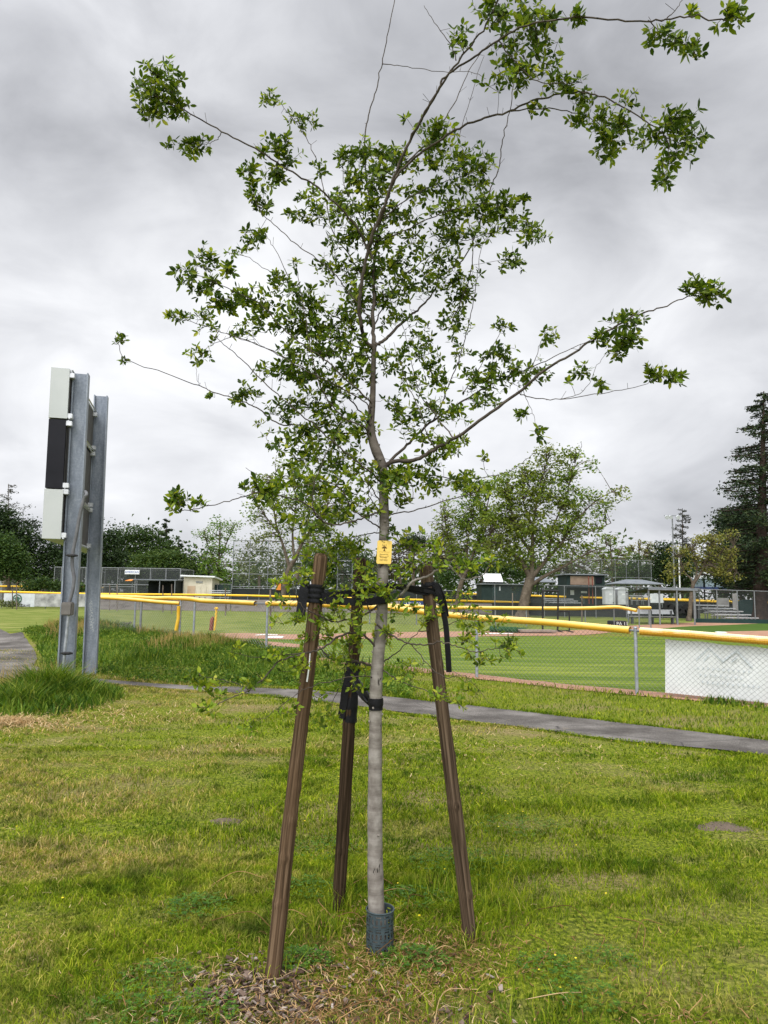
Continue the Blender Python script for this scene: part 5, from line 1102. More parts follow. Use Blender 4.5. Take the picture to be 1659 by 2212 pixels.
def strap(b, pts, w, th, tw=0.0):
    """flat hanging strap, w wide"""
    P = smoothpath(pts, 8); m = len(P); T = np.gradient(P, axis=0); T /= np.linalg.norm(T, axis=1)[:, None]
    s = np.cross(T, (0, 1, 0)); s /= np.maximum(np.linalg.norm(s, axis=1), 1e-6)[:, None]; nn = np.cross(T, s); an = np.linspace(0, tw, m)[:, None]
    s2 = s*np.cos(an)+nn*np.sin(an); n2 = np.cross(T, s2); r = [P+s2*w/2+n2*th/2, P-s2*w/2+n2*th/2, P-s2*w/2-n2*th/2, P+s2*w/2-n2*th/2]
    V = np.stack(r, 1).reshape(-1, 3); i = np.arange(m-1)[:, None]*4; j = np.arange(4)[None]; k = (j+1) % 4
    b.add(V, np.stack([i+j, i+k, i+4+k, i+4+j], -1).reshape(-1, 4), [[3, 2, 1, 0], [(m-1)*4+q for q in range(4)]])
def f3(v): return np.array(v, float)
rb = M['rubber']
# tie to the nearest stake
a0, a1 = st(S1, 1264), st(S1, 1303); tp = trunk_pt(1284)
e = empty('tree_tie', a0, 'doubled black rubber tie from the nearest stake to the trunk', 'tree tie')
b = MB(); sleeve(b, a1, a0, .0355, seed=1, k=7); b.build('wrap', rb, e, smooth=True)
rt_ = trunk_r(1284)
b = MB(); b.tube(smoothpath([at(700, 1287, 3.29), at(735, 1284, 3.31), at(775, 1277, 3.35), at(812, 1272, 3.39), at(838, 1270, 3.40)], 6), [.011, .013]+[.014]*23, 10, flat=.6) if False else strap(b, [at(694, 1288, 3.285), at(735, 1284, 3.32), at(775, 1278, 3.36), at(812, 1274, 3.395), at(842, 1274, 3.41)], .030, .012, .5)
strap(b, [at(694, 1296, 3.28), at(740, 1299, 3.31), at(790, 1300, 3.36), at(842, 1295, 3.40)], .034, .012, -.4); b.build('band', rb, e)
b = MB(); sleeve(b, trunk_pt(1297), trunk_pt(1264), trunk_r(1280)*1.07, seed=3, k=4); b.build('trunk_wrap', rb, e, smooth=True)
b = MB(); strap(b, [at(664, 1268, 3.30), at(657, 1272, 3.28), at(653, 1300, 3.27), at(650, 1322, 3.26), at(647, 1343, 3.26)], .042, .008, .15); b.build('tail', rb, e)
# tie to the leaning stake
a0, a1 = st(S3, 1258), st(S3, 1284)
e = empty('tree_tie', a0, 'black rubber tie on the leaning right stake with two long hanging tails', 'tree tie')
b = MB(); sleeve(b, a1, a0, .034, seed=5, k=5); b.build('wrap', rb, e, smooth=True)
b = MB(); strap(b, [at(836, 1264, 3.40), at(868, 1266, 3.47), at(900, 1271, 3.54), at(940, 1276, 3.57)], .022, .010, .3); strap(b, [at(838, 1268, 3.46), at(875, 1273, 3.52), at(905, 1281, 3.56), at(938, 1284, 3.57)], .015, .008, -.3)
strap(b, [at(915, 1276, 3.555), at(935, 1280, 3.56), at(948, 1290, 3.57)], .016, .010); b.build('band', rb, e)
b = MB(); strap(b, [at(938, 1262, 3.56), at(946, 1275, 3.56), at(955, 1310, 3.56), at(963, 1350, 3.56), at(967, 1400, 3.56), at(970, 1452, 3.56)], .026, .009, .5); b.build('tail', rb, e)
b = MB(); strap(b, [at(940, 1260, 3.57), at(950, 1270, 3.57), at(961, 1300, 3.58), at(966, 1332, 3.58)], .017, .008, .5); b.build('tail', rb, e)
# lower tie to the dark stake
a0, a1 = st(S2, 1430), st(S2, 1452)
e = empty('tree_tie', a0, 'low black rubber tie slanting from the dark rear stake to a trunk band', 'tree tie')
b = MB(); sleeve(b, a1, a0, .034, seed=6, k=4); b.build('wrap', rb, e, smooth=True)
b = MB(); sleeve(b, st(S2, 1560), st(S2, 1500), .0335, seed=8, k=3); b.build('wrap', rb, e, smooth=True)
b = MB(); strap(b, [at(765, 1470, 3.9), at(783, 1490, 3.75), at(800, 1512, 3.55)], .045, .010, .6); strap(b, [at(762, 1466, 3.9), at(780, 1500, 3.75), at(797, 1522, 3.52)], .03, .008, .9); b.build('band', rb, e)
b = MB(); sleeve(b, trunk_pt(1533), trunk_pt(1508), trunk_r(1520)*1.05, seed=9, k=2); b.build('trunk_wrap', rb, e, smooth=True)
b = MB(); strap(b, [at(755, 1450, 3.88), at(746, 1490, 3.87), at(743, 1515, 3.87), at(737, 1552, 3.87)], .04, .008, .4); b.build('tail', rb, e)
b = MB(); strap(b, [at(768, 1450, 3.88), at(766, 1500, 3.87), at(760, 1540, 3.87), at(758, 1562, 3.87)], .035, .008, -.3); b.build('tail', rb, e)
# mesh guard round the foot of the trunk
q = onground(822, 2056); gc = np.array((at(821, 1980, TY)[0], TY, 0)); z0 = G(gc[0], gc[1])-.02; z1 = at(821, 1963, TY)[2]+.0; gr = .0615
e = empty('trunk_guard', (gc[0], gc[1], z0), 'grey green slotted plastic guard round the foot of the trunk', 'trunk guard')
b = MB(); na, nz = 80, 64; hgt = z1-z0; th = np.arange(na)/na*2*math.pi
mask = np.ones((nz, na), bool)
for r_i in range(nz):
    f = r_i/nz
    for a_i in range(na):
        rows = r_i
        if 2 <= rows < nz-3:
            blk = (nz-1-rows-3) % 20      # from the top: horizontal slots, then upright slots
            if blk in (1, 2) and (a_i % 8) < 5: mask[r_i, a_i] = False
            elif 5 <= blk <= 11 and (a_i % 4) < 2: mask[r_i, a_i] = False
            elif blk in (14, 15) and ((a_i+3) % 8) < 5: mask[r_i, a_i] = False
            elif blk in (18, ) and (a_i % 8) < 5: mask[r_i, a_i] = False
Vo = np.array([[(gc[0]+gr*(1+.0*z)*math.cos(t), gc[1]+gr*math.sin(t), z0+hgt*z/nz) for t in th] for z in range(nz+1)])
Vi = np.array([[(gc[0]+(gr-.003)*math.cos(t), gc[1]+(gr-.003)*math.sin(t), z0+hgt*z/nz) for t in th] for z in range(nz+1)])
fo, fi = [], []; base_ = (nz+1)*na
for r_i in range(nz):
    for a_i in range(na):
        if mask[r_i, a_i]:
            k = (a_i+1) % na; fo.append([r_i*na+a_i, r_i*na+k, (r_i+1)*na+k, (r_i+1)*na+a_i]); fi.append([base_+r_i*na+k, base_+r_i*na+a_i, base_+(r_i+1)*na+a_i, base_+(r_i+1)*na+k])
b.add(np.concatenate([Vo.reshape(-1, 3), Vi.reshape(-1, 3)]), fo, fi); b.build('sleeve', M['guard'], e)
b = MB(); b.tube([(gc[0]+gr*math.cos(t), gc[1]+gr*math.sin(t), z1) for t in np.linspace(0, 2*math.pi, 41)], .0035, 6, cap=False); b.build('rim', M['guard'], e, smooth=True)
# gold tag
tc_ = at(830, 1193, 3.385); wx, hz_ = .0345, .0545
e = empty('name_tag', tc_, 'gold metal tag lettered Rover hanging on the trunk by a wire', 'tag')
an = R(4); ux = np.array((math.cos(an*.3), .04, -math.sin(an*.3))); ux /= np.linalg.norm(ux); uz = np.array((.035, -.03, 1)); uz /= np.linalg.norm(uz); uy = np.cross(uz, ux)
def tpnt(x, z, o=0.0): return tc_+ux*x+uz*z-uy*o
pr = []
for cx_, cz_, a0_ in ((wx-.007, hz_-.007, 0), (-wx+.007, hz_-.007, 90), (-wx+.007, -hz_+.007, 180), (wx-.007, -hz_+.007, 270)):
    for k in range(7): a_ = R(a0_+k*15); pr.append((cx_+.007*math.cos(a_), cz_+.007*math.sin(a_)))
n = len(pr); b = MB(); b.add([tpnt(x, z, .0006) for x, z in pr]+[tpnt(x, z, -.0006) for x, z in pr], [list(range(n))], [[n+k for k in range(n)][::-1]], [[k, (k+1) % n, n+(k+1) % n, n+k] for k in range(n)])
pl = b.build('plate', M['brass'], e)
dn = tuple(-uy)
for s_, sz, z in (('Red F', .0095, .033), ('Deceased Pet', .0072, -.010), ('"Rover"', .0145, -.0225), ('2007-2021', .0090, -.0365)):
    text('lettering', s_, sz, tpnt(-.001, z, .0012), ux, uz, M['tagink'], pl, .0002)
b = MB(); th = np.linspace(0, math.pi, 15); cr_ = [(.012*math.cos(t)*(1+.12*math.sin(7*t)), .012+.0105*math.sin(t)*(1+.1*math.sin(9*t))) for t in th]
b.add([tpnt(x, z+.006, .0013) for x, z in cr_], [list(range(15))]); b.add([tpnt(x, z, .0013) for x, z in ((-.002, .018), (.002, .018), (.0035, .008), (.009, .0055), (-.008, .0055), (-.0025, .009))], [list(range(6))])
for k in range(12): x = -.024+k*.0042; b.add([tpnt(x, .0008, .0013), tpnt(x+.0028, .0008, .0013), tpnt(x+.0028, .0018, .0013), tpnt(x, .0018, .0013)], [[0, 1, 2, 3]])
b.build('emblem', M['tagink'], pl)
b = MB(); b.tube(smoothpath([tpnt(-.017, hz_+.004, .002), tpnt(-.010, hz_-.004, .004), tpnt(0, hz_-.007, .003), tpnt(0, hz_-.0075, .0008)], 5), .0009, 5)
b.tube(smoothpath([tpnt(-.017, hz_+.004, .002), tpnt(-.028, hz_+.008, -.03), tpnt(0, hz_+.01, -.085), tpnt(.028, hz_+.008, -.04), tpnt(.012, hz_+.006, -.006), tpnt(0, hz_-.006, .0)], 5), .0009, 5); b.build('wire', M['ink'], e, smooth=True)

# ---------------------------------------------------------------- the young oak
oak = empty('young_tree', (trunk_pt(2052)[0], TY, 0), 'young oak with a grey trunk staked in the middle of the lawn', 'tree')
P = [at(x, y, TY) for x, y, w in TR]; P[0][2] = -.05
rr = [w*TY/F/2 for x, y, w in TR]; P5 = smoothpath(P, 6); r5 = np.interp(np.linspace(0, 1, len(P5)), np.linspace(0, 1, len(P)), rr)
r2 = np.random.default_rng(5); z_ = P5[:, 2]; r5 = r5*(1+.02*np.sin(z_*23)+.015*np.sin(z_*61))
split = int(len(P5)*.47)
b = MB(); b.tube(P5, r5, 22)
for _ in range(16):   # knots and pruning scars
    k = r2.integers(8, len(P5)-30); a_ = r2.uniform(math.pi, 2*math.pi); c = P5[k]+np.array((math.cos(a_), math.sin(a_), 0))*r5[k]*.9
    b.tube([c, c+np.array((math.cos(a_), math.sin(a_), .3))*.008], [.008, .004], 8)
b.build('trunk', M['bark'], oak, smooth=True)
# branches: (px, py, dY) with start and end width in px; dY moves each away from (+) or towards (-) the camera
BR = [
 (10, 7, [(808, 747, 0), (806, 690, .02), (808, 640, .03), (806, 590, .05), (812, 545, .06), (822, 500, .05)]),
 (10.5, 3.5, [(806, 750, 0), (790, 738, -.02), (780, 703, -.05), (776, 664, -.08), (782, 605, -.12), (794, 545, -.15), (808, 500, -.2), (835, 430, -.25), (868, 340, -.32), (900, 275, -.38), (930, 222, -.42), (962, 172, -.47), (1000, 118, -.52), (1050, 52, -.6), (1085, -20, -.66)]),
 (9, 3, [(806, 748, 0), (830, 735, .03), (855, 710, .08), (884, 684, .14), (905, 667, .18), (928, 643, .22), (945, 610, .26), (955, 560, .3)]),
 (7, 2.5, [(812, 545, .05), (816, 500, .0), (830, 450, -.1), (850, 395, -.2), (880, 355, -.25), (936, 312, -.32), (994, 276, -.38), (1046, 257, -.42), (1103, 239, -.48), (1160, 214, -.52), (1238, 200, -.58), (1295, 208, -.62), (1358, 239, -.65), (1410, 273, -.68), (1445, 300, -.7)]),
 (3, 1.4, [(1103, 240, -.48), (1160, 235, -.5), (1238, 242, -.52), (1290, 262, -.54), (1315, 310, -.55)]),
 (5.5, 3, [(868, 340, -.32), (905, 268, -.4), (945, 195, -.5), (962, 166, -.52), (1025, 123, -.6), (1077, 88, -.66), (1129, 57, -.7), (1207, 42, -.76), (1264, 37, -.8), (1368, 46, -.86), (1440, 42, -.88), (1498, 36, -.9), (1570, 46, -.92)]),
 (4.5, 2.4, [(812, 505, .1), (800, 440, .1), (790, 380, .12), (787, 305, .14), (796, 250, .15), (812, 195, .15), (825, 138, .16), (840, 65, .17), (856, -20, .18)]),
 (2, 1.2, [(825, 138, .16), (880, 144, .1), (960, 155, .0), (1020, 156, -.08), (1050, 170, -.1)]),
 (4, 2.2, [(945, 600, .3), (1000, 560, .28), (1030, 500, .25), (1056, 416, .2), (1077, 364, .17), (1085, 312, .14), (1098, 250, .1), (1108, 192, .05), (1112, 140, .0)]),
 (3.5, 1.6, [(880, 350, -.2), (940, 290, -.1), (985, 215, -.05), (1020, 140, .0), (1060, 90, .02)]),
 (3, 1.3, [(975, 700, .25), (1014, 600, .24), (1020, 520, .22), (1000, 420, .2), (990, 310, .18), (1020, 200, .15), (1045, 120, .12)]),
 (5.5, 2.4, [(805, 560, -.05), (770, 490, -.12), (720, 435, -.18), (680, 400, -.22), (620, 365, -.27), (550, 320, -.32), (480, 285, -.36), (410, 245, -.4), (340, 208, -.44), (300, 185, -.46)]),
 (2, 1, [(480, 285, -.36), (468, 302, -.34), (450, 310, -.33), (420, 318, -.32)]),
 (3.4, 1.4, [(800, 620, .05), (760, 560, .1), (720, 500, .13), (705, 440, .15), (690, 370, .17), (670, 315, .18), (650, 280, .19), (620, 240, .2), (590, 205, .2)]),
 (3.4, 1.4, [(800, 690, 0), (760, 640, -.05), (731, 602, -.1), (699, 570, -.12), (650, 535, -.14), (607, 498, -.16), (565, 460, -.18), (548, 420, -.19), (538, 370, -.2)]),
 (3, 1.2, [(795, 760, .05), (740, 730, .1), (680, 690, .14), (640, 640, .16), (605, 560, .18), (579, 514, .2), (560, 490, .2)]),
 (3.2, 1.2, [(800, 780, 0), (760, 710, .1), (700, 670, .18), (640, 625, .22), (587, 590, .26), (531, 554, .3), (490, 545, .32)]),
 (4, 1.4, [(802, 870, -.02), (760, 830, -.1), (700, 775, -.16), (655, 745, -.2), (603, 702, -.24), (559, 654, -.28), (479, 618, -.32), (430, 595, -.34), (400, 590, -.35)]),
 (4.2, 1.4, [(802, 925, 0), (780, 890, .08), (740, 850, .15), (655, 794, .22), (579, 754, .27), (507, 726, .3), (423, 698, .34), (375, 680, .36)]),
 (2, 1, [(507, 726, .3), (480, 735, .3), (450, 750, .3), (430, 775, .3)]),
 (4.4, 1.5, [(826, 1040, 0), (784, 1008, -.08), (735, 968, -.14), (688, 928, -.2), (630, 878, -.26), (568, 824, -.3), (520, 775, -.34), (484, 744, -.36), (455, 722, -.38)]),
 (4.6, 1.5, [(805, 938, 0), (760, 936, .05), (700, 935, .1), (660, 920, .14), (604, 916, .18), (560, 885, .2), (524, 868, .22), (464, 848, .26), (430, 833, .28), (340, 800, .32), (270, 775, .35), (256, 745, .36), (248, 724, .36)]),
 (1.2, .9, [(430, 833, .28), (426, 815, .28), (424, 790, .28)]),
 (3.4, 1.3, [(802, 905, 0), (790, 870, -.05), (740, 840, -.12), (700, 820, -.16), (636, 788, -.22), (590, 760, -.26), (532, 736, -.3), (480, 718, -.33)]),
 (4, 1.4, [(802, 930, 0), (770, 915, -.1), (744, 904, -.15), (712, 868, -.2), (684, 816, -.25), (672, 756, -.28), (660, 690, -.3), (650, 630, -.32), (640, 572, -.34)]),
 (4.6, 1.5, [(826, 1104, 0), (800, 1112, -.08), (768, 1124, -.14), (720, 1133, -.2), (688, 1120, -.26), (672, 1096, -.3), (640, 1080, -.34), (592, 1068, -.38), (556, 1064, -.41), (520, 1075, -.44), (464, 1090, -.48), (400, 1103, -.52), (372, 1100, -.54)]),
 (3, 1.3, [(690, 1120, -.26), (676, 1090, -.28), (680, 1040, -.3), (700, 990, -.3), (722, 945, -.3), (745, 900, -.28)]),
 (3.4, 1.3, [(824, 1090, .02), (806, 1060, .08), (790, 1030, .12), (760, 1010, .18), (720, 1000, .22), (670, 990, .26), (620, 1010, .3)]),
 (3.2, 1.2, [(826, 1150, 0), (800, 1152, .1), (760, 1162, .18), (720, 1180, .24), (690, 1200, .28)]),
 (3.0, 1.2, [(824, 1110, 0), (805, 1085, -.1), (796, 1060, -.15), (800, 1020, -.2), (812, 985, -.22)]),
 (3.5, 1.2, [(820, 1140, -.02), (790, 1120, -.1), (760, 1100, -.15), (740, 1060, -.2), (700, 1040, -.24), (640, 1050, -.28), (585, 1040, -.3), (530, 1010, -.32)]),
 (11, 2.4, [(829, 1005, 0), (856, 996, .0), (900, 992, -.04), (940, 970, -.08), (980, 948, -.12), (1048, 900, -.18), (1128, 840, -.25), (1180, 797, -.3), (1240, 762, -.35), (1300, 722, -.4), (1370, 683, -.44), (1430, 663, -.48), (1482, 642, -.5)]),
 (8, 1.6, [(828, 1008, 0), (862, 978, .05), (896, 944, .1), (936, 908, .15), (984, 876, .2), (1032, 848, .24), (1090, 815, .28), (1150, 792, .32), (1210, 765, .34), (1290, 728, .36)]),
 (2.6, 1.2, [(1115, 848, -.22), (1150, 858, -.22), (1200, 863, -.24), (1300, 850, -.28), (1380, 833, -.3), (1430, 815, -.32)]),
 (1.6, 1, [(1210, 862, -.24), (1260, 845, -.24), (1290, 790, -.25), (1310, 760, -.26)]),
 (1.4, .9, [(1128, 840, -.25), (1145, 880, -.24), (1160, 920, -.24)]),
 (3.5, 1.3, [(936, 908, .15), (955, 870, .18), (968, 836, .2), (990, 780, .22), (1005, 730, .24), (1020, 664, .26), (1032, 590, .28), (1042, 530, .3), (1080, 470, .3)]),
 (2.6, 1, [(1000, 850, .2), (1045, 780, .2), (1080, 720, .2), (1088, 700, .2)]),
 (2.0, 1, [(1150, 792, .32), (1165, 750, .32), (1180, 715, .32)]),
 (3, 1.2, [(940, 970, -.08), (920, 930, -.1), (905, 880, -.1), (880, 830, -.1), (868, 790, -.1), (850, 740, -.1)]),
 (3, 1.2, [(980, 948, -.1), (945, 900, .0), (905, 845, .08), (888, 780, .12), (870, 700, .15)]),
 (3.4, 1.3, [(838, 1110, .02), (852, 1110, .0), (904, 1100, -.08), (984, 1076, -.16), (1024, 1064, -.2), (1045, 1045, -.22)]),
 (3.2, 1.1, [(838, 1030, 0), (868, 1028, .06), (924, 1026, .12), (996, 1036, .18), (1064, 1028, .24), (1104, 1016, .28), (1138, 992, .3), (1160, 970, .32)]),
 (2.4, 1, [(836, 1055, 0), (865, 1060, -.1), (885, 1085, -.14), (893, 1060, -.16), (880, 1035, -.18)]),
 (3, 1.2, [(810, 700, .05), (840, 640, .1), (880, 590, .14), (940, 545, .18), (1000, 520, .2), (1060, 505, .22), (1120, 500, .24), (1160, 510, .25)]),
 (3, 1.2, [(815, 520, 0), (870, 500, -.08), (930, 470, -.12), (990, 450, -.16), (1050, 440, -.2), (1100, 450, -.22)]),
 (3, 1.2, [(830, 470, -.1), (880, 430, -.05), (940, 400, .0), (1000, 380, .05), (1040, 370, .08)]),
 (2.5, 1.2, [(808, 590, .05), (760, 580, .12), (720, 570, .16), (690, 560, .18)]),
 (2.8, 1.2, [(812, 540, .02), (780, 470, .05), (745, 400, .08), (740, 350, .1)]),
 (2.2, 1, [(985, 130, -.5), (975, 100, -.5), (940, 50, -.5), (915, 10, -.5)]),
 (2.5, 1.2, [(1077, 88, -.62), (1110, 130, -.62), (1160, 175, -.64), (1215, 180, -.66), (1260, 180, -.66)]),
 (2.2, 1, [(1000, 118, -.5), (1000, 90, -.5), (985, 70, -.5)]),
 (1.8, 1, [(1440, 42, -.88), (1460, 20, -.88), (1480, -10, -.88)]),
 (1.8, 1, [(1400, 44, -.86), (1430, 70, -.86), (1480, 95, -.87), (1500, 115, -.87)]),
 (1.8, 1, [(1440, 298, -.7), (1445, 340, -.7), (1436, 390, -.7)]),
 (7, 2, [(836, 1300, 0), (866, 1285, -.05), (891, 1257, -.1), (927, 1243, -.14), (964, 1220, -.18), (995, 1246, -.22), (1014, 1251, -.24), (1045, 1240, -.28), (1062, 1210, -.3)]),
 (5, 1.5, [(820, 1307, 0), (792, 1324, -.05), (765, 1335, -.1), (723, 1342, -.16), (689, 1330, -.22), (653, 1310, -.26), (631, 1268, -.3)]),
 (4, 1.3, [(815, 1349, -.02), (849, 1374, -.07), (888, 1391, -.12), (927, 1393, -.16), (953, 1386, -.2), (989, 1397, -.24), (1028, 1408, -.28), (1061, 1402, -.3), (1120, 1398, -.34)]),
 (5.5, 2, [(812, 1442, 0), (776, 1430, .06), (748, 1429, .1), (709, 1419, .16), (690, 1395, .2), (672, 1370, .22)]),
 (5, 1.6, [(818, 1400, 0), (780, 1370, -.06), (740, 1372, -.12), (700, 1398, -.2), (664, 1411, -.26), (608, 1427, -.32), (572, 1462, -.36), (540, 1491, -.4), (480, 1515, -.46), (452, 1530, -.48)]),
 (2.6, 1, [(664, 1411, -.26), (600, 1415, -.3), (560, 1420, -.34), (500, 1410, -.38)]),
 (3, 1.2, [(826, 1430, 0), (849, 1416, .06), (877, 1391, .1), (905, 1363, .14), (930, 1330, .18)]),
 (2.6, 1, [(824, 1444, 0), (863, 1472, -.08), (905, 1486, -.13), (947, 1503, -.18), (989, 1523, -.22)]),
 (2.2, .9, [(888, 1391, -.12), (930, 1440, -.15), (964, 1464, -.2), (997, 1458, -.22), (1023, 1478, -.24), (1061, 1522, -.26)]),
 (2.6, 1, [(812, 1465, 0), (775, 1460, -.08), (720, 1470, -.14), (680, 1480, -.2), (640, 1500, -.26), (600, 1530, -.3), (572, 1553, -.33)]),
 (2.4, 1, [(800, 1324, -.03), (780, 1280, -.1), (745, 1240, -.14), (720, 1210, -.18), (690, 1180, -.2)]),
 (2.4, 1, [(748, 1429, .1), (740, 1470, .12), (720, 1510, .14), (700, 1545, .16)]),
 (2.6, 1, [(836, 1240, 0), (860, 1210, .06), (885, 1180, .1), (905, 1150, .12)]),
 (2.4, 1, [(964, 1220, -.18), (960, 1190, -.2), (955, 1130, -.22), (950, 1080, -.22)]),
 (2.4, 1, [(905, 1363, .14), (950, 1360, .16), (1000, 1335, .18), (1050, 1345, .2)]),
 (2, .9, [(540, 1491, -.4), (515, 1478, -.42), (480, 1470, -.44), (430, 1460, -.46)]),
]
nodes_all = []; rootr = np.random.default_rng(11)
for bi, (w0, w1, pts) in enumerate(BR):
    Q = [at(x, y, TY+d) for x, y, d in pts]; Pq = smoothpath(Q, 6); m = len(Pq); wob = rootr.normal(size=(m, 3))*.0022; wob[0] = 0; Pq = Pq+wob
    rr = np.linspace(w0, w1*.9, m)*TY/F/2*(.88 if bi < 40 else 1.0); rr[:3] *= (1.25, 1.12, 1.04)
    b = MB(); b.tube(Pq, rr, 8 if w0 > 3 else 6)
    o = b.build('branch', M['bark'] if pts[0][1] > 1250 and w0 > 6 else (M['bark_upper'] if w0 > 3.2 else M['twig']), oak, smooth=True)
    nodes_all.append(Pq)
    nl = int(len(Pq)/3)
TN = np.concatenate(nodes_all+[P5[len(P5)//2:]])
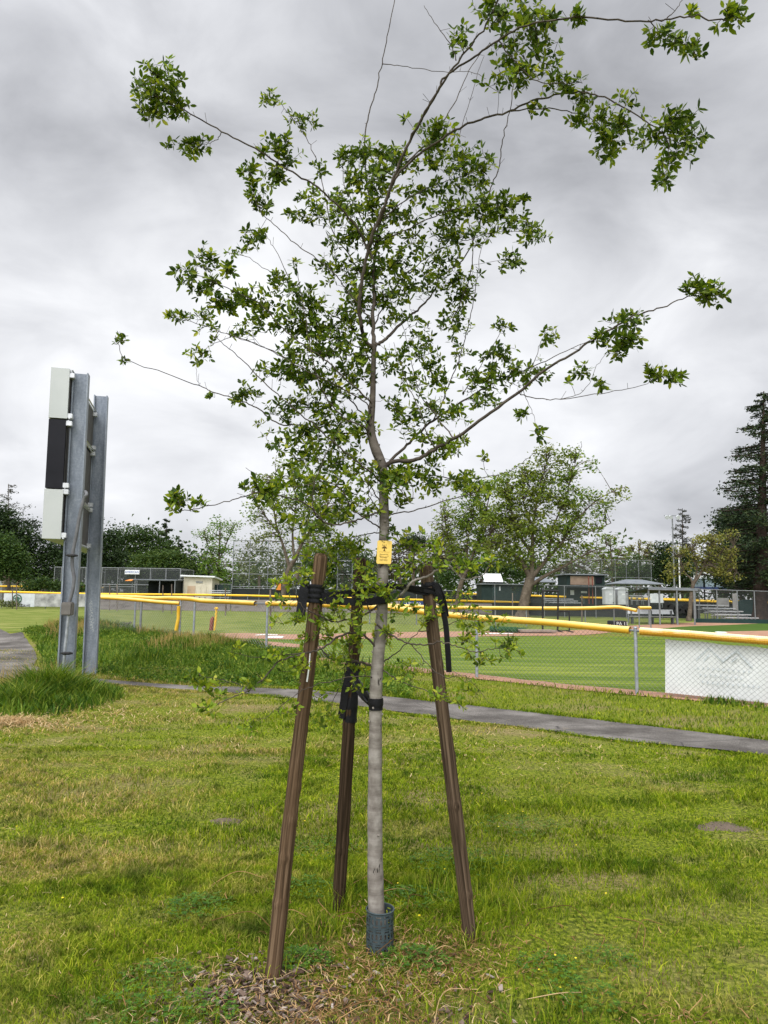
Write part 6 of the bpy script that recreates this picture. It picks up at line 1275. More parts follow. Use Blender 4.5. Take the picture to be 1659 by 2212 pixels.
LB = [(345, 160, 45, 30, 12, -.44), (330, 200, 55, 35, 18, -.44), (375, 225, 35, 28, 11, -.42), (335, 245, 30, 16, 5, -.42), (415, 315, 45, 20, 10, -.32), (590, 212, 22, 22, 5, .2), (655, 258, 32, 16, 7, .19), (600, 325, 50, 26, 15, -.28), (590, 380, 30, 26, 8, -.25), (540, 375, 14, 26, 6, -.2), (545, 420, 18, 24, 5, -.19),
 (562, 440, 22, 18, 4, -.17), (553, 515, 26, 24, 8, -.1), (660, 418, 28, 12, 5, 0), (690, 368, 12, 16, 3, .17), (640, 465, 24, 9, 4, 0), (690, 458, 36, 18, 9, 0),
 (745, 335, 24, 16, 6, .1), (790, 330, 30, 28, 13, .1), (830, 335, 28, 22, 11, .0), (770, 385, 42, 36, 20, .1), (825, 390, 36, 36, 18, 0), (740, 445, 46, 28, 16, .05), (800, 450, 46, 36, 22, 0), (760, 500, 44, 30, 16, 0), (820, 520, 50, 30, 18, 0), (865, 340, 30, 22, 9, -.2), (945, 280, 42, 20, 11, -.3), (930, 310, 30, 20, 6, -.2),
 (1000, 340, 52, 26, 16, 0), (1040, 375, 30, 28, 11, .05), (990, 390, 46, 30, 14, 0), (930, 350, 38, 34, 11, -.1), (910, 410, 46, 30, 12, 0), (870, 470, 40, 34, 12, 0), (970, 455, 46, 30, 14, -.1), (1030, 450, 44, 34, 16, -.15), (1085, 450, 36, 30, 14, -.2), (1110, 480, 40, 30, 12, -.2), (1150, 508, 30, 20, 9, .2), (1130, 430, 12, 10, 2, -.2), (1108, 562, 28, 20, 9, .1),
 (1030, 505, 44, 24, 12, .1), (960, 510, 44, 26, 11, .1), (945, 560, 42, 30, 14, .25), (990, 600, 42, 34, 14, .25), (930, 610, 34, 30, 9, .2), (850, 570, 44, 36, 16, .05), (800, 590, 40, 34, 16, .05), (740, 585, 46, 30, 13, .1), (780, 640, 40, 34, 16, .05), (840, 640, 38, 30, 12, .05), (700, 575, 26, 18, 5, .15), (720, 530, 20, 20, 4, .1), (880, 620, 30, 30, 8, .15), (890, 520, 34, 34, 8, 0),
 (985, 82, 30, 32, 10, -.5), (1080, 30, 46, 34, 16, -.6), (1130, 40, 44, 40, 18, -.62), (1105, 100, 46, 34, 18, -.6), (1120, 150, 46, 34, 20, -.6), (1165, 70, 30, 34, 11, -.62), (1185, 125, 30, 34, 9, -.64), (1215, 180, 42, 20, 10, -.64), (1190, 40, 30, 16, 6, -.7), (1245, 35, 16, 14, 3, -.78), (1070, 185, 30, 12, 4, -.5), (1055, 8, 30, 14, 5, -.6), (1150, 235, 22, 12, 4, -.5),
 (1255, 210, 26, 20, 7, -.58), (1255, 255, 22, 26, 5, -.52), (1300, 255, 42, 30, 16, -.55), (1345, 270, 42, 34, 16, -.6), (1310, 300, 34, 28, 10, -.56), (1350, 218, 24, 20, 5, -.64), (1320, 335, 26, 20, 5, -.55), (1460, 260, 42, 32, 17, -.7), (1480, 300, 44, 34, 18, -.7), (1430, 290, 26, 20, 6, -.68), (1455, 340, 30, 20, 8, -.7), (1435, 385, 16, 26, 6, -.7), (1380, 300, 30, 18, 4, -.64),
 (1430, 75, 40, 22, 9, -.86), (1470, 95, 30, 20, 7, -.86), (1505, 110, 28, 20, 6, -.87), (1580, 28, 40, 22, 11, -.92), (1500, 20, 14, 10, 1, -.9), (1250, 40, 12, 10, 2, -.78),
 (408, 592, 28, 20, 8, -.34), (440, 555, 20, 22, 6, -.33), (455, 590, 22, 20, 5, -.32), (440, 625, 26, 16, 6, -.32), (490, 582, 14, 16, 4, -.2), (510, 545, 20, 8, 3, .3), (535, 635, 42, 22, 12, -.26), (500, 660, 24, 14, 5, -.28), (560, 670, 36, 20, 9, -.2), (598, 610, 24, 22, 8, .1), (640, 640, 36, 32, 13, 0), (560, 705, 46, 22, 10, 0), (620, 690, 36, 26, 9, 0), (378, 682, 26, 16, 6, .35), (440, 680, 30, 12, 5, .33), (465, 715, 30, 18, 5, .3), (428, 760, 26, 24, 6, .3), (520, 720, 16, 12, 2, .2), (480, 655, 20, 14, 3, -.3),
 (680, 660, 40, 34, 14, 0), (660, 710, 42, 34, 15, .05), (715, 710, 46, 40, 20, .05), (700, 760, 46, 34, 16, 0), (760, 690, 42, 36, 16, .05), (745, 755, 46, 40, 18, 0), (640, 760, 34, 24, 9, -.1), (600, 800, 42, 26, 11, -.1), (650, 810, 44, 30, 14, -.1), (700, 830, 42, 34, 16, 0), (535, 845, 28, 18, 8, .2), (515, 865, 16, 10, 3, .2), (760, 820, 40, 36, 15, 0), (790, 780, 34, 36, 11, 0),
 (860, 690, 36, 30, 8, .1), (905, 725, 34, 26, 9, .1), (920, 770, 30, 22, 8, .1), (860, 780, 36, 36, 9, 0), (890, 830, 40, 30, 9, 0), (940, 815, 34, 24, 9, .1), (985, 700, 30, 40, 10, .25), (1000, 640, 30, 34, 10, .28), (990, 755, 26, 24, 5, .2), (1086, 705, 18, 13, 4, .2), (1182, 722, 18, 22, 5, .32), (1160, 800, 30, 22, 8, .3), (1110, 810, 42, 26, 12, .2), (1060, 795, 40, 34, 13, .2), (1085, 770, 30, 20, 7, .2), (1030, 830, 40, 30, 11, .2), (1050, 865, 30, 20, 6, .1),
 (930, 885, 40, 28, 10, .1), (880, 905, 38, 28, 8, .05), (985, 890, 36, 26, 8, .1), (1130, 890, 12, 12, 2, -.24), (1168, 935, 10, 14, 3, -.24), (980, 960, 30, 20, 6, -.1), (920, 950, 30, 20, 5, 0),
 (640, 870, 44, 26, 11, 0), (700, 880, 46, 34, 16, 0), (600, 890, 30, 20, 6, .1), (660, 930, 46, 26, 12, .05), (720, 940, 46, 36, 16, 0), (775, 930, 36, 34, 10, 0), (610, 950, 34, 22, 8, 0), (650, 985, 44, 30, 13, 0), (715, 1000, 46, 34, 15, 0), (640, 1035, 46, 28, 10, -.1), (700, 1055, 46, 30, 12, -.1), (580, 1060, 34, 20, 7, -.38), (545, 1050, 20, 12, 3, -.4), (390, 1088, 22, 20, 6, -.52), (430, 1085, 14, 7, 2, -.5), (380, 1070, 10, 10, 2, -.5),
 (760, 1060, 44, 34, 13, -.05), (740, 1105, 44, 28, 10, -.1), (680, 1100, 30, 20, 5, -.2), (775, 1000, 38, 30, 9, 0), (800, 1100, 30, 24, 6, 0), (840, 1025, 40, 22, 15, -.05), (880, 1020, 36, 22, 9, .05), (850, 1055, 34, 18, 6, -.1), (930, 1050, 28, 20, 7, .1), (925, 1000, 30, 18, 5, .1), (960, 970, 34, 22, 5, 0), (1000, 1035, 44, 18, 9, .18), (1030, 1060, 24, 14, 5, -.2), (870, 1090, 24, 16, 3, 0), (850, 880, 28, 22, 5, 0), (840, 1150, 14, 20, 3, 0),
 (1350, 690, 46, 20, 11, -.42), (1300, 735, 22, 20, 6, -.4), (1340, 745, 34, 22, 9, -.4), (1370, 730, 16, 10, 3, -.42), (1500, 620, 24, 22, 9, -.5), (1532, 632, 28, 24, 11, -.5), (1262, 800, 20, 16, 5, -.25), (1295, 830, 13, 9, 2, -.25), (1230, 825, 10, 6, 1, -.25), (1410, 805, 22, 18, 6, -.31), (1450, 815, 28, 14, 7, -.32), (256, 733, 11, 12, 3, .36), (263, 776, 5, 5, 1, .36), (640, 568, 6, 8, 1, -.34), (874, 255, 5, 8, 1, -.2), (1045, 990, 4, 5, 1, .2), (455, 858, 6, 6, 1, .25), (560, 915, 6, 5, 1, .18),
 (620, 1255, 26, 14, 5, -.28), (655, 1240, 20, 18, 4, -.26), (700, 1200, 42, 22, 9, .1), (745, 1175, 40, 20, 8, .1), (690, 1235, 28, 18, 5, 0), (720, 1318, 28, 22, 8, -.14), (762, 1335, 40, 24, 13, -.1), (735, 1300, 24, 14, 4, -.1), (800, 1262, 34, 22, 9, -.1), (835, 1278, 24, 24, 7, -.08), (868, 1232, 26, 26, 6, -.08), (890, 1170, 26, 24, 5, .1), (950, 1212, 40, 18, 9, -.18), (1010, 1228, 34, 18, 8, -.24), (1055, 1215, 16, 16, 4, -.3), (990, 1285, 30, 24, 5, -.1),
 (1000, 1330, 34, 24, 7, .1), (1050, 1345, 38, 22, 8, .15), (925, 1340, 24, 16, 4, .1), (1100, 1400, 32, 16, 9, -.33), (1050, 1418, 40, 12, 7, -.28), (700, 1378, 46, 20, 10, -.1), (745, 1400, 40, 24, 9, 0), (650, 1340, 24, 14, 4, -.24), (610, 1300, 22, 14, 4, -.28), (600, 1345, 16, 12, 2, -.28), (600, 1415, 40, 12, 5, -.32), (650, 1440, 40, 30, 7, -.2), (505, 1408, 14, 12, 3, -.38), (700, 1545, 32, 24, 11, .15), (690, 1500, 30, 22, 5, .1), (765, 1440, 26, 34, 7, .08), (780, 1490, 20, 20, 3, .05),
 (850, 1372, 26, 18, 5, 0), (880, 1440, 32, 16, 4, -.1), (870, 1460, 26, 12, 4, -.1), (940, 1500, 22, 12, 4, -.18), (470, 1490, 50, 16, 8, -.44), (425, 1465, 14, 12, 4, -.46), (445, 1525, 26, 12, 4, -.48), (545, 1480, 26, 18, 4, -.38), (545, 1560, 18, 26, 3, -.33), (620, 1535, 30, 16, 4, -.28), (780, 1235, 30, 22, 6, 0), (660, 1165, 20, 14, 3, .1), (1010, 1380, 24, 20, 4, -.2), (830, 1350, 26, 20, 4, -.05), (900, 1310, 26, 18, 4, 0), (1015, 1490, 20, 14, 3, -.24), (990, 1520, 14, 10, 2, -.22)]
LB += [(700, 1215, 36, 24, 6, .08), (745, 1200, 36, 26, 6, .1), (780, 1170, 26, 24, 5, .12), (660, 1200, 26, 20, 3, -.1), (870, 1175, 24, 22, 4, .1), (905, 1210, 26, 20, 4, .1), (940, 1180, 24, 24, 4, -.2), (690, 1140, 36, 22, 5, -.1), (640, 1120, 30, 18, 4, -.3), (590, 1085, 26, 14, 3, -.38),
       (720, 1270, 30, 20, 5, -.1), (770, 1290, 24, 18, 4, -.08), (690, 1350, 34, 18, 5, -.2), (860, 1320, 26, 22, 4, -.05), (960, 1310, 30, 20, 4, .15), (1020, 1360, 26, 16, 3, .18), (780, 1380, 30, 18, 5, 0), (730, 1430, 26, 16, 4, .1)]
def whorl(c, r_, n, size, axis):
    """a rosette of oak leaves round a twig tip"""
    L_, Vv = [], []
    a = axis/np.linalg.norm(axis); u = np.cross(a, (.3, .5, .8)); u /= np.linalg.norm(u); v = np.cross(a, u); out = []
    for k in range(n):
        t = 2*math.pi*k/n+r_.uniform(-.4, .4); el = r_.uniform(.15, 1.0); d = (math.cos(t)*u+math.sin(t)*v)*math.cos(el)+a*math.sin(el); d = d+np.array((0, 0, r_.uniform(-.35, .15))); d /= np.linalg.norm(d)
        nn = a-d*np.dot(a, d)+r_.normal(size=3)*.35; nn /= np.linalg.norm(nn); s = np.cross(d, nn); s /= np.linalg.norm(s); nn = np.cross(s, d)
        L = size*r_.uniform(.5, 1.25); w = L*r_.uniform(.19, .27); cup = r_.uniform(.05, .3)*w; curl = r_.uniform(-.05, .16)*L; b0 = c+d*L*.10
        out.append(np.array([b0, b0+d*L*.5-nn*cup, b0+d*L-nn*curl, b0+d*L*.28+s*w*.86+nn*cup*.3, b0+d*L*.66+s*w*.92+nn*(cup*.3-curl*.4), b0+d*L*.28-s*w*.86+nn*cup*.3, b0+d*L*.66-s*w*.92+nn*(cup*.3-curl*.4)]))
    return out
LF = np.array([[0, 3, 4, 2, 1], [0, 1, 2, 6, 5]])
mbl = {'leaf': MB(), 'leaf_lit': MB()}; tA, tB = [], []
rl = np.random.default_rng(23)
for (cx, cy, rx, ry, n, dy) in LB:
    Yc = TY+dy; c = at(cx, cy, Yc); dn = min(.20, (rx+ry)/2*Yc/F*1.1); n = int(round(n*(1.6 if dy < -.45 and cy < 450 else 2.45 if cy < 900 else 2.75 if cy < 1200 else 1.85)))+1; rx *= 1.32; ry *= 1.32
    u = rl.normal(size=(n, 3)); u /= np.linalg.norm(u, axis=1)[:, None]; u *= (rl.random(n)**.62)[:, None]
    W_ = c+u*np.array((rx*Yc/F, dn, ry*Yc/F)); dd = np.linalg.norm(TN-c, axis=1); near = TN[np.argsort(dd)[:60]]
    order = np.argsort([np.min(np.linalg.norm(near-w, axis=1)) for w in W_]); net = list(near)
    for k in order:
        w = W_[k]; N_ = np.array(net); j = int(np.argmin(np.linalg.norm(N_-w, axis=1))); src = N_[j]; mid = (src+w)/2+rl.normal(size=3)*.006-(0, 0, .004)
        tA += [src, mid]; tB += [mid, w]; net += [mid, w]; ax = (w-src); ax = ax/max(np.linalg.norm(ax), 1e-5)+np.array((0, 0, .55))+rl.normal(size=3)*.3
        young = (cy > 1150 and rl.random() < .8) or (cy <= 1150 and rl.random() < (.10 if cy < 900 else .35))  # picks the paler, lit leaf colour, mostly low in the crown
        sz = (.0325 if cy < 1150 else .029)*rl.uniform(.8, 1.15)
        for lf in whorl(w, rl, rl.integers(3, 7), sz, ax): mbl['leaf_lit' if young else 'leaf'].add(lf, LF)
        # leaves along the twig as well
        if rl.random() < .65:
            for lf in whorl(mid, rl, rl.integers(2, 5), sz*.9, ax): mbl['leaf_lit' if young else 'leaf'].add(lf, LF)
b = MB(); b.wires(tA, tB, .00115)
# short bare spurs along the limbs
for Pq in nodes_all:
    k = rl.choice(len(Pq)-1, max(1, len(Pq)//7)); d = rl.normal(size=(len(k), 3)); d[:, 2] = np.abs(d[:, 2]); d /= np.linalg.norm(d, axis=1)[:, None]; b.wires(Pq[k], Pq[k]+d*rl.uniform(.015, .05, len(k))[:, None], .0010)
b.build('twigs', M['twig'], oak)
cr_ = mbl['leaf'].build('foliage', M['leaf'], oak); yg = mbl['leaf_lit'].build('foliage', M['leaf_lit'], oak); yg['label'] = 'paler yellow green leaves with light from above put into their colour'
# the tie of the upper shoots: end

# ---------------------------------------------------------------- grass and ground litter
def blades(n, X, Y, hgt, wid, r_, lean=.5, tipw=0.0, z=None, flat=False):
    Z = ground(X, Y) if z is None else z; a = r_.uniform(0, 2*math.pi, n); la = r_.uniform(0, 2*math.pi, n); le = hgt*lean*r_.uniform(.15, 1.3, n)
    sx, sy = np.cos(a)*wid/2, np.sin(a)*wid/2; lx, ly = np.cos(la)*le, np.sin(la)*le
    B = np.stack([X, Y, Z-.004], 1); m1 = np.stack([X+lx*.35, Y+ly*.35, Z+hgt*.55], 1); tp = np.stack([X+lx, Y+ly, Z+hgt*(1-.22*lean*r_.random(n))], 1); s = np.stack([sx, sy, np.zeros(n)], 1)
    V = np.stack([B-s, B+s, m1+s*.8, m1-s*.8, tp], 1).reshape(-1, 3); i = np.arange(n)[:, None]*5
    return V, i+np.array([[0, 1, 2, 3]]), i+np.array([[3, 2, 4]])
rg = np.random.default_rng(31)
PF = np.array([gp(*q)[:2] for q in PATH_FAR]); PN = np.array([gp(*q)[:2] for q in PATH_NEAR])
oF, oN = np.argsort(PF[:, 0]), np.argsort(PN[:, 0])
PFm = PF[5:]; # far edge east of the bend
def path_near_y(x): return np.interp(x, PN[oN, 0], PN[oN, 1])
def path_far_y(x): return np.interp(x, PFm[:, 0], PFm[:, 1])
FAc = (FA0@FN)
def sample(n, y0, y1, spread=.63, pad=.75):
    y = np.sqrt(rg.uniform(y0*y0, y1*y1, n)); x = rg.uniform(-1, 1, n)*(y*spread+pad); return x, y
BP = PF[:6][::-1]
def bend_x(y): return np.interp(y, BP[:, 1], BP[:, 0])
def on_lawn(x, y): return y < path_near_y(x)-.0
def mulch_w(x, y):
    """1 near the planting circle where turf is thin"""
    d1 = np.hypot((x+.45)/.50, (y-3.05)/.36); d2 = np.hypot((x-.18)/.66, (y-3.10)/.48); d3 = np.hypot((x+.75)/.35, (y-2.75)/.22)
    return np.clip(np.maximum.reduce([1.1-d1, (1.1-d2)*.42, (1.1-d3)])*1.3+.25*fnoise(x, y, 5), 0, 1)
lawn = MB()
for (n, y0, y1, h0, w0) in ((290000, 1.9, 4.6, .027, .0038), (175000, 4.4, 7.6, .028, .0066), (145000, 7.4, 13.5, .030, .0105), (24000, 13.0, 21, .05, .018)):
    x, y = sample(n, y0, y1)
    ft = fnoise(x, y, 1.4); f2 = fnoise(x*.5, y, 3.0); thick = np.clip(.66+.20*ft+.14*f2+.22*fnoise(x, y, 7.1), .10, 1.0)
    keep = on_lawn(x, y) & (rg.random(n) < thick) & (rg.random(n) > mulch_w(x, y)*.70)
    x, y = x[keep], y[keep]; k = len(x); hh = h0*rg.uniform(.5, 1.35, k)*(1+.25*fnoise(x, y, 1.1)+.55*fnoise(x, y, 6.3)); hh = np.clip(hh, .008, .07)
    V, q, t_ = blades(k, x, y, hh, w0*rg.uniform(.7, 1.3, k), rg, 1.15); lawn.add(V, q, t_)
tag(lawn.build('lawn_grass', M['lawn']), 'mown green and straw coloured lawn round the staked tree', 'grass', kind='stuff')
# verge between path and fence
vg = MB(); n = 105000; s = rg.uniform(-3.2, 4.4, n)
x = rg.uniform(-11, 12, n); y = rg.uniform(7.5, 19, n)
dF = FAc-(x*FN[0]+y*FN[1]); keep = (y > path_far_y(x)+.02) & (dF > .05) & (np.abs(x) < y*.66+.8)
x, y = x[keep], y[keep]; k = len(x); edge = np.exp(-((y-path_far_y(x))/.28)**2)+np.exp(-((FAc-(x*FN[0]+y*FN[1]))/.35)**2)
hh = (.045+.035*edge)*rg.uniform(.5, 1.4, k)*(1+.45*fnoise(x, y, 1.5)); hh = np.clip(hh, .02, .22)
V, q, t_ = blades(k, x, y, hh, .010*rg.uniform(.7, 1.4, k)*(1+.5*edge), rg, .8); vg.add(V, q, t_)
tag(vg.build('verge_grass', M['lawn']), 'rough grass verge between the asphalt path and the yellow topped fence', 'grass', kind='stuff')
# ragged turf edges creeping over the asphalt
pe = MB(); n = 15000
for yf, sg in ((path_near_y, -1), (path_far_y, 1)):
    x = rg.uniform(-6.5, 9.5, n); y = yf(x)+sg*(rg.uniform(-.05, .14, n)-.04*fnoise(x, x*0, 6)); h_ = rg.uniform(.015, .075 if sg > 0 else .035, n)*(1+.4*fnoise(x, y, 5)); k_ = np.abs(x) < y*.6
    V, q, t_ = blades(int(k_.sum()), x[k_], y[k_], np.clip(h_[k_], .012, .11), .010*rg.uniform(.6, 1.5, int(k_.sum())), rg, 1.0); pe.add(V, q, t_)
tag(pe.build('path_edge_grass', M['lawn']), 'ragged grass edging both sides of the asphalt path', 'grass', kind='stuff')
# weedy bank
wd = MB(); n = 64000; t = rg.uniform(-.15, 1.12, n); off = rg.normal(size=n)*1.15
dM = MBp-MA; nM = np.array((-dM[1], dM[0]))/np.linalg.norm(dM); x = MA[0]+dM[0]*t+nM[0]*off; y = MA[1]+dM[1]*t+nM[1]*off
x2 = rg.uniform(-9.5, .5, 34000); y2 = path_far_y(x2)+np.abs(rg.normal(size=34000))*1.7; x = np.concatenate([x, x2]); y = np.concatenate([y, y2])
keep = (y > path_far_y(x)+.06) & ((x > bend_x(y)+.12) | (y < 15.2)) & (FAc-(x*FN[0]+y*FN[1]) > -.6); x, y = x[keep], y[keep]; k = len(x)
hh = (.12+.11*fnoise(x, y, 1.6)+.07*fnoise(x, y, 4.5))*rg.uniform(.4, 1.5, k); hh = np.clip(hh, .03, .42)*np.clip((y-path_far_y(x))/.8, .3, 1)
V, q, t_ = blades(k, x, y, hh, .016*rg.uniform(.7, 1.7, k), rg, .6); wd.add(V, q, t_)
nc = 2600; ii = rg.choice(len(x), nc); rl2 = np.random.default_rng(41)
C_ = np.stack([x[ii], y[ii], ground(x[ii], y[ii])+hh[ii]*.55], 1); Q = (C_[:, None]+rl2.normal(size=(nc, 16, 3))*np.array((.10, .10, .055))).reshape(-1, 3)
V, Fc = cards(Q, .055, rl2, up=.8, aspect=.5); wd.add(V, Fc)
tag(wd.build('weedy_bank', M['weed']), 'tall dark green weeds on the bank behind the path', 'weeds', kind='stuff')
sd_ = MB(); n = 5200; t = rg.uniform(.15, 1.02, n); off = .35+rg.normal(size=n)*.5; x = MA[0]+dM[0]*t+nM[0]*off; y = MA[1]+dM[1]*t+nM[1]*off
keep = fnoise(x, y, 1.6) > -.1; x, y = x[keep], y[keep]; k = len(x)
V, q, t_ = blades(k, x, y, rg.uniform(.22, .42, k), .012, rg, .35); sd_.add(V, q, t_)
xx = rg.normal(-5.2, .3, 500); yy = rg.normal(11.1, .35, 500); V, q, t_ = blades(500, xx, yy, rg.uniform(.3, .55, 500), .008, rg, .35); sd_.add(V, q, t_)
tag(sd_.build('seed_grass', M['seedgrass']), 'tan seeding grass heads along the top of the weedy bank', 'grass', kind='stuff')
# long grass round the scoreboard posts
lg = MB(); n = 15000; x = np.concatenate([rg.normal(-4.85, .42, n//2), rg.normal(-4.5, .35, n//3), rg.normal(-5.3, .3, n-n//2-n//3)]); y = np.concatenate([rg.normal(10.5, .55, n//2), rg.normal(11.2, .5, n//3), rg.normal(10.2, .4, n-n//2-n//3)])
dd = np.hypot((x+4.72)/.76, (y-10.45)/1.15); keep = dd < 1.25; x, y, dd = x[keep], y[keep], dd[keep]; k = len(x)
hh = np.clip(.37*(1-.55*dd)*rg.uniform(.3, 1.35, k)*(1+.25*fnoise(x, y, 5)), .05, .62); V, q, t_ = blades(k, x, y, hh, .012*rg.uniform(.5, 2.0, k), rg, .9); lg.add(V, q, t_)
tag(lg.build('long_grass', M['weed']), 'clump of long uncut grass round the feet of the scoreboard posts', 'grass', kind='stuff')
# weeds along the fence foot under the banner
fw_ = MB(); n = 1500; t = rg.uniform(-1.7, -.35, n); p = FA0[None]+FD[None]*t[:, None]-FN[None]*np.abs(rg.normal(size=n)*.14+.05)[:, None]; x, y = p[:, 0], p[:, 1]
keep = fnoise(x, y, 2.6) > -.35; x, y = x[keep], y[keep]; k = len(x); V, q, t_ = blades(k, x, y, np.clip(rg.uniform(.03, .15, k)*(1+.8*fnoise(x, y, 3)), .02, .24), .020*rg.uniform(.6, 1.6, k), rg, .7); fw_.add(V, q, t_)
tag(fw_.build('fence_weeds', M['weed']), 'broad bladed weeds at the foot of the fence below the banner', 'weeds', kind='stuff')
# dry clippings lying on the turf
def strands(b, x, y, L, w, r_, lift=.02):
    n = len(x); a = r_.uniform(0, 2*math.pi, n); z = ground(x, y)+r_.uniform(.004, lift, n); L = np.asarray(L)*np.ones(n); d = np.stack([np.cos(a)*L, np.sin(a)*L, r_.uniform(-.15, .35, n)*L], 1); s = np.stack([-np.sin(a)*w, np.cos(a)*w, np.zeros(n)], 1)*.5
    P0 = np.stack([x, y, z], 1); k = r_.normal(size=(n, 3))*L[:, None]*.12; k[:, 2] = np.abs(k[:, 2]); m_ = P0+d*.5+k; P1 = P0+d
    V = np.stack([P0-s, P0+s, m_+s, m_-s, P1], 1).reshape(-1, 3); i = np.arange(n)[:, None]*5; b.add(V, i+np.array([[0, 1, 2, 3]]), i+np.array([[3, 2, 4]]))
stw = MB()
for n, y0, y1, L0, w0 in ((22000, 1.9, 5, .05, .0026), (30000, 4.8, 13.2, .07, .006)):
    x, y = sample(n, y0, y1); dens = np.clip(-.02+.40*fnoise(x*.55+9, y*1.1, 1.0)+.05*(-x)*.9+.75*(mulch_w(x, y) if y1 < 6 else 0), 0, 1)
    keep = on_lawn(x, y) & (rg.random(n) < dens); x, y = x[keep], y[keep]; strands(stw, x, y, L0*rg.uniform(.4, 1.4, len(x)), w0, rg, .035)
for (cx, cy, sx_, sy_, n) in ((-4.45, 8.95, .22, .14, 900), (-4.0, 8.7, .5, .25, 350), (-3.4, 9.6, .5, .3, 250)):
    x = rg.normal(cx, sx_, n); y = rg.normal(cy, sy_, n); hz2 = np.exp(-((x-cx)/sx_)**2-((y-cy)/sy_)**2)*.12; strands(stw, x, y, rg.uniform(.05, .14, n), .007, rg, .05); 
tag(stw.build('dry_clippings', M['straw']), 'tan dry clippings scattered over the lawn', 'clippings', kind='stuff')
# brown leaf litter and dead grass of the planting circle
lt = MB(); n = 8500; x = np.concatenate([rg.normal(.1, .55, n), rg.normal(1.0, .5, 2500)]); y = np.concatenate([rg.normal(3.0, .38, n), rg.normal(2.6, .35, 2500)]); n = len(x)
keep = (y > 2.0) & (rg.random(n) < np.clip(.45+.5*fnoise(x, y, 4.0), .06, 1)); x, y = x[keep], y[keep]; strands(lt, x, y, rg.uniform(.015, .065, len(x)), rg.uniform(.002, .0055, len(x)), rg, .03)
for k in range(30):
    x0, y0, a_, L = rg.normal(.3, .7), rg.uniform(2.2, 4.2), rg.uniform(0, 6.28), rg.uniform(.12, .34); z_ = G(x0, y0)+.03
    lt.tube(smoothpath([(x0, y0, z_), (x0+L*.5*math.cos(a_), y0+L*.5*math.sin(a_), z_+.03), (x0+L*math.cos(a_+.4), y0+L*math.sin(a_+.4), z_-.01)], 4), .0018, 4)
tag(lt.build('leaf_litter', M['litter']), 'orange brown leaf litter and dead stems round the trunk guard', 'litter', kind='stuff')
# bark mulch round the stakes
ch = MB(); n = 1300; x = np.concatenate([rg.normal(-.45, .19, n), rg.normal(.05, .35, 350)]); y = np.concatenate([rg.normal(2.95, .24, n), rg.normal(2.9, .3, 350)]); n = len(x)
keep = rg.random(n) < np.clip(mulch_w(x, y)+.08, 0, 1); x, y = x[keep], y[keep]; n = len(x)
for k in range(n):
    L = rg.uniform(.008, .034); w = L*rg.uniform(.3, .7); a, tl, rl_ = rg.uniform(0, 6.28), rg.uniform(-.45, .45), rg.uniform(-.4, .4); z = G(x[k], y[k])+rg.uniform(.002, .018)
    u = np.array((math.cos(a), math.sin(a), tl)); v = np.array((-math.sin(a), math.cos(a), rl_)); h_ = np.array((0, 0, rg.uniform(.002, .006))); c = np.array((x[k], y[k], z))
    o4 = [c-u*L/2-v*w/2, c+u*L/2-v*w*.35, c+u*L*.55+v*w*.4, c-u*L*.4+v*w/2]; ch.add(o4+[q+h_ for q in o4], [[3, 2, 1, 0], [4, 5, 6, 7], [0, 1, 5, 4], [1, 2, 6, 5], [2, 3, 7, 6], [3, 0, 4, 7]])
tag(ch.build('bark_mulch', M['chip']), 'grey and brown bark chips round the feet of the stakes', 'mulch', kind='stuff')
# clover patches
cl = MB(); fl = MB()
CP = [(655, 2085, .10, 260), (895, 2085, .12, 240), (340, 2120, .12, 150), (440, 2190, .12, 130), (300, 2190, .16, 150), (430, 1965, .14, 260), (1000, 1870, .26, 420), (890, 1950, .16, 200), (660, 1925, .14, 190), (1190, 2100, .12, 130), (1260, 2160, .12, 150), (1320, 2080, .10, 90), (1120, 1790, .25, 200), (700, 1840, .2, 120)]
def clover(b, cx, cy, z, s, r_):
    a0 = r_.uniform(0, 6.28)
    for k in range(3):
        a = a0+k*2.09; d = np.array((math.cos(a), math.sin(a), r_.uniform(-.1, .4))); v = np.array((-math.sin(a), math.cos(a), r_.uniform(-.2, .2))); c = np.array((cx, cy, z))
        b.add([c, c+d*s*.55+v*s*.42, c+d*s*1.0+v*s*.22, c+d*s*.88, c+d*s*1.0-v*s*.22, c+d*s*.55-v*s*.42], [[0, 1, 2, 3, 4, 5]])
for (px, py, rad, n) in CP:
    p = onground(px, py)
    for k in range(n):
        a, r0 = rg.uniform(0, 6.28), rad*rg.random()**.6; x_, y_ = p[0]+r0*math.cos(a)*1.3, p[1]+r0*math.sin(a); z = G(x_, y_)+rg.uniform(.01, .075)*(1.1-r0/rad*.6)
        clover(cl, x_, y_, z, rg.uniform(.007, .014), rg)
        if rg.random() < .003:
            th = np.linspace(0, 6.28, 7)[:-1]; fl.add([(x_+.006*math.cos(t), y_+.006*math.sin(t), z+.012+.002*(i_ % 2)) for i_, t in enumerate(th)], [list(range(6))])
tag(cl.build('clover', M['clover']), 'dark green clover and medick patches round the planting circle', 'clover', kind='stuff')
x, y = sample(24, 2.2, 7.0); 
for a_, b_ in zip(x, y):
    th = np.linspace(0, 6.28, 7)[:-1]; z = G(a_, b_)+.06; fl.add([(a_+.007*math.cos(t), b_+.007*math.sin(t), z+.002*(i_ % 2)) for i_, t in enumerate(th)], [list(range(6))])
tag(fl.build('tiny_flowers', M['flower']), 'tiny yellow flowers dotted through the clover and lawn', 'flowers', kind='stuff')
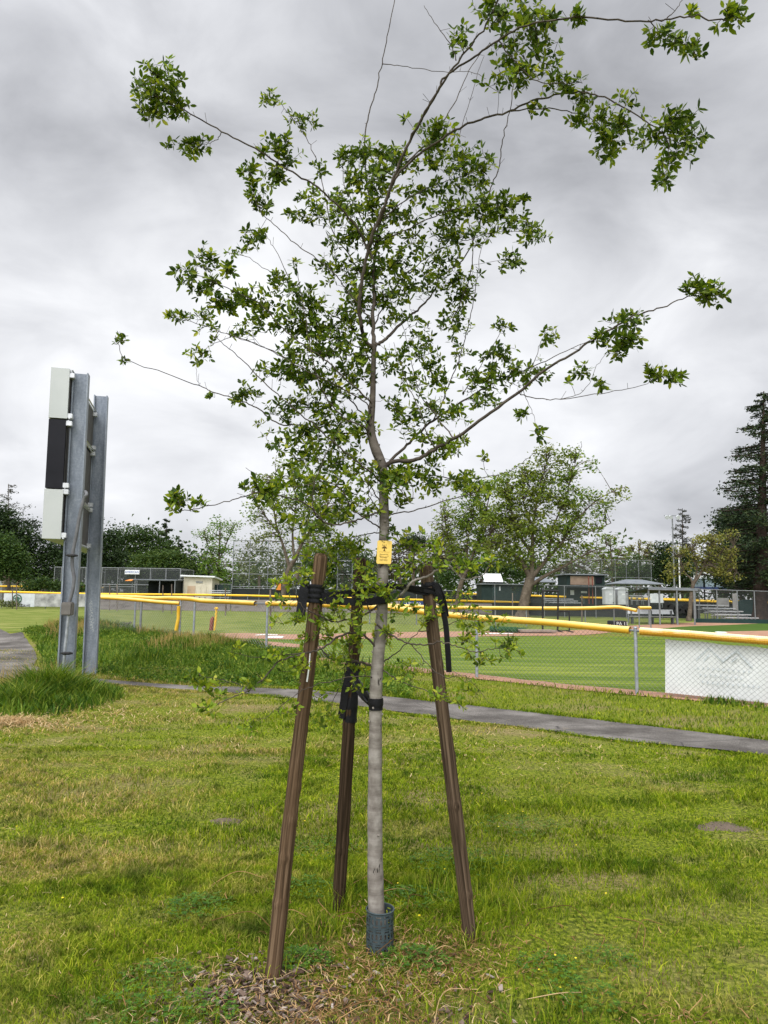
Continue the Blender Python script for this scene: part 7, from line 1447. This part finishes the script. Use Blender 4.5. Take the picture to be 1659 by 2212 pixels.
# taller single tufts near the stakes and in the lawn
tf = MB()
for (px, py, n, h_, s_) in ((735, 1975, 60, .14, .035), (745, 1960, 40, .20, .02), (600, 2100, 60, .10, .05), (1035, 2035, 70, .11, .05), (1050, 1990, 90, .12, .07), (700, 2020, 120, .10, .07), (860, 2075, 50, .06, .05), (930, 1930, 140, .11, .12), (1000, 1900, 160, .12, .14), (1110, 1950, 140, .10, .12), (620, 1990, 80, .07, .08), (700, 1900, 160, .09, .14), (1090, 1845, 160, .10, .16), (1300, 1900, 200, .09, .25), (500, 1800, 200, .08, .25), (400, 1860, 240, .09, .3), (620, 1790, 160, .08, .2), (1150, 2200, 120, .10, .14), (900, 2150, 120, .09, .12), (1200, 1740, 260, .07, .35)):
    p = onground(px, py); x = rg.normal(p[0], s_, n); y = rg.normal(p[1], s_, n); V, q, t_ = blades(n, x, y, h_*rg.uniform(.4, 1.2, n), .0045, rg, .6); tf.add(V, q, t_)
tag(tf.build('grass_tufts', M['grass']), 'brighter taller grass tufts round the stakes', 'grass', kind='stuff')
# small dry molehill like mounds on the lawn
for (px, py, w_, l_) in ((1562, 1787, .20, 'small grey brown bare mound on the lawn at the far right'), (490, 1775, .12, 'small dark brown bare patch of soil left of the nearest stake')):
    p = onground(px, py); b = MB(); n = 18; rings = 5; V = [(p[0], p[1], p[2]+.022)]
    for r_i in range(1, rings+1):
        for k in range(n):
            a = 2*math.pi*k/n; r0 = w_*r_i/rings*(1+.16*math.sin(3*a+px)+.1*rg.random()); V.append((p[0]+r0*math.cos(a), p[1]+r0*.6*math.sin(a), G(p[0], p[1])+.022*math.cos(r_i/rings*math.pi/2)-.004+rg.uniform(-.006, .006)))
    tri = [[0, 1+k, 1+(k+1) % n] for k in range(n)]; q = [[1+(r_-1)*n+k, 1+r_*n+k, 1+r_*n+(k+1) % n, 1+(r_-1)*n+(k+1) % n] for r_ in range(1, rings) for k in range(n)]
    b.add(V, tri, q); tag(b.build('soil_mound', M['bare_soil'], smooth=True), l_, 'mound')
